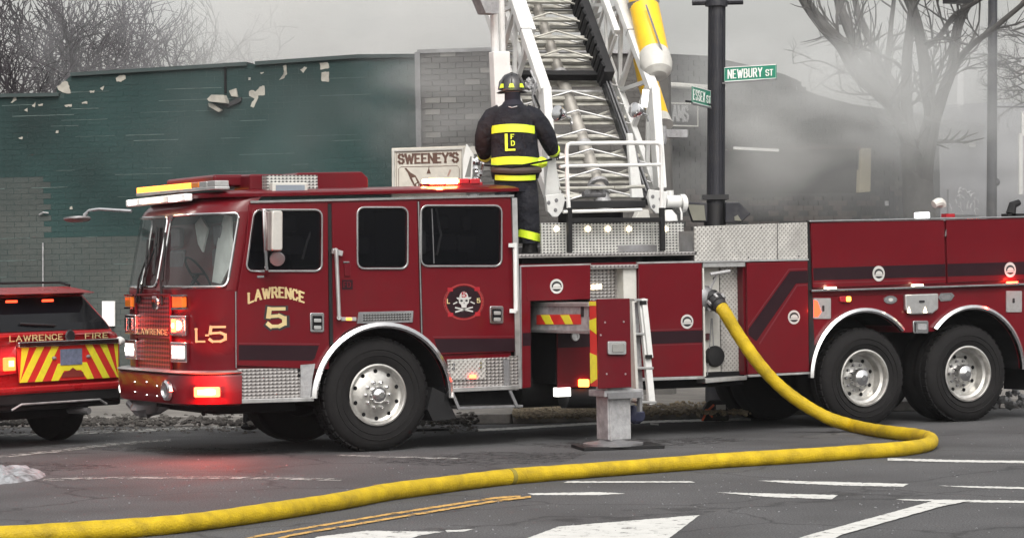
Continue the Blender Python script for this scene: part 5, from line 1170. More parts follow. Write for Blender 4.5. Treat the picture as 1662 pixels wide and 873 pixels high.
# pavement
curb = [onZ(u, y, 0) for u, y in ((-700, 352), (-60, 352), (160, 351.2), (420, 350), (600, 349), (700, 347), (870, 343.5), (1000, 339.5), (1500, 330))]
back = [p+V((.45, .89, 0))*60 for p in reversed(curb)]
pav = mat('pavement', (.15, .14, .13), .9, var=.25, scale=3, bump=.4, bscale=50, dirt=.7, dirtcol=(.07, .065, .06))
mb = MB(); mb.prism([p+V((0.05, .1, 0)) for p in curb]+back, 0, .11, (0, 0, 1)); part('pavement', mb, pav, kind='structure')
mb = MB()
for a, b_ in zip(curb, curb[1:]):
    n_ = max(1, int((b_-a).length/1.8))
    for i in range(n_):
        p = a.lerp(b_, i/n_); q = a.lerp(b_, (i+1)/n_); d = (q-p).normalized(); mb.bar(p+d*.008+_z*.06, q-d*.008+_z*.06, .13, .12)
part('kerb', mb, mat('granite_kerb', (.20, .19, .18), .8, var=.3, scale=8, bump=.3), kind='structure', bevel=.012)
def paint_mat(name, col, wear):
    m = mat(name, col, .75, var=.08); t = m.node_tree; b = t.nodes['Principled BSDF']; tc = t.nodes.new('ShaderNodeTexCoord')
    n = t.nodes.new('ShaderNodeTexNoise'); n.inputs['Scale'].default_value = 7; n.inputs['Detail'].default_value = 10; n.inputs['Roughness'].default_value = .75; t.links.new(tc.outputs['Object'], n.inputs['Vector'])
    r = t.nodes.new('ShaderNodeValToRGB'); r.color_ramp.elements[0].position = wear; r.color_ramp.elements[1].position = wear+.09; r.color_ramp.elements[0].color = (0, 0, 0, 1); t.links.new(n.outputs['Fac'], r.inputs[0]); t.links.new(r.outputs[0], b.inputs['Alpha']); return m
PM = {'w': paint_mat('worn_white_paint', (.47, .47, .455), .36), 'f': paint_mat('faded_white_paint', (.27, .27, .26), .46), 'y': paint_mat('worn_yellow_paint', (.46, .27, .07), .40)}
def mark(name, m, polys, z=.004):
    mb = MB()
    for p in polys: p = ragged(p, .22, 2.5); mb.add([onZ(u, y, z) for u, y in p], [tuple(range(len(p)))])
    return part(name, mb, PM[m], kind='structure')
def strip(pts, w):                              # px polyline of thickness w px
    top_ = [(u, y-w/2) for u, y in pts]; bot = [(u, y+w/2) for u, y in reversed(pts)]; return top_+bot
mark('edge_line', 'w', [strip([(560, 354.2), (600, 352.8), (700, 348.6), (800, 346.6), (880, 345.5)], 1.8), strip([(762, 349), (772, 349.6)], 1.4)])
mark('edge_line', 'f', [strip([(-40, 358.8), (40, 357.8), (160, 354.6), (300, 350.2)], 2.2)])
mark('lane_line', 'f', [strip([(-20, 377.4), (60, 372), (130, 366), (200, 362.2)], 2.0)])
mark('lane_line', 'f', [strip([(50, 395.2), (110, 393.6), (260, 393.2), (400, 395)], 1.8)])
mark('lane_line', 'f', [strip([(395, 375.0), (430, 375.6), (540, 377.8)], 1.2)])
mark('lane_line', 'w', [strip([(1040, 378.2), (1120, 379.6), (1290, 381.2)], 1.8)])
mark('crosswalk_line', 'w', [[(665, 396.2), (810, 396.3), (815, 397.3), (660, 397.4)]])
mark('crosswalk_line', 'w', [[(885, 395.6), (920, 395.8), (1065, 398.4), (1058, 400.8), (990, 399.8), (925, 397.8)]])
mark('crosswalk_line', 'w', [[(1100, 399.8), (1330, 402.8), (1330, 405), (1140, 401.6)]])
mark('crosswalk_line', 'w', [[(618, 406.2), (700, 405.2), (735, 406.4), (700, 407.6), (625, 407.6)]])
mark('crosswalk_line', 'w', [[(840, 405.4), (860, 405.6), (982, 407.6), (975, 411), (905, 409.4)]])
mark('stop_line', 'w', [[(1050, 411), (1120, 411.5), (1330, 413.4), (1330, 415), (1140, 413.6), (1060, 412)]])
mark('diagonal_line', 'w', [[(900, 452), (945, 441), (1095, 412.2), (1140, 412), (1105, 416.5), (985, 440.5), (955, 452)]], .008)
mark('road_arrow', 'w', [[(560, 456), (618, 443), (655, 433.5), (820, 424), (790, 440), (760, 456)]])
mark('road_arrow', 'w', [[(330, 456), (372, 442), (430, 437), (520, 437.8), (490, 441), (440, 456)], [(522, 436.6), (556, 435.6), (545, 437.4), (524, 438.2)]])
mark('centre_line', 'y', [strip([(270, 447), (300, 441.6), (450, 424), (580, 410), (610, 408.5)], 1.5)])
mark('centre_line', 'y', [strip([(300, 448.5), (340, 440.8), (460, 426.5), (585, 412), (622, 409)], 1.5)], .008)
# rubble on the pavement, litter, snow
rub = mat('tan_rubble', (.19, .155, .105), .9, var=.5, scale=12, bump=.5)
mb = MB()
def pebble(u, y, r, z=.11):
    p = onZ(u, y, z); mb.blob(p+V((0, 0, r*.3)), r*random.uniform(.7, 1.5), r*random.uniform(.7, 1.3), r*.7, 6, 4, .25)
for i in range(700): pebble(random.uniform(602, 700), random.triangular(334, 345, 341), random.uniform(.008, .034))
for i in range(700): pebble(random.uniform(745, 880), random.triangular(331, 343, 338), random.uniform(.008, .03))
part('rubble', mb, rub, kind='stuff')
mb = MB()
for i in range(1100): pebble(random.uniform(-60, 560), random.triangular(341, 351, 349), random.uniform(.008, .035))
for i in range(500): pebble(random.uniform(-10, 560), random.triangular(351, 358, 352), random.uniform(.006, .022), 0)
part('grit', mb, mat('dark_grit', (.07, .065, .06), .95, var=.5), kind='stuff')
mb = MB()
for i in range(500): pebble(random.uniform(60, 1190), random.uniform(352, 440), random.uniform(.003, .008), 0)
part('road_grit', mb, M['aludark'], kind='stuff')
snow = mat('dirty_snow', (.24, .25, .265), .9, var=.4, scale=9, bump=.8, bscale=24, spec=.2, dirt=1.0, dirtcol=(.045, .045, .045))
mb = MB(); P0_ = onZ(-14, 397, 0)
vs = []; n1, n2 = 44, 20
for i in range(n1+1):
    for j in range(n2+1):
        a = (i/n1-.5)*2; b2 = (j/n2-.5)*2; e = max(0, 1-(a*a+b2*b2)); p = P0_+_r*(a*.42)+_f0*(b2*.8+.45)
        vs.append(V((p.x, p.y, -.01+.13*math.sqrt(e)*(.65+.6*noise.noise(V((a*4, b2*4, 3)))))))
mb.add(vs, [(i*(n2+1)+j, (i+1)*(n2+1)+j, (i+1)*(n2+1)+j+1, i*(n2+1)+j+1) for i in range(n1) for j in range(n2)]); tag(part('snow_heap', mb, snow, smooth=True), 'low heap of dirty melting snow on the road at the left edge', 'snow heap')
stain = paint_mat('wet_stain', (.022, .022, .024), .50)
stain.node_tree.nodes['Principled BSDF'].inputs['Roughness'].default_value = .3
for poly_ in ([(-40, 380), (60, 381), (150, 384), (60, 388), (-40, 386)], [(430, 379), (560, 372), (690, 373), (660, 381), (500, 384)], [(50, 367), (280, 369), (380, 373), (200, 374)], [(600, 366), (820, 360), (900, 362), (700, 371)]):
    poly_ = ragged(poly_, .8, 6); mb = MB(); mb.add([onZ(u, y, .003) for u, y in poly_], [tuple(range(len(poly_)))]); part('wet_patch', mb, stain, kind='structure')
# small plate and toolbag under the truck
mb = MB(); mb.obox(onZ(508, 353.6, .015), _r*.20, _f0*.10, _z*.012); top('rubber_mat', mb, M['black'], 'small flat black mat lying on the road behind the front wheel', 'mat')
bag = thing('equipment_bag', onZ(836, 346, 0), 'small black equipment bag with orange straps on the road under the truck', 'bag')
c = onZ(838, 346.5, 0)
mb = MB(); mb.loft([[c+_r*(sx*a)+_f0*(sy*b2)+_z*z for sx, sy in ((-1, -1), (1, -1), (1, 1), (-1, 1))] for a, b2, z in ((.15, .12, .0), (.15, .13, .12), (.09, .08, .22), (.06, .06, .24))]); part('body', mb, M['black'], bag, bevel=.02)
mb = MB(); mb.tube([c-_r*.16-_f0*.14+_z*.01, c-_r*.10-_f0*.14+_z*.12, c-_r*.02-_f0*.13+_z*.19], .014, 6); mb.tube([c-_r*.12-_f0*.14+_z*.14, c-_r*.04-_f0*.15+_z*.05], .012, 6); part('strap', mb, mat('orange_strap', (.65, .12, .04)), bag)
mb = MB(); mb.obox(c+_r*.06-_f0*.115+_z*.16, _r*.055, _f0*.01, _z*.03); part('label_patch', mb, M['offwhite'], bag)
# ================================================================== red SUV at the left edge
def suvframe():
    H = _f0*math.cos(math.radians(50.5))-_r*math.sin(math.radians(50.5)); W = _r*math.cos(math.radians(50.5))+_f0*math.sin(math.radians(50.5))
    cr = onZ(63, 362.5, 0)                         # contact of the right rear wheel
    o = cr-H*.96-W*1.70
    return o, H, W
SO, SH, SW = suvframe()
def S(a, b, z): return SO+SH*a+SW*b+_z*z
suv = thing('fire_suv', S(2.3, .95, 0), 'red fire department SUV at the left edge, yellow and red chevrons across its tailgate', 'car')
def U(name, mb, m, label=None, **k): return part(name, mb, m, suv, label, **k)
WB_ = 1.90
def prof2(pts, b0, b1, mb=None):                 # (a,z) outline swept across b
    mb = mb or MB(); n = len(pts); mb.add([S(a, b0, z) for a, z in pts]+[S(a, b1, z) for a, z in pts], [tuple(range(n)), tuple(range(2*n-1, n-1, -1))]+[(i, i+n, (i+1) % n+n, (i+1) % n) for i in range(n)]); return mb
# lower body: rings along its length, rounded in plan and in section
def ring(a, hw, z0, z1, r=.12, n=4, tuck=.0):
    cz0, cz1 = z0+r, z1-r; out = []
    for (sb, z, a0) in ((1, cz0, -90), (1, cz1, 0), (-1, cz1, 90), (-1, cz0, 180)):
        for j in range(n+1):
            t = math.radians(a0+90*j/n); out.append(S(a, .95+sb*(hw-r)+r*math.cos(t), z+r*math.sin(t)))
    return out
mb = MB(); mb.loft([ring(.06, .80, .52, 1.16), ring(.02, .86, .50, 1.18), ring(.07, .93, .48, 1.20), ring(.3, .955, .46, 1.22), ring(1.1, .96, .42, 1.20), ring(2.6, .96, .40, 1.12), ring(3.9, .95, .40, 1.05), ring(4.6, .90, .42, .98), ring(4.9, .75, .48, .85)])
U('body', mb, M['suvred'], smooth=True)
mb = MB()
def gring(a, hw, z): return [S(a, .95-hw, z), S(a, .95+hw, z)]
gh = [(.10, .84, 1.18), (.50, .70, 1.66)]
def rect(a0, a1, hw0, z): return [S(a0, .95-hw0, z), S(a0, .95+hw0, z), S(a1, .95+hw0, z), S(a1, .95-hw0, z)]
mb.loft([rect(.07, 3.75, .88, 1.18), rect(.16, 3.3, .85, 1.30), rect(.42, 2.9, .75, 1.60), rect(.50, 2.75, .72, 1.66), rect(.75, 2.5, .6, 1.685)])
U('cabin', mb, M['suvred'], bevel=.04, seg=3)
def gp(b, z):                                    # point on the tilted rear plane
    t = (z-1.18)/(1.60-1.18); a = .07+(.42-.07)*t if z > 1.3 else .07+(.16-.07)*(z-1.18)/.12
    a = (.16+(.42-.16)*(z-1.30)/.30) if z > 1.3 else a
    return S(a-.006, b, z)
mb = MB(); hw = lambda z: (.88-.03*(z-1.18)/.12) if z < 1.3 else (.85-.10*(z-1.3)/.3)
pts = [gp(.95-hw(1.22)+.05, 1.225), gp(.95+hw(1.22)-.05, 1.225), gp(.95+hw(1.3)-.05, 1.3), gp(.95+hw(1.58)-.07, 1.575), gp(.95-hw(1.58)+.07, 1.575), gp(.95-hw(1.3)+.05, 1.3)]
nrm = (pts[1]-pts[0]).cross(pts[3]-pts[0]).normalized(); nrm = nrm if nrm.dot(SH) < 0 else -nrm
for tri in ((0, 1, 2, 5), (5, 2, 3, 4)): mb.add([pts[i]+nrm*.006 for i in tri], [(0, 1, 2, 3)])
rw = U('rear_window', mb, M['glass'])
for b_ in (.62, 1.12):
    mb = MB(); p = gp(b_, 1.535)+nrm*.012; mb.obox(p, SW*.08, nrm*.006, _z*.012); part('warning_light', mb, M['lred2'], rw, bevel=.004)
mb = MB(); mb.tube([gp(1.02, 1.27)+nrm*.02, gp(.72, 1.285)+nrm*.025, gp(.55, 1.30)+nrm*.02], .014, 6); part('wiper', mb, M['ink'], rw)
mb = MB(); mb.loft([[S(.30, .95-.74, 1.60), S(.30, .95+.74, 1.60), S(.62, .95+.72, 1.66), S(.62, .95-.72, 1.66)], [S(.20, .95-.72, 1.622), S(.20, .95+.72, 1.622), S(.62, .95+.70, 1.692), S(.62, .95-.70, 1.692)]]); U('roof_spoiler', mb, M['suvred'], bevel=.01)
for s in (-1, 1):                                # side glass and pillars
    mb = MB()
    def sp(a, z, off=.006):
        h = .85-.10*(z-1.3)/.3 if z > 1.3 else .88-.03*(z-1.18)/.12
        return S(a, .95+s*(h+off), z)
    for a0, a1, a2, a3 in ((.30, 1.0, .98, .52), (1.08, 1.95, 1.85, 1.06), (2.05, 3.3, 2.75, 1.95)):
        mb.add([sp(a0, 1.24), sp(a1, 1.24), sp(a2, 1.58), sp(a3, 1.58)], [(0, 1, 2, 3)])
    U('side_window', mb, M['glass'])
    mb = MB(); mb.tube([S(.55, .95+s*.66, 1.70), S(.7, .95+s*.66, 1.735), S(2.4, .95+s*.66, 1.735), S(2.6, .95+s*.66, 1.70)], .015, 6); U('roof_rail', mb, M['black'], smooth=True)
def RP(b, z, off=0): return S(.018-off, b, z)
# tailgate: chrome bar, chevrons, plate, letters
gb0, gb1 = .42, 1.80
mb = MB(); mb.obox(S(.0, (gb0+gb1)/2-.02, 1.095), SW*.70, SH*.03, _z*.028); U('chrome_bar', mb, M['chrome'], bevel=.01)
gz0, gz1 = .70, 1.062
mb = MB(); mb.prism([RP(gb0, gz0), RP(gb1, gz0), RP(gb1+.02, gz1), RP(gb0-.03, gz1)], 0, .012, -SH); tg = U('tailgate_panel', mb, M['redref'])
cm = (gb0+gb1)/2+.04
def chev(k, wd=.10, step=.205):
    for s in (-1, 1):
        q = []
        x0 = k*step
        # stripes lean outward going down on each side of the middle
        lo, hi = x0+.24, x0
        for (x, z) in ((hi, gz1), (hi+wd, gz1), (lo+wd, gz0), (lo, gz0)): q.append((cm+s*x, z))
        lim0, lim1 = gb0, gb1
        q = [(max(lim0, min(lim1, x)), z) for x, z in q]
        if abs(q[0][0]-q[1][0])+abs(q[2][0]-q[3][0]) < .02: continue
        mb = MB(); mb.prism([RP(x, z, .012) for x, z in q], 0, .003, -SH); part('chevron', mb, M['limey'], tg)
for k in (.9, 1.9, 2.9): chev(k)
mb = MB(); mb.prism([RP(cm-.30, gz0, .012), RP(cm-.20, gz0+.18, .012), RP(cm+.20, gz0+.18, .012), RP(cm+.30, gz0, .012), RP(cm+.2, gz0, .012), RP(cm+.12, gz0+.10, .012), RP(cm-.12, gz0+.10, .012), RP(cm-.2, gz0, .012)], 0, .003, -SH); part('chevron', mb, M['limey'], tg)
mb = MB(); mb.prism([RP(cm-.17, .86, .014), RP(cm+.13, .86, .014), RP(cm+.13, 1.03, .014), RP(cm-.17, 1.03, .014)], 0, .008, -SH); pl_ = part('number_plate', mb, mat('plate_blue_grey', (.12, .15, .22), .4, var=.3, scale=20), tg)
for dx in (-.26, .22):
    mb = MB(); mb.blob(RP(cm+dx, .94, .02), .03, .02, .02, 8, 5); part('plate_lamp', mb, M['aludark'], tg, smooth=True)
mb = MB(); mb.prism([RP(cm+x, z, .016) for x, z in ((-.16, .73), (.16, .73), (.14, .78), (.05, .80), (0, .83), (-.05, .80), (-.14, .78))], 0, .004, -SH); part('emblem', mb, mat('dark_emblem', (.16, .02, .015)), tg)
mb = MB(); write(mb, 'LAWRENCE', S(.008, .30, 1.135), SW, _z, .055, .72, t=.2, gap=.3, serif=.2, d=.004); write(mb, 'FIRE', S(.008, 1.34, 1.135), SW, _z, .05, .32, t=.2, gap=.3, serif=.2, d=.004); U('lettering', mb, M['gold'])
mb = MB(); c = S(.012, 1.13, 1.165); mb.lathe([(.0, .012), (.055, .010), (.07, 0)], c, -SH, 22); U('badge', mb, M['ink'])
mb = MB(); mb.loft([[S(a, b, z) for b, z in ((.06, .46), (1.84, .46), (1.84, .58), (.06, .58))] for a in (.0, .08)]); mb.loft([[S(a, b, z) for b, z in ((.02, .40), (1.88, .40), (1.88, .50), (.02, .50))] for a in (.05, .6)]); U('rear_bumper_skirt', mb, M['black'], bevel=.03)
mb = MB(); mb.tube([S(.0, .30, .42), S(-.02, .42, .475), S(-.02, 1.5, .475), S(0, 1.62, .42)], .012, 6); U('skid_trim', mb, M['galv'])
mb = MB(); mb.loft([[S(.00, b, z) for b, z in ((.10, .60), (1.80, .60), (1.82, .665), (.08, .665))], [S(-.03, b, z) for b, z in ((.14, .60), (1.76, .60), (1.78, .65), (.12, .65))]]); U('bumper', mb, M['suvred'], bevel=.01)
for s in (0, 1):                                 # tail lamps wrapping round the corners
    def tb(x): return x if s == 0 else 1.90-x
    mb = MB(); q = [(.38, .02, .80), (.38, .02, 1.085), (.20, .03, 1.09), (.02, .12, 1.09), (-.008, .42, 1.08), (-.008, .36, .98), (.02, .12, .84), (.12, .06, .78)] if s == 0 else [(.05, .12, .80), (.05, .12, 1.085), (.03, .2, 1.09), (-.01, .3, 1.09), (-.01, .42, 1.08), (-.01, .36, .98), (-.01, .2, .84), (.02, .14, .78)]
    P = [S(a-.012, tb(b), z) for b, a, z in q]; mb.add(P+[p+SH*.06+SW*(.05 if s == 0 else -.05) for p in P], [tuple(range(8))]+[(i, (i+1) % 8, (i+1) % 8+8, i+8) for i in range(8)])
    tl = U('tail_lamp', mb, M['lensred'])
    if s == 1: continue
    mb = MB(); c = S(-.0, tb(.28), .90); mb.obox(c, SW*.075, SH*.02, _z*.07); part('lamp', mb, lampmat('tail_lamp_lit', (1, .09, .02), 5 if s == 0 else 2), tl, bevel=.012)
    if s == 0:
        mb = MB(); mb.obox(S(-.022, .29, .905), SW*.032, SH*.006, _z*.03); part('bulb', mb, lampmat('tail_bulb', (1, .42, .08), 12), tl)
    mb = MB(); P = [S(a-.018, tb(b), z) for b, a, z in ((-.002, .30, 1.05), (.16, .04, 1.06), (.05, .09, .98), (.10, .06, .86), (.02, .12, .90), (-.004, .24, .98))]; mb.add(P, [tuple(range(6))]); part('reflector', mb, M['whiteprint'], tl)
redl = bpy.data.lights.new('tail_glow', 'POINT'); redl.energy = 1.2; redl.color = (1, .12, .04); redl.shadow_soft_size = .04; ro = bpy.data.objects.new('tail_glow', redl); COL.objects.link(ro); ro.parent = suv; ro.location = S(-.16, .28, .9)-WORLDLOC[suv.name]
mb = MB(); mb.lathe([(0, .0), (.045, .02), (.05, .05), (.03, .09), (0, .1)], S(.02, 1.80, 1.09), SW, 12); U('camera_lamp', mb, M['whiteprint'], smooth=True)
mb = MB(); mb.prism([S(-.0, -.03, 0), S(.0, -.03, 0), S(0, 0, 0)], 0, .001, _z)
mb = MB(); mb.box((0, 0, 0), (0.001, .001, .001))
for b_, out in ((.05, -1), (1.60, 1)):
    for a in (.96, 3.90):
        c = S(a, b_ if out < 0 else b_+.25, .385); mb = MB(); mb.lathe([(.05, .03), (.24, .03), (.26, .0), (.33, -.012), (.37, .02), (.385, .06), (.385, .19), (.36, .25), (.1, .25)], c, SW*(-out)*-1 if out < 0 else -SW, 36)
        wo = U('wheel', mb, M['tyre'], smooth=True)
        mb = MB()
        for k in range(5):
            an = 2*math.pi*k/5; v0 = SH*math.cos(an)+_z*math.sin(an); mb.bar(c+SW*(.02 if out < 0 else -.02)+v0*.04, c+SW*(.02 if out < 0 else -.02)+v0*.24, .06, .02, SW)
        part('spoke', mb, M['black'], wo)
mb = MB(); mb.loft([[S(a, b, z) for b, z in ((.28, .30), (1.62, .30), (1.62, .46), (.28, .46))] for a in (.3, 4.6)]); U('underbody', mb, M['dark'])
mb = MB(); mb.tube([S(-.02, 1.35, .36), S(.3, 1.35, .36)], .035, 10); U('exhaust_pipe', mb, M['aludark'])

# ================================================================== buildings behind
def wallplane(uA, DA, uB, DB):
    A = at(uA, 221, DA); B = at(uB, 221, DB); A.z = 0; B.z = 0; e = (B-A).normalized(); n = e.cross(_z)
    if n.dot(CAM-A) < 0: n = -n
    return A, e, n
def topx(u, poly_):
    for (a, ya), (b, yb) in zip(poly_, poly_[1:]):
        if a <= u <= b: return ya+(yb-ya)*(u-a)/(b-a)
    return poly_[0][1] if u < poly_[0][0] else poly_[-1][1]
def px(P):
    d = V(P)-CAM; z = d.dot(FW); return 600+FPX*d.dot(CR)/z, (314.7-FPX*d.dot(CU)/z)/K
def wallshape(A, e, n, outline, th=.3, zmin=.0):
    pts = [onP(u, y, A, n) for u, y in outline]
    lo0 = V((pts[0].x, pts[0].y, zmin)); lo1 = V((pts[-1].x, pts[-1].y, zmin)); mb = MB(); mb.prism([lo0]+pts+[lo1], 0, -th, n); return mb
bl, bh, sx_, sz_ = .2115, .0725, .215, .076
def onebrick():
    me = bpy.data.meshes.new('brick'); x, y, z = bl/2, .02, bh/2; c = .004
    vs = [(-x, y, -z), (x, y, -z), (x, y, z), (-x, y, z), (-x+c, -y, -z+c), (x-c, -y, -z+c), (x-c, -y, z-c), (-x+c, -y, z-c)]
    me.from_pydata(vs, [], [(4, 5, 6, 7), (0, 1, 5, 4), (1, 2, 6, 5), (2, 3, 7, 6), (3, 0, 4, 7)]); return me
gb = thing('green_building', at(250, 340, 37.2).xy.to_3d(), 'long low brick building with dark green paint flaking along the top, behind the truck cab', 'building')
A, e, n = wallplane(0, 37.8, 585, 36.4)
topg = [(-400, 84), (-60, 80), (70, 78.5), (77, 66), (84, 62), (290, 53.2), (300, 52.8), (420, 47), (489.6, 46.6)]
mort = mat('green_mortar', (.015, .038, .037), .9, var=.2, dirt=.3)
mb = wallshape(A, e, n, topg); wl = part('wall', mb, mort, gb)
mb = MB()
for (a, b) in zip(topg, topg[1:]):
    if b[0]-a[0] > 20: mb.bar(onP(a[0], a[1]-.6, A, n)-n*.12, onP(b[0], b[1]-.6, A, n)-n*.12, .34, .05)
part('coping', mb, mat('dark_coping', (.03, .045, .045), .8), gb)
BM_ = {'green': mat('green_painted_brick', (.015, .038, .037), .7, var=.45, scale=.6, bump=.5, bscale=40, spec=.25, dirt=.35, dirtcol=(.035, .05, .048)),
       'gray': mat('grey_overpainted_brick', (.046, .056, .054), .75, var=.3, scale=.8, spec=.25, bump=.5, bscale=40, dirt=.3),
       'pale': mat('bare_pale_brick', (.23, .22, .205), .8, var=.25, scale=6, bump=.4),
       'smoke': mat('sooted_brick', (.110, .106, .102), .8, spec=.2, var=.14, scale=3, bump=.6, bscale=40, dirt=.5, dirtcol=(.10, .095, .09))}
order = ['green', 'gray', 'pale', 'smoke']
def inside(u, y, r): return r[0] < u < r[2] and r[1] < y < r[3]
peeled = [(62, 62, 84, 72), (68, 72, 72, 76)]
mbs = MB(); u0w = -120
L = (onP(490, 200, A, n)-onP(u0w, 200, A, n)).xy.length; O_ = onP(u0w, 200, A, n); O_.z = 0
row = 0; z = .16
while z < 5.4:
    x = (sx_/2 if row % 2 else 0)
    while x < L-.02:
        c = O_+e*(x)+_z*z; u, y = px(c)
        if y > topx(u, topg)+1.8 and u < 488:
            k = 0
            if inside(u, y, (-200, 146.5, 58, 400)) or inside(u, y, (52, 196.5, 500, 400)): k = 1
            rnd = random.random(); nz = noise.noise(V((x*1.3, z*2, 7)))
            
            mbs.mi = k; w_ = bl/2; 
            if k == 2 or rnd < 1:
                o = n*(.001+.003*random.random()); c = c+o; q = [c-e*w_-_z*bh/2, c+e*w_-_z*bh/2, c+e*w_+_z*bh/2, c-e*w_+_z*bh/2]
                mbs.add([p-n*.01 for p in q]+[p+n*.0015+(c-p)*.015 for p in q], [(4, 5, 6, 7), (0, 1, 5, 4), (1, 2, 6, 5), (2, 3, 7, 6), (3, 0, 4, 7)])
        x += sx_
    z += sz_; row += 1
part('bricks', mbs, [BM_[k] for k in order], wl, kind='stuff')
pp_ = mat('bare_plaster', (.30, .285, .25), .85, var=.25, scale=8, bump=.4)
for poly_ in ([(67, 72), (76, 66.5), (80, 68), (83.5, 77), (75, 76.5), (69, 74)], [(136, 64.5), (140, 62), (147, 61.8), (148, 64.5), (142, 67.5), (137, 67)], [(292, 75), (297, 74), (300, 75.5), (305, 71.5), (310, 70.5), (310.5, 78), (303, 79), (301, 84), (297, 89), (294, 87.5), (298, 81), (293, 79)],
              [(327, 66), (334, 64), (333, 60), (336, 56), (337, 61)], [(352, 57.5), (357, 55), (360, 56), (356, 60)], [(375, 52), (384, 51), (386, 56), (376, 57.5)], [(377, 59.5), (385, 59), (386, 67.5), (377, 67)], [(332, 54), (336, 53.5), (336, 58.5), (333, 59)],
              [(76, 86.5), (85, 86), (84, 88), (77, 88)], [(96, 84), (103, 83.5), (102, 85.5), (97, 85.5)], [(105, 75), (111, 74.5), (111, 76), (106, 76.5)], [(118, 73), (122, 71), (121, 74.5)], [(291, 64), (294, 64), (294, 66), (291, 66)], [(305, 59.5), (309, 59), (309, 60.5), (306, 61)],
              [(13, 85), (19, 82.5), (20, 79), (17, 80)], [(29, 91), (32, 89), (32, 92)], [(38, 87), (42, 84), (41, 88)], [(45, 86), (51, 85.5), (50, 87), (45, 87)], [(22, 113), (27, 112.5), (26, 114.5), (22, 114)], [(66, 107.5), (68.5, 107.5), (68.5, 110), (66, 110)], [(82, 170.5), (85, 170), (85, 172.5), (82.5, 172.5)]):
    mb = MB(); mb.prism([onP(u, y, A, n) for u, y in ragged(poly_, .55, 1.6)], .004, .012, n); part('plaster_patch', mb, pp_, wl)
mb = MB(); rr_ = random.Random(9)
for i in range(120):
    zz = .16+sz_*(rr_.randint(3, 58)+.5); x0 = rr_.uniform(0, L-1); ll = rr_.uniform(.1, .9); c = O_+e*x0+_z*zz; u, y = px(c)
    if y < topx(u, topg)+5: continue
    mb.obox(c+e*ll/2+n*.006, e*ll/2, n*.002, _z*rr_.uniform(.002, .005))
part('mortar_smear', mb, mat('pale_mortar', (.075, .105, .10), .9, var=.4, scale=9), wl, kind='stuff')
# broken wall lamp and its conduit
mb = MB(); mb.prism([onP(u, y, A, n) for u, y in ((247, 82), (252, 78.5), (266, 78.8), (270, 85.5), (249, 84))], .02, .16, n); wlm = part('broken_wall_lamp', mb, pp_, gb)
mb = MB(); mb.prism([onP(u, y, A, n) for u, y in ((246, 85), (252, 86), (262, 91), (258, 92.5), (247, 88))], .02, .08, n); part('fragment', mb, pp_, wlm)
mb = MB(); mb.prism([onP(u, y, A, n) for u, y in ((270, 75), (278, 73), (280, 80), (273, 79.5))], .02, .07, n); part('fragment', mb, pp_, wlm)
mb = MB(); mb.prism([onP(u, y, A, n) for u, y in ((262, 86), (284, 80), (283, 84), (268, 88.5))], .012, .05, n); part('scorch_plate', mb, M['ink'], wlm)
mb = MB(); mb.tube([onP(264.5, 52, A, n)+n*.03, onP(265, 77, A, n)+n*.03], .018, 6); part('conduit', mb, M['dark'], gb)
mb = MB(); mb.tube([onP(47, 177, A, n)+n*.03, onP(52, 175, A, n)+n*.05, onP(58, 175.5, A, n)+n*.03], .012, 6); mb.tube([onP(51, 200, A, n)+n*.02, onP(51, 240, A, n)+n*.02], .012, 6); parts('cable', mb, M['galv'], gb)
mb = MB(); mb.prism([onP(u, y, A, n) for u, y in ((121, 248), (135.8, 248), (135.8, 268.5), (121, 268.5))], .02, .05, n); top('notice_board', mb, M['whiteprint'], 'small white notice board on the green wall right of the SUV', 'notice')
# second stretch: sooted brick wall with pale patches
A2, e2, n2 = wallplane(488, 36.55, 800, 36.0)
g2 = thing('brick_building', at(600, 340, 36.6).xy.to_3d(), 'grey sooted brick building behind the ladder, a few bare pale bricks showing in its wall', 'building')
topb = [(490, 43.2), (520, 42), (585, 40.8), (680, 41.5), (783, 44)]
mb = wallshape(A2, e2, n2, topb, .3); w2_ = part('wall', mb, mat('soot_mortar', (.11, .105, .10), .9, var=.2), g2)
mb = MB(); mb.bar(onP(489.6, 42.6, A2, n2)-n2*.1, onP(585, 40.4, A2, n2)-n2*.1, .3, .05); mb.bar(onP(585, 40.4, A2, n2)-n2*.1, onP(783, 43.4, A2, n2)-n2*.1, .3, .05); part('coping', mb, M['galv'], g2)
mb = MB(); mb.box((0, 0, 0), (0, 0, 0)); mb = MB(); p = onP(489.8, 43, A2, n2); q = onP(491, 330, A2, n2); mb.bar(p+n2*.03, V((p.x, p.y, .1))+n2*.03, .05, .07, e2); part('downpipe', mb, M['aludark'], g2)
bme = {k: onebrick() for k in ('smoke', 'pale')}
for k in bme: bme[k].materials.append(BM_[k])
rotb = Matrix(((e2.x, -n2.x, 0), (e2.y, -n2.y, 0), (0, 0, 1))).to_4x4()
O2 = onP(491.5, 200, A2, n2); O2.z = 0; L2 = (onP(781, 200, A2, n2)-O2).xy.length; cnt = 0; mbs = MB(); row = 0; z = 4.72; cand = []
wloc = WORLDLOC[w2_.name]
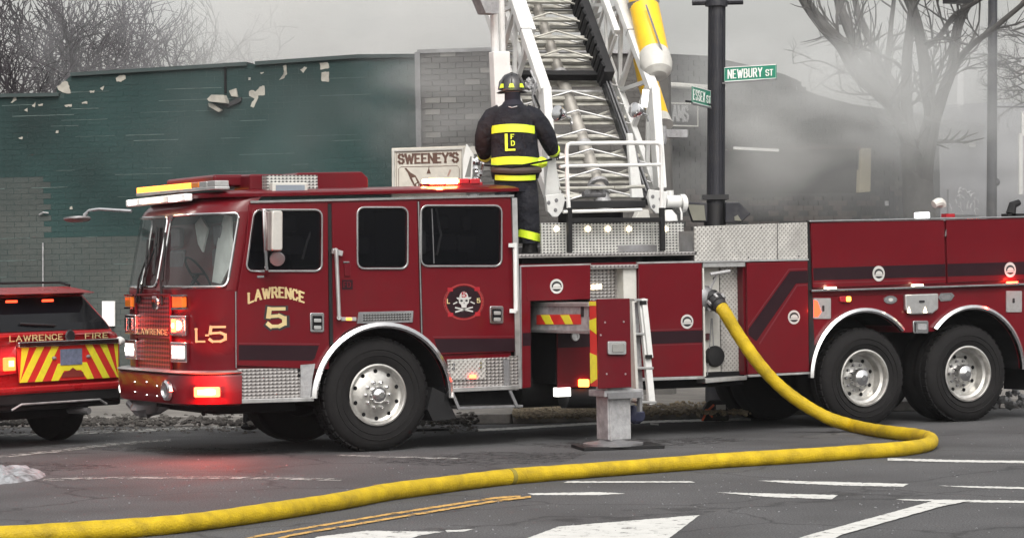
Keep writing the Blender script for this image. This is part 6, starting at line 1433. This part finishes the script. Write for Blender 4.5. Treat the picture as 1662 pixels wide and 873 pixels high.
while z > .2:
    x = .11+(sx_/2 if row % 2 else 0)
    while x < L2-.1:
        c = O2+e2*x+_z*z; u, y = px(c)
        if y > topx(u, topb)+1.6:
            pale = (u < 585 and random.random() < .10) or random.random() < .02
            if cnt < 296 and u < 598 and y < 160:
                o = bpy.data.objects.new('brick', bme['pale' if pale else 'smoke']); COL.objects.link(o); o.parent = w2_; o.matrix_local = Matrix.Translation(c+n2*(.004+.005*random.random())-wloc) @ rotb
                if pale: o['label'] = 'pale bare brick'
                cnt += 1
            else:
                mbs.mi = 1 if pale else 0; cc_ = c+n2*.004*random.random(); q = [cc_-e2*bl/2-_z*bh/2, cc_+e2*bl/2-_z*bh/2, cc_+e2*bl/2+_z*bh/2, cc_-e2*bl/2+_z*bh/2]
                mbs.add([p-n2*.01 for p in q]+[p+n2*.006+(cc_-p)*.02 for p in q], [(4, 5, 6, 7), (0, 1, 5, 4), (1, 2, 6, 5), (2, 3, 7, 6), (3, 0, 4, 7)])
        x += sx_
    z -= sz_; row += 1
part('bricks', mbs, [BM_['smoke'], BM_['pale']], w2_, kind='stuff')
# third: burnt building seen through the smoke
A3, e3, n3 = wallplane(778, 38.5, 1100, 42.5)
g3 = thing('burnt_building', at(930, 340, 40).xy.to_3d(), 'burnt brick building in smoke between the street sign pole and the big tree', 'building')
burn = mat('charred_brick', (.035, .036, .038), .85, var=.35, scale=2.2, spec=.2, bump=.5, bscale=30, dirt=.6, dirtcol=(.015, .015, .016))
top3 = [(776, 44), (830, 46), (880, 54), (918, 61), (935, 66), (943, 74), (962, 79), (1000, 86), (1060, 92), (1100, 96)]
mb = wallshape(A3, e3, n3, top3, .3); w3_ = part('wall', mb, burn, g3)
mbs = MB(); O3 = onP(778, 200, A3, n3); O3.z = 0; L3 = (onP(1098, 200, A3, n3)-O3).xy.length; z = 1.0; row = 0
pm = [burn, mat('charred_brick_warm', (.060, .050, .047), .85, var=.3), mat('white_spall', (.45, .45, .46), .8)]
while z < 4.8:
    x = .11+(sx_/2 if row % 2 else 0)
    while x < L3-.1:
        c = O3+e3*x+_z*z; u, y = px(c)
        if y > topx(u, top3)+2 and not inside(u, y, (843, 120, 1021, 161)):
            r_ = random.random(); mbs.mi = 2 if (r_ < .012 and y > 120) else (1 if r_ < .4 and y > 150 else 0)
            cc_ = c+n3*.006*random.random(); q = [cc_-e3*bl/2-_z*bh/2, cc_+e3*bl/2-_z*bh/2, cc_+e3*bl/2+_z*bh/2, cc_-e3*bl/2+_z*bh/2]
            mbs.add([p-n3*.01 for p in q]+[p+n3*.008+(cc_-p)*.03 for p in q], [(4, 5, 6, 7), (0, 1, 5, 4), (1, 2, 6, 5), (2, 3, 7, 6), (3, 0, 4, 7)])
        x += sx_
    z += sz_; row += 1
part('bricks', mbs, pm, w3_, kind='stuff')
def P3(pts): return [onP(u, y, A3, n3) for u, y in pts]
mb = MB(); mb.prism(P3([(846, 126), (1003, 124), (1003, 159), (846, 160)]), .002, .02, n3); wn_ = part('window_opening', mb, M['dark'], g3)
mb = MB(); mb.prism(P3([(1004, 121), (1016, 121), (1015, 158), (1002, 159)]), .0, .09, n3); part('cream_jamb', mb, mat('cream_paint', (.36, .32, .22), .7, dirt=.5), wn_, bevel=.01)
mb = MB(); ringframe(mb, P3([(846, 126), (1003, 124), (1003, 159), (846, 160)]), .05, .0, .05, n3); part('window_frame', mb, burn, wn_)
mb = MB(); mb.prism(P3([(846, 122), (1015, 120), (1015, 122), (846, 124)]), .0, .12, n3); part('lintel', mb, pm[1], wn_)
mb = MB(); mb.bar(onP(848, 122.4, A3, n3)+n3*.2, onP(900, 124.3, A3, n3)+n3*.2, .03, .04); part('metal_strip', mb, M['whiteprint'], g3)
mb = MB(); mb.prism(P3([(776, 68), (842, 71.5), (842, 75), (776, 72)]), .0, .16, n3); part('cornice', mb, M['offwhite'], g3, bevel=.02)
mb = MB(); P = P3([(783, 85.5), (815, 86), (815, 103.5), (783, 103)]); mb.prism(P, .012, .03, n3); fs = part('fascia_sign', mb, burn, g3); mb = MB(); ringframe(mb, P, .02, .03, .05, n3); part('sign_frame', mb, M['offwhite'], fs)
mb = MB(); write(mb, 'AMS', P[3]+(P[0]-P[3])*.22+(P[2]-P[3])*.1+n3*.031, e3, _z, .20, .30, t=.16, gap=.25, d=.01); part('lettering', mb, M['galv'], fs)
# fourth: low buildings beyond the tree
A4, e4, n4 = wallplane(1080, 47, 1300, 48)
g4 = thing('low_building', at(1150, 330, 47.5).xy.to_3d(), 'low dark building with a scalloped awning beyond the tree at the right edge', 'building')
dk = mat('far_dark_wall', (.10, .10, .11), .85, var=.3, scale=1.5)
mb = wallshape(A4, e4, n4, [(1060, 92), (1098, 89), (1112, 86), (1165, 84), (1300, 86)], .3); part('wall', mb, dk, g4)
mb = MB(); 
for i in range(9): u = 1104+i*5; c = onP(u, 104.5+i*.3, A4, n4)+n4*.3; mb.tube([c-n4*.4+_z*.1, c], .055, 8)
mb.prism([onP(u, y, A4, n4) for u, y in ((1101, 101), (1148, 104), (1148, 118), (1101, 116))], .0, .12, n4); part('awning', mb, mat('charred_awning', (.03, .03, .034), .8), g4)
for (a, b, c, d) in ((1134, 110, 1142, 121), (1192, 55, 1206, 62), (1196, 92, 1206, 112), (1193, 110, 1197, 160)):
    mb = MB(); mb.prism([onP(u, y, A4, n4) for u, y in ((a, b), (c, b), (c, d), (a, d))], .0, .05, n4); part('pale_panel', mb, M['offwhite'], g4)
mb = MB(); mb.prism([onP(u, y, A4, n4) for u, y in ((1110, 156), (1146, 156), (1146, 177), (1110, 177))], .0, .06, n4); gp_ = part('graffiti_panel', mb, dk, g4)
mb = MB(); rr = random.Random(3)
for i in range(26):
    u = 1111+rr.random()*33; y = 158+rr.random()*16; c = onP(u, y, A4, n4)+n4*.065; d = V((e4.x, e4.y, 0))*rr.uniform(-1, 1)+_z*rr.uniform(-1, 1); mb.tube([c, c+d*.05+_z*.03, c+d*.10], .010, 5)
part('scribble', mb, M['galv'], gp_, kind='stuff')
mb = MB(); mb.prism([onP(u, y, A4, n4) for u, y in ((1122, 32), (1129, 32), (1129, 92), (1122, 92))], .0, -.4, n4); part('chimney', mb, mat('pale_block', (.4, .4, .4), .8), g4)
mb = MB(); mb.bar(at(1044.5, 158, 41), at(1045.5, 200, 41), .10, .07, CR); mb.bar(at(1048, 161, 41.2), at(1049, 200, 41.2), .04, .04, CR); top('fence_post', mb, M['pole'], 'short dark post standing left of the big tree trunk', 'post')

# ================================================================== signs and poles
def vpole(name, u0, u1, y_top, y_bot, Dp, r0, r1, label, cat, m='pole', n=20):
    a = at(u0, y_top, Dp); b = onZ(0, 0, 0) if False else at(u1, y_bot, Dp); mb = MB(); mb.tube([b, b.lerp(a, .5), a], [r0, (r0+r1)/2, r1], n); return mb
sp_ = thing('signal_pole', at(838, 330, 34).xy.to_3d(), 'thick dark street pole carrying two green street name signs', 'pole')
base = at(837.5, 340, 34); base.z = 0.1; upv = (at(839.4, 0, 34)-at(837.9, 170, 34)).normalized()
mb = MB(); mb.tube([base, base+upv*3, base+upv*8], [.115, .106, .092], 24); 
part('shaft', mb, M['pole'], sp_, smooth=True)
mb = MB()
for i in range(16): a = 2*math.pi*i/16; v0 = _r*math.cos(a)+_f0*math.sin(a); mb.bar(base+v0*.111+upv*.2, base+v0*.098+upv*6.5, .012, .012, v0)
part('flute', mb, M['pole'], sp_)
mb = MB(); c = at(839.5, 1.2, 34); mb.tube([c-_r*.30, c+_r*.33], .045, 10); mb.tube([c-upv*.06, c+upv*.1], .14, 16); part('crossarm', mb, M['pole'], sp_, smooth=True)
mb = MB(); c = at(837.8, 162.5, 34); mb.tube([c-upv*.03, c+upv*.03], .15, 20); c2 = at(838, 173, 34); mb.tube([c2-upv*.28, c2+upv*.08], .14, 16); mb.obox(c-_f0*.10, _r*.16, _f0*.05, _z*.03); part('clamp', mb, M['ink'], sp_, smooth=True)
for pts, face in (([(803, 166), (829, 167), (829, 183), (812, 183)], [(806, 168.5), (825, 169), (827, 181.5), (812, 181.5)]), ([(850, 166.5), (866, 166.5), (880, 176), (872, 181), (868, 183.5), (850, 183.5)], [(861, 181.5), (860.5, 178.5), (864.5, 177), (869, 182)])):
    mb = MB(); mb.prism([at(u, y, 33.75) for u, y in pts], 0, .22, _f0); sh = part('signal_head', mb, M['pole'], sp_, bevel=.012)
    mb = MB(); mb.prism([at(u, y, 33.745) for u, y in face], 0, .008, -_f0); part('signal_face', mb, mat('dim_signal_face', (.16, .16, .13), .3, coat=.4), sh)
def sign(name, text, suffix, c0, c1, c2, c3, Dl, Dr, tx, label, par):
    P = [at(*c0, Dl), at(*c1, Dr), at(*c2, Dr), at(*c3, Dl)]        # tl tr br bl
    mb = MB(); nn = (P[1]-P[0]).cross(P[3]-P[0]).normalized(); nn = nn if nn.dot(CAM-P[0]) > 0 else -nn
    mb.prism(P, 0, -.01, nn); s = part(name, mb, M['green'], par, label)
    mb = MB(); ringframe(mb, [p+((P[0]+P[2])/2-p)*.03 for p in P], .008, .001, .003, nn); part('sign_border', mb, M['whiteprint'], s)
    ex = (P[2]-P[3]); H = (P[0]-P[3]).length; W = ex.length; exn = ex.normalized(); up = (P[0]-P[3]).normalized()
    mb = MB(); write(mb, text, P[3]+exn*W*tx[0]+up*H*tx[4]+nn*.001, exn, up, H*tx[5], W*(tx[1]-tx[0]), t=.14, gap=.34, d=.003)
    write(mb, suffix, P[3]+exn*W*tx[2]+up*H*(tx[4]+.02)+nn*.001, exn, up, H*tx[5]*.7, W*(tx[3]-tx[2]), t=.17, gap=.24, d=.003); part('lettering', mb, M['whiteprint'], s)
    mb = MB(); mb.bar(P[3]-up*.02-exn*.02, P[2]-up*.012, .02, .02); part('sign_bracket', mb, M['aludark'], s)
sign('street_sign', 'NEWBURY', 'ST', (848.5, 55.8), (910, 53.2), (910, 64.2), (848.5, 67), 33.9, 33.7, (.08, .72, .80, .93, .2, .60), 'street name sign reading NEWBURY ST', sp_)
sign('street_sign', 'ESSEX', 'ST', (811.5, 71), (833, 75), (833, 88), (811.5, 84), 33.2, 33.85, (.05, .66, .76, .96, .2, .6), 'street name sign reading ESSEX ST', sp_)
mb = MB(); mb.tube([at(804, 83.3, 33.2), at(833, 86, 33.85)], .014, 6); part('sign_arm', mb, M['pole'], sp_)
# second pole in the smoke
P2 = thing('street_pole', at(1163, 330, 41).xy.to_3d(), 'second dark pole standing in the smoke near the right edge', 'pole')
b0 = at(1162, 340, 41); b0.z = .1; up2 = (at(1164, 0, 41)-at(1162.8, 170, 41)).normalized(); mb = MB(); mb.tube([b0, b0+up2*9], [.085, .06], 16); part('shaft', mb, M['pole'], P2, smooth=True)
mb = MB(); c = at(1168, 150, 41); mb.blob(c, .05, .05, .06); mb.tube([at(1163, 88, 41), at(1200, 88, 41)], .014, 6); parts('fitting', mb, M['pole'], P2)
mb = MB(); a = at(1120, -18, 36); mb.box((a.x, a.y, at(1120, 1.3, 36).z), (at(1147, 0, 36).x, a.y+.3, a.z)); mb.tube([a+V((.3, .1, 0)), a+V((.3, .1, 2))], .04, 8); tag(part('traffic_signal', mb, M['ink'], None), 'dark traffic signal housing just entering the frame above the tree', 'traffic signal')
# pub sign
A5, e5, n5 = wallplane(455, 33.6, 580, 33.2)
ps = thing('pub_sign', onP(502, 200, A5, n5).xy.to_3d(), "cream sign reading SWEENEY'S with a drawn bottle, above the rear of the cab", 'sign')
def P5(pts): return [onP(u, y, A5, n5) for u, y in pts]
cream = mat('cream_sign_board', (.55, .52, .46), .6, var=.1, dirt=.4, dirtcol=(.3, .28, .25)); brn = mat('brown_print', (.10, .05, .035), .6)
mb = MB(); mb.prism(P5([(459, 122), (545.5, 120), (546, 182), (459.5, 182)]), 0, .08, -n5); sbd = part('board', mb, cream, ps)
mb = MB(); ringframe(mb, P5([(460.5, 123), (544, 121.3), (544.5, 181), (461, 181)]), -.035, .0, .02, n5); part('board_frame', mb, M['offwhite'], ps)
mb = MB(); ringframe(mb, P5([(464.5, 125.8), (541, 124), (541, 180), (465, 180)]), .006, .001, .003, n5); ringframe(mb, P5([(467.5, 139), (470, 137.6), (536, 136.8), (538, 138.6), (538, 180), (467.5, 180)]), .006, .001, .003, n5); part('printed_border', mb, brn, sbd)
o = onP(467.5, 134.5, A5, n5)+n5*.001; R5 = onP(536.5, 133.2, A5, n5)-onP(467.5, 134.5, A5, n5)
mb = MB(); write(mb, "SWEENEY'S", o, R5, _z, .105, R5.length, t=.24, serif=.32, gap=.26, d=.004); part('lettering', mb, brn, sbd)
mb = MB(); mb.prism(P5([(474, 138.6), (476, 138.2), (481, 142), (487, 144.5), (492, 150.5), (490, 155.5), (485, 153), (480.5, 147), (478, 142.5)]), .001, .004, n5); bt = part('bottle_picture', mb, brn, sbd)
mb = MB(); mb.prism(P5([(483, 146.5), (486.5, 146), (489, 150), (486, 151.5)]), .0045, .006, n5); mb.prism(P5([(488, 151.5), (490.3, 151), (490, 154), (488.5, 154)]), .0045, .006, n5); part('bottle_label', mb, cream, sbd)
mb = MB(); mb.prism(P5([(501.5, 140), (503, 136.5), (503, 139), (505, 143), (500, 143)]), .001, .004, n5); part('picture', mb, brn, sbd)
mb = MB(); mb.prism(P5([(524, 145), (527, 139.5), (529, 140), (526, 145)]), .001, .004, n5); part('picture', mb, mat('faded_print', (.35, .22, .18)), sbd)
for u in (470, 536):
    mb = MB(); p = onP(u, 181, A5, n5)-n5*.05; mb.bar(p, V((p.x, p.y, .1)), .08, .08, e5); part('post', mb, M['galv'], ps)
ws = thing('white_panel', onP(558, 200, A5, n5).xy.to_3d(), "tall white angular panel right of the SWEENEY'S sign, partly hidden by the firefighter", 'panel')
mb = MB(); mb.prism(P5([(545.5, 131), (549, 119), (553, 123), (557.5, 128.5), (556, 146), (552, 157), (545, 157)]), .05, .09, n5); part('panel', mb, M['whiteprint'], ws)
mb = MB(); mb.prism(P5([(547.5, 146), (554, 129), (555.5, 129), (554, 146)]), .0905, .094, n5); part('opening', mb, mat('shadow_grey_print', (.2, .2, .19)), ws)
mb = MB(); mb.prism(P5([(551, 121), (562, 120), (563, 127), (552, 127)]), .0, .04, n5); part('upper_panel', mb, M['offwhite'], ws)
mb = MB(); rr = random.Random(5)
for i in range(14): mb.blob(onP(560+rr.random()*6, 128+rr.random()*24, A5, n5)+n5*.1, .035, .035, .04, 6, 4, .3)
mb.tube(P5([(560, 126), (566, 135), (562, 148), (563, 157)]), .02, 6); part('ironwork', mb, M['chrome'], ws)
mb = MB(); p = onP(556, 157, A5, n5); mb.bar(p, V((p.x, p.y, .1)), .08, .08, e5); part('post', mb, M['galv'], ws)

# ================================================================== trees
def limb(mb, P, r0, r1, n=8, jit=.03):
    Q = catmull(P, 5); k = len(Q); rr = [r0+(r1-r0)*i/(k-1) for i in range(k)]
    Q = [q+V((noise.noise(q*1.7), noise.noise(q*1.9+V((5, 5, 5))), noise.noise(q*1.3)))*jit for q in Q]
    mb.tube(Q, rr, n); return Q, rr
def twig(mb, p, d, L, r, depth, rnd, spread=.55, up=.12, n=5, rmin=.0, curl=.16):
    pts = [p]; k = 5; dd = V(d); bend = V((rnd.uniform(-1, 1), rnd.uniform(-1, 1), rnd.uniform(-1, 1)))*curl
    for i in range(k):
        dd = (dd+V((rnd.uniform(-1, 1), rnd.uniform(-1, 1), rnd.uniform(-1, 1)))*curl+bend+V((0, 0, up))).normalized(); pts.append(pts[-1]+dd*L/k)
    mb.tube(pts, [max(rmin, r*(1-.75*i/k)) for i in range(k+1)], n, cap=False)
    if depth > 0:
        for i in range(1, k+1):
            for _ in range(rnd.choice((1, 1, 2))):
                a = V((rnd.uniform(-1, 1), rnd.uniform(-1, 1), rnd.uniform(-.6, 1))); nd = (dd+a*spread*1.3).normalized()
                twig(mb, pts[i], nd, L*rnd.uniform(.45, .7), r*.5, depth-1, rnd, spread, up, max(3, n-1), rmin, curl)
DT = 40.6
tree = thing('bare_tree', at(1078, 330, DT).xy.to_3d(), 'large bare tree forking into thick limbs in the smoke at the right', 'tree')
def tp(u, y, d=0): return at(u, y, DT+d)
mb = MB(); bt0 = tp(1082, 340); bt0.z = 0
g = FPX/DT
limb(mb, [bt0, tp(1079, 200), tp(1076, 160), tp(1074, 140), tp(1070, 118)], 21/g, 16/g, 14)
L_paths = [([(1070, 125), (1063, 108), (1043, 84), (1007, 61), (987, 38), (967, 23), (944, 0), (925, -25)], 11, 5, 0), ([(1066, 112), (1055, 92), (1046, 76), (1015, 48), (995, 25), (982, 0), (972, -25)], 8, 4, .4),
 ([(1062, 100), (1050, 74), (1033, 58), (1020, 33), (1005, 8), (998, -20)], 6, 3, .8), ([(1068, 118), (1063, 95), (1062, 50), (1068, 15), (1072, -20)], 7, 4, -.3), ([(1046, 80), (1040, 56), (1045, 23), (1048, -15)], 3.5, 2, .5),
 ([(1078, 150), (1084, 125), (1093, 98)], 13, 9, -.2), ([(1093, 100), (1086, 70), (1083, 50), (1073, 15), (1055, -15)], 7.5, 5, -.2), ([(1093, 101), (1104, 80), (1116, 56), (1121, 23), (1139, -5), (1145, -25)], 7, 4, -.3),
 ([(1117, 58), (1128, 45), (1141, 35), (1164, 23), (1205, 0)], 4, 2.5, -.5), ([(1084, 40), (1100, 30), (1115, 15), (1128, 8), (1160, -5)], 3, 2, -.6)]
rnd = random.Random(11); lims = []
for pth, r0, r1, dz in L_paths:
    k = len(pth); Q, rr = limb(mb, [tp(u, y, dz*i/(k-1)*2) for i, (u, y) in enumerate(pth)], r0*1.15/g, r1*1.15/g, 10, .02); lims.append((Q, rr))
part('trunk', mb, M['bark'], tree, smooth=True)
mb = MB()
for Q, rr in lims:
    for i in range(3, len(Q), 3):
        a = V((rnd.uniform(-1, 1), rnd.uniform(-1, 1), rnd.uniform(-.1, 1))).normalized(); twig(mb, Q[i], a, rnd.uniform(.5, 1.3), rr[i]*.28+.006, 1, rnd, .6, .08, 4)
twp = [([(1007, 61), (990, 60), (960, 50), (930, 53)], 1.6), ([(1000, 56), (975, 62), (950, 77)], 1.2), ([(1200, 60), (1182, 66), (1165, 62)], 1.3), ([(1210, 80), (1190, 72), (1176, 78)], 1.2)]
for pth, r in twp:
    Q, rr = limb(mb, [tp(u, y) for u, y in pth], r/g, .4/g, 5, .05)
    for i in range(1, len(Q), 2): twig(mb, Q[i], V((rnd.uniform(-1, 1), rnd.uniform(-1, 1), rnd.uniform(-1, 1))).normalized(), .35, .008, 1, rnd, .6, 0, 3)
part('twigs', mb, M['bark'], tree)
# second crown reaching in from the right edge
t2 = thing('bare_tree', at(1290, 330, 42).xy.to_3d(), 'fine dark twigs of a bare tree reaching in from beyond the right edge', 'tree')
mb = MB(); b0 = at(1300, 340, 42); b0.z = 0; limb(mb, [b0, at(1296, 150, 42), at(1290, 60, 42)], .2, .12, 10); limb(mb, [at(1292, 90, 42), at(1240, 50, 41.5), at(1190, 60, 41.4)], .06, .012, 6); limb(mb, [at(1292, 70, 42), at(1240, 20, 41.5), at(1185, 25, 41.4)], .06, .012, 6); part('trunk', mb, M['bark'], t2, smooth=True)
mb = MB(); rnd = random.Random(5)
for k in range(14): twig(mb, at(1215-rnd.random()*20, 25+rnd.random()*60, 41.5), (-CR+_z*rnd.uniform(-.6, .8)).normalized(), .5, .014, 2, rnd, .7, 0, 4)
part('twigs', mb, M['bark'], t2)
# the thicket behind the green wall
bk = mat('dark_twig_bark', (.022, .017, .022), .9, var=.3)
labs = ['bare tree at the far left behind the green wall, darkest of the thicket', 'bare tree with densely curving twigs, second from the left behind the green wall', 'bare tree third from the left behind the green wall, thinning into smoke', 'bare tree fourth from the left behind the green wall, pale in smoke', 'bare tree rightmost of the thicket, barely visible in the smoke']
for i, (u, Dk, topy, nst) in enumerate(((2, 44, -40, 11), (52, 46, -45, 11), (112, 49, -45, 11), (178, 53, -40, 10), (262, 60, -50, 7))):
    rnd = random.Random(30+i); tr = thing('bare_tree', at(u, 330, Dk).xy.to_3d(), labs[i], 'tree', 'bare trees behind the green wall')
    b0 = at(u, 330, Dk); b0.z = 0; mb = MB(); fork = at(u, 120, Dk); limb(mb, [b0, (b0+fork)/2, fork], .2, .13, 10); part('trunk', mb, bk, tr, smooth=True)
    mb = MB()
    for k in range(nst):
        a = rnd.uniform(0, 6.28); s = rnd.uniform(.15, .75); d = V((math.cos(a)*s, math.sin(a)*s, 1)).normalized()
        twig(mb, fork+V((rnd.uniform(-.6, .6), rnd.uniform(-.3, .3), rnd.uniform(-.2, .9))), d, rnd.uniform(1.2, 2.1), rnd.uniform(.024, .040), 2, rnd, .75, .05, 4, .0075, .22)
    part('crown', mb, bk, tr)

# ================================================================== smoke and haze
def volbox(name, lo, hi, col, dens, noisy=None):
    mb = MB(); mb.box(lo, hi); m = bpy.data.materials.new(name); m.use_nodes = True; t = m.node_tree
    for nd in list(t.nodes): t.nodes.remove(nd)
    out = t.nodes.new('ShaderNodeOutputMaterial'); pv = t.nodes.new('ShaderNodeVolumePrincipled'); t.links.new(pv.outputs[0], out.inputs['Volume'])
    pv.inputs['Color'].default_value = (*col, 1); pv.inputs['Density'].default_value = dens; pv.inputs['Anisotropy'].default_value = .2
    if noisy: noisy(t, pv)
    return part(name, mb, m, kind='stuff')
volbox('haze', (-60, -45, -1), (90, 110, 14), (.80, .82, .84), .0003)

def plume(name, u, y, Dk, rx, ry, rz, dens, col=(.86, .87, .89), nscale=2.2, seed=0.0, lo=.35, hi=.75):
    """a soft-edged puff: an ellipsoid whose density falls off from its middle and is broken up by noise"""
    c = at(u, y, Dk); mb = MB(); mb.blob((0, 0, 0), 1, 1, 1, 20, 12)
    me = bpy.data.meshes.new(name); me.from_pydata(mb.v, [], mb.f); o = bpy.data.objects.new(name, me); COL.objects.link(o)
    o.matrix_world = Matrix.Translation(c) @ Matrix(((_r.x*rx, _f0.x*ry, 0, 0), (_r.y*rx, _f0.y*ry, 0, 0), (0, 0, rz, 0), (0, 0, 0, 1)))
    o['kind'] = 'stuff'
    m = bpy.data.materials.new(name); m.use_nodes = True; t = m.node_tree
    for nd in list(t.nodes): t.nodes.remove(nd)
    out = t.nodes.new('ShaderNodeOutputMaterial'); pv = t.nodes.new('ShaderNodeVolumePrincipled'); t.links.new(pv.outputs[0], out.inputs['Volume'])
    pv.inputs['Color'].default_value = (*col, 1); pv.inputs['Anisotropy'].default_value = .1
    tc = t.nodes.new('ShaderNodeTexCoord'); ln_ = t.nodes.new('ShaderNodeVectorMath'); ln_.operation = 'LENGTH'; t.links.new(tc.outputs['Object'], ln_.inputs[0])
    fall = t.nodes.new('ShaderNodeMapRange'); fall.interpolation_type = 'SMOOTHSTEP'; fall.inputs['From Min'].default_value = 1; fall.inputs['From Max'].default_value = .25; t.links.new(ln_.outputs['Value'], fall.inputs['Value'])
    mp = t.nodes.new('ShaderNodeMapping'); mp.inputs['Location'].default_value = (seed, seed*1.3, 0); mp.inputs['Scale'].default_value = (rx/2.5, ry/2.5, rz/1.6); t.links.new(tc.outputs['Object'], mp.inputs[0])
    nz = t.nodes.new('ShaderNodeTexNoise'); nz.inputs['Scale'].default_value = nscale; nz.inputs['Detail'].default_value = 4; nz.inputs['Distortion'].default_value = .6; t.links.new(mp.outputs[0], nz.inputs['Vector'])
    nr = t.nodes.new('ShaderNodeMapRange'); nr.inputs['From Min'].default_value = lo; nr.inputs['From Max'].default_value = hi; t.links.new(nz.outputs['Fac'], nr.inputs['Value'])
    me.materials.append(m)
    t.links.new(mathn(t, 'MULTIPLY', mathn(t, 'MULTIPLY', fall.outputs[0], nr.outputs[0]), dens), pv.inputs['Density'])
    return o
plume('smoke', 1120, 95, 41.8, 3.6, 3.4, 2.6, .45, (.93, .94, .95), seed=1)
plume('smoke', 1120, 120, 39.2, 3.2, 1.3, 2.3, .42, (.93, .94, .95), seed=15, nscale=1.4)
plume('smoke', 950, 80, 39.0, 3.6, 2.2, 2.0, .75, (.92, .93, .93), seed=3, nscale=1.6)
plume('smoke', 850, 110, 37.8, 2.8, 1.5, 1.7, .60, (.92, .92, .91), seed=5, nscale=2.2)
plume('smoke', 240, 25, 44, 4.2, 3.5, 2.4, .20, (.94, .96, .98), seed=8, nscale=1.4)
plume('smoke', 420, 10, 43, 3.6, 3.5, 2.6, .8, (.96, .955, .94), seed=2, nscale=1.2)
plume('smoke', 560, 70, 36.0, 2.0, .9, 1.8, 1.15, (.93, .93, .93), seed=12, nscale=2)
plume('smoke', 330, 110, 36.2, 3.2, .8, 1.6, .10, (.93, .94, .95), seed=21, nscale=1.6)
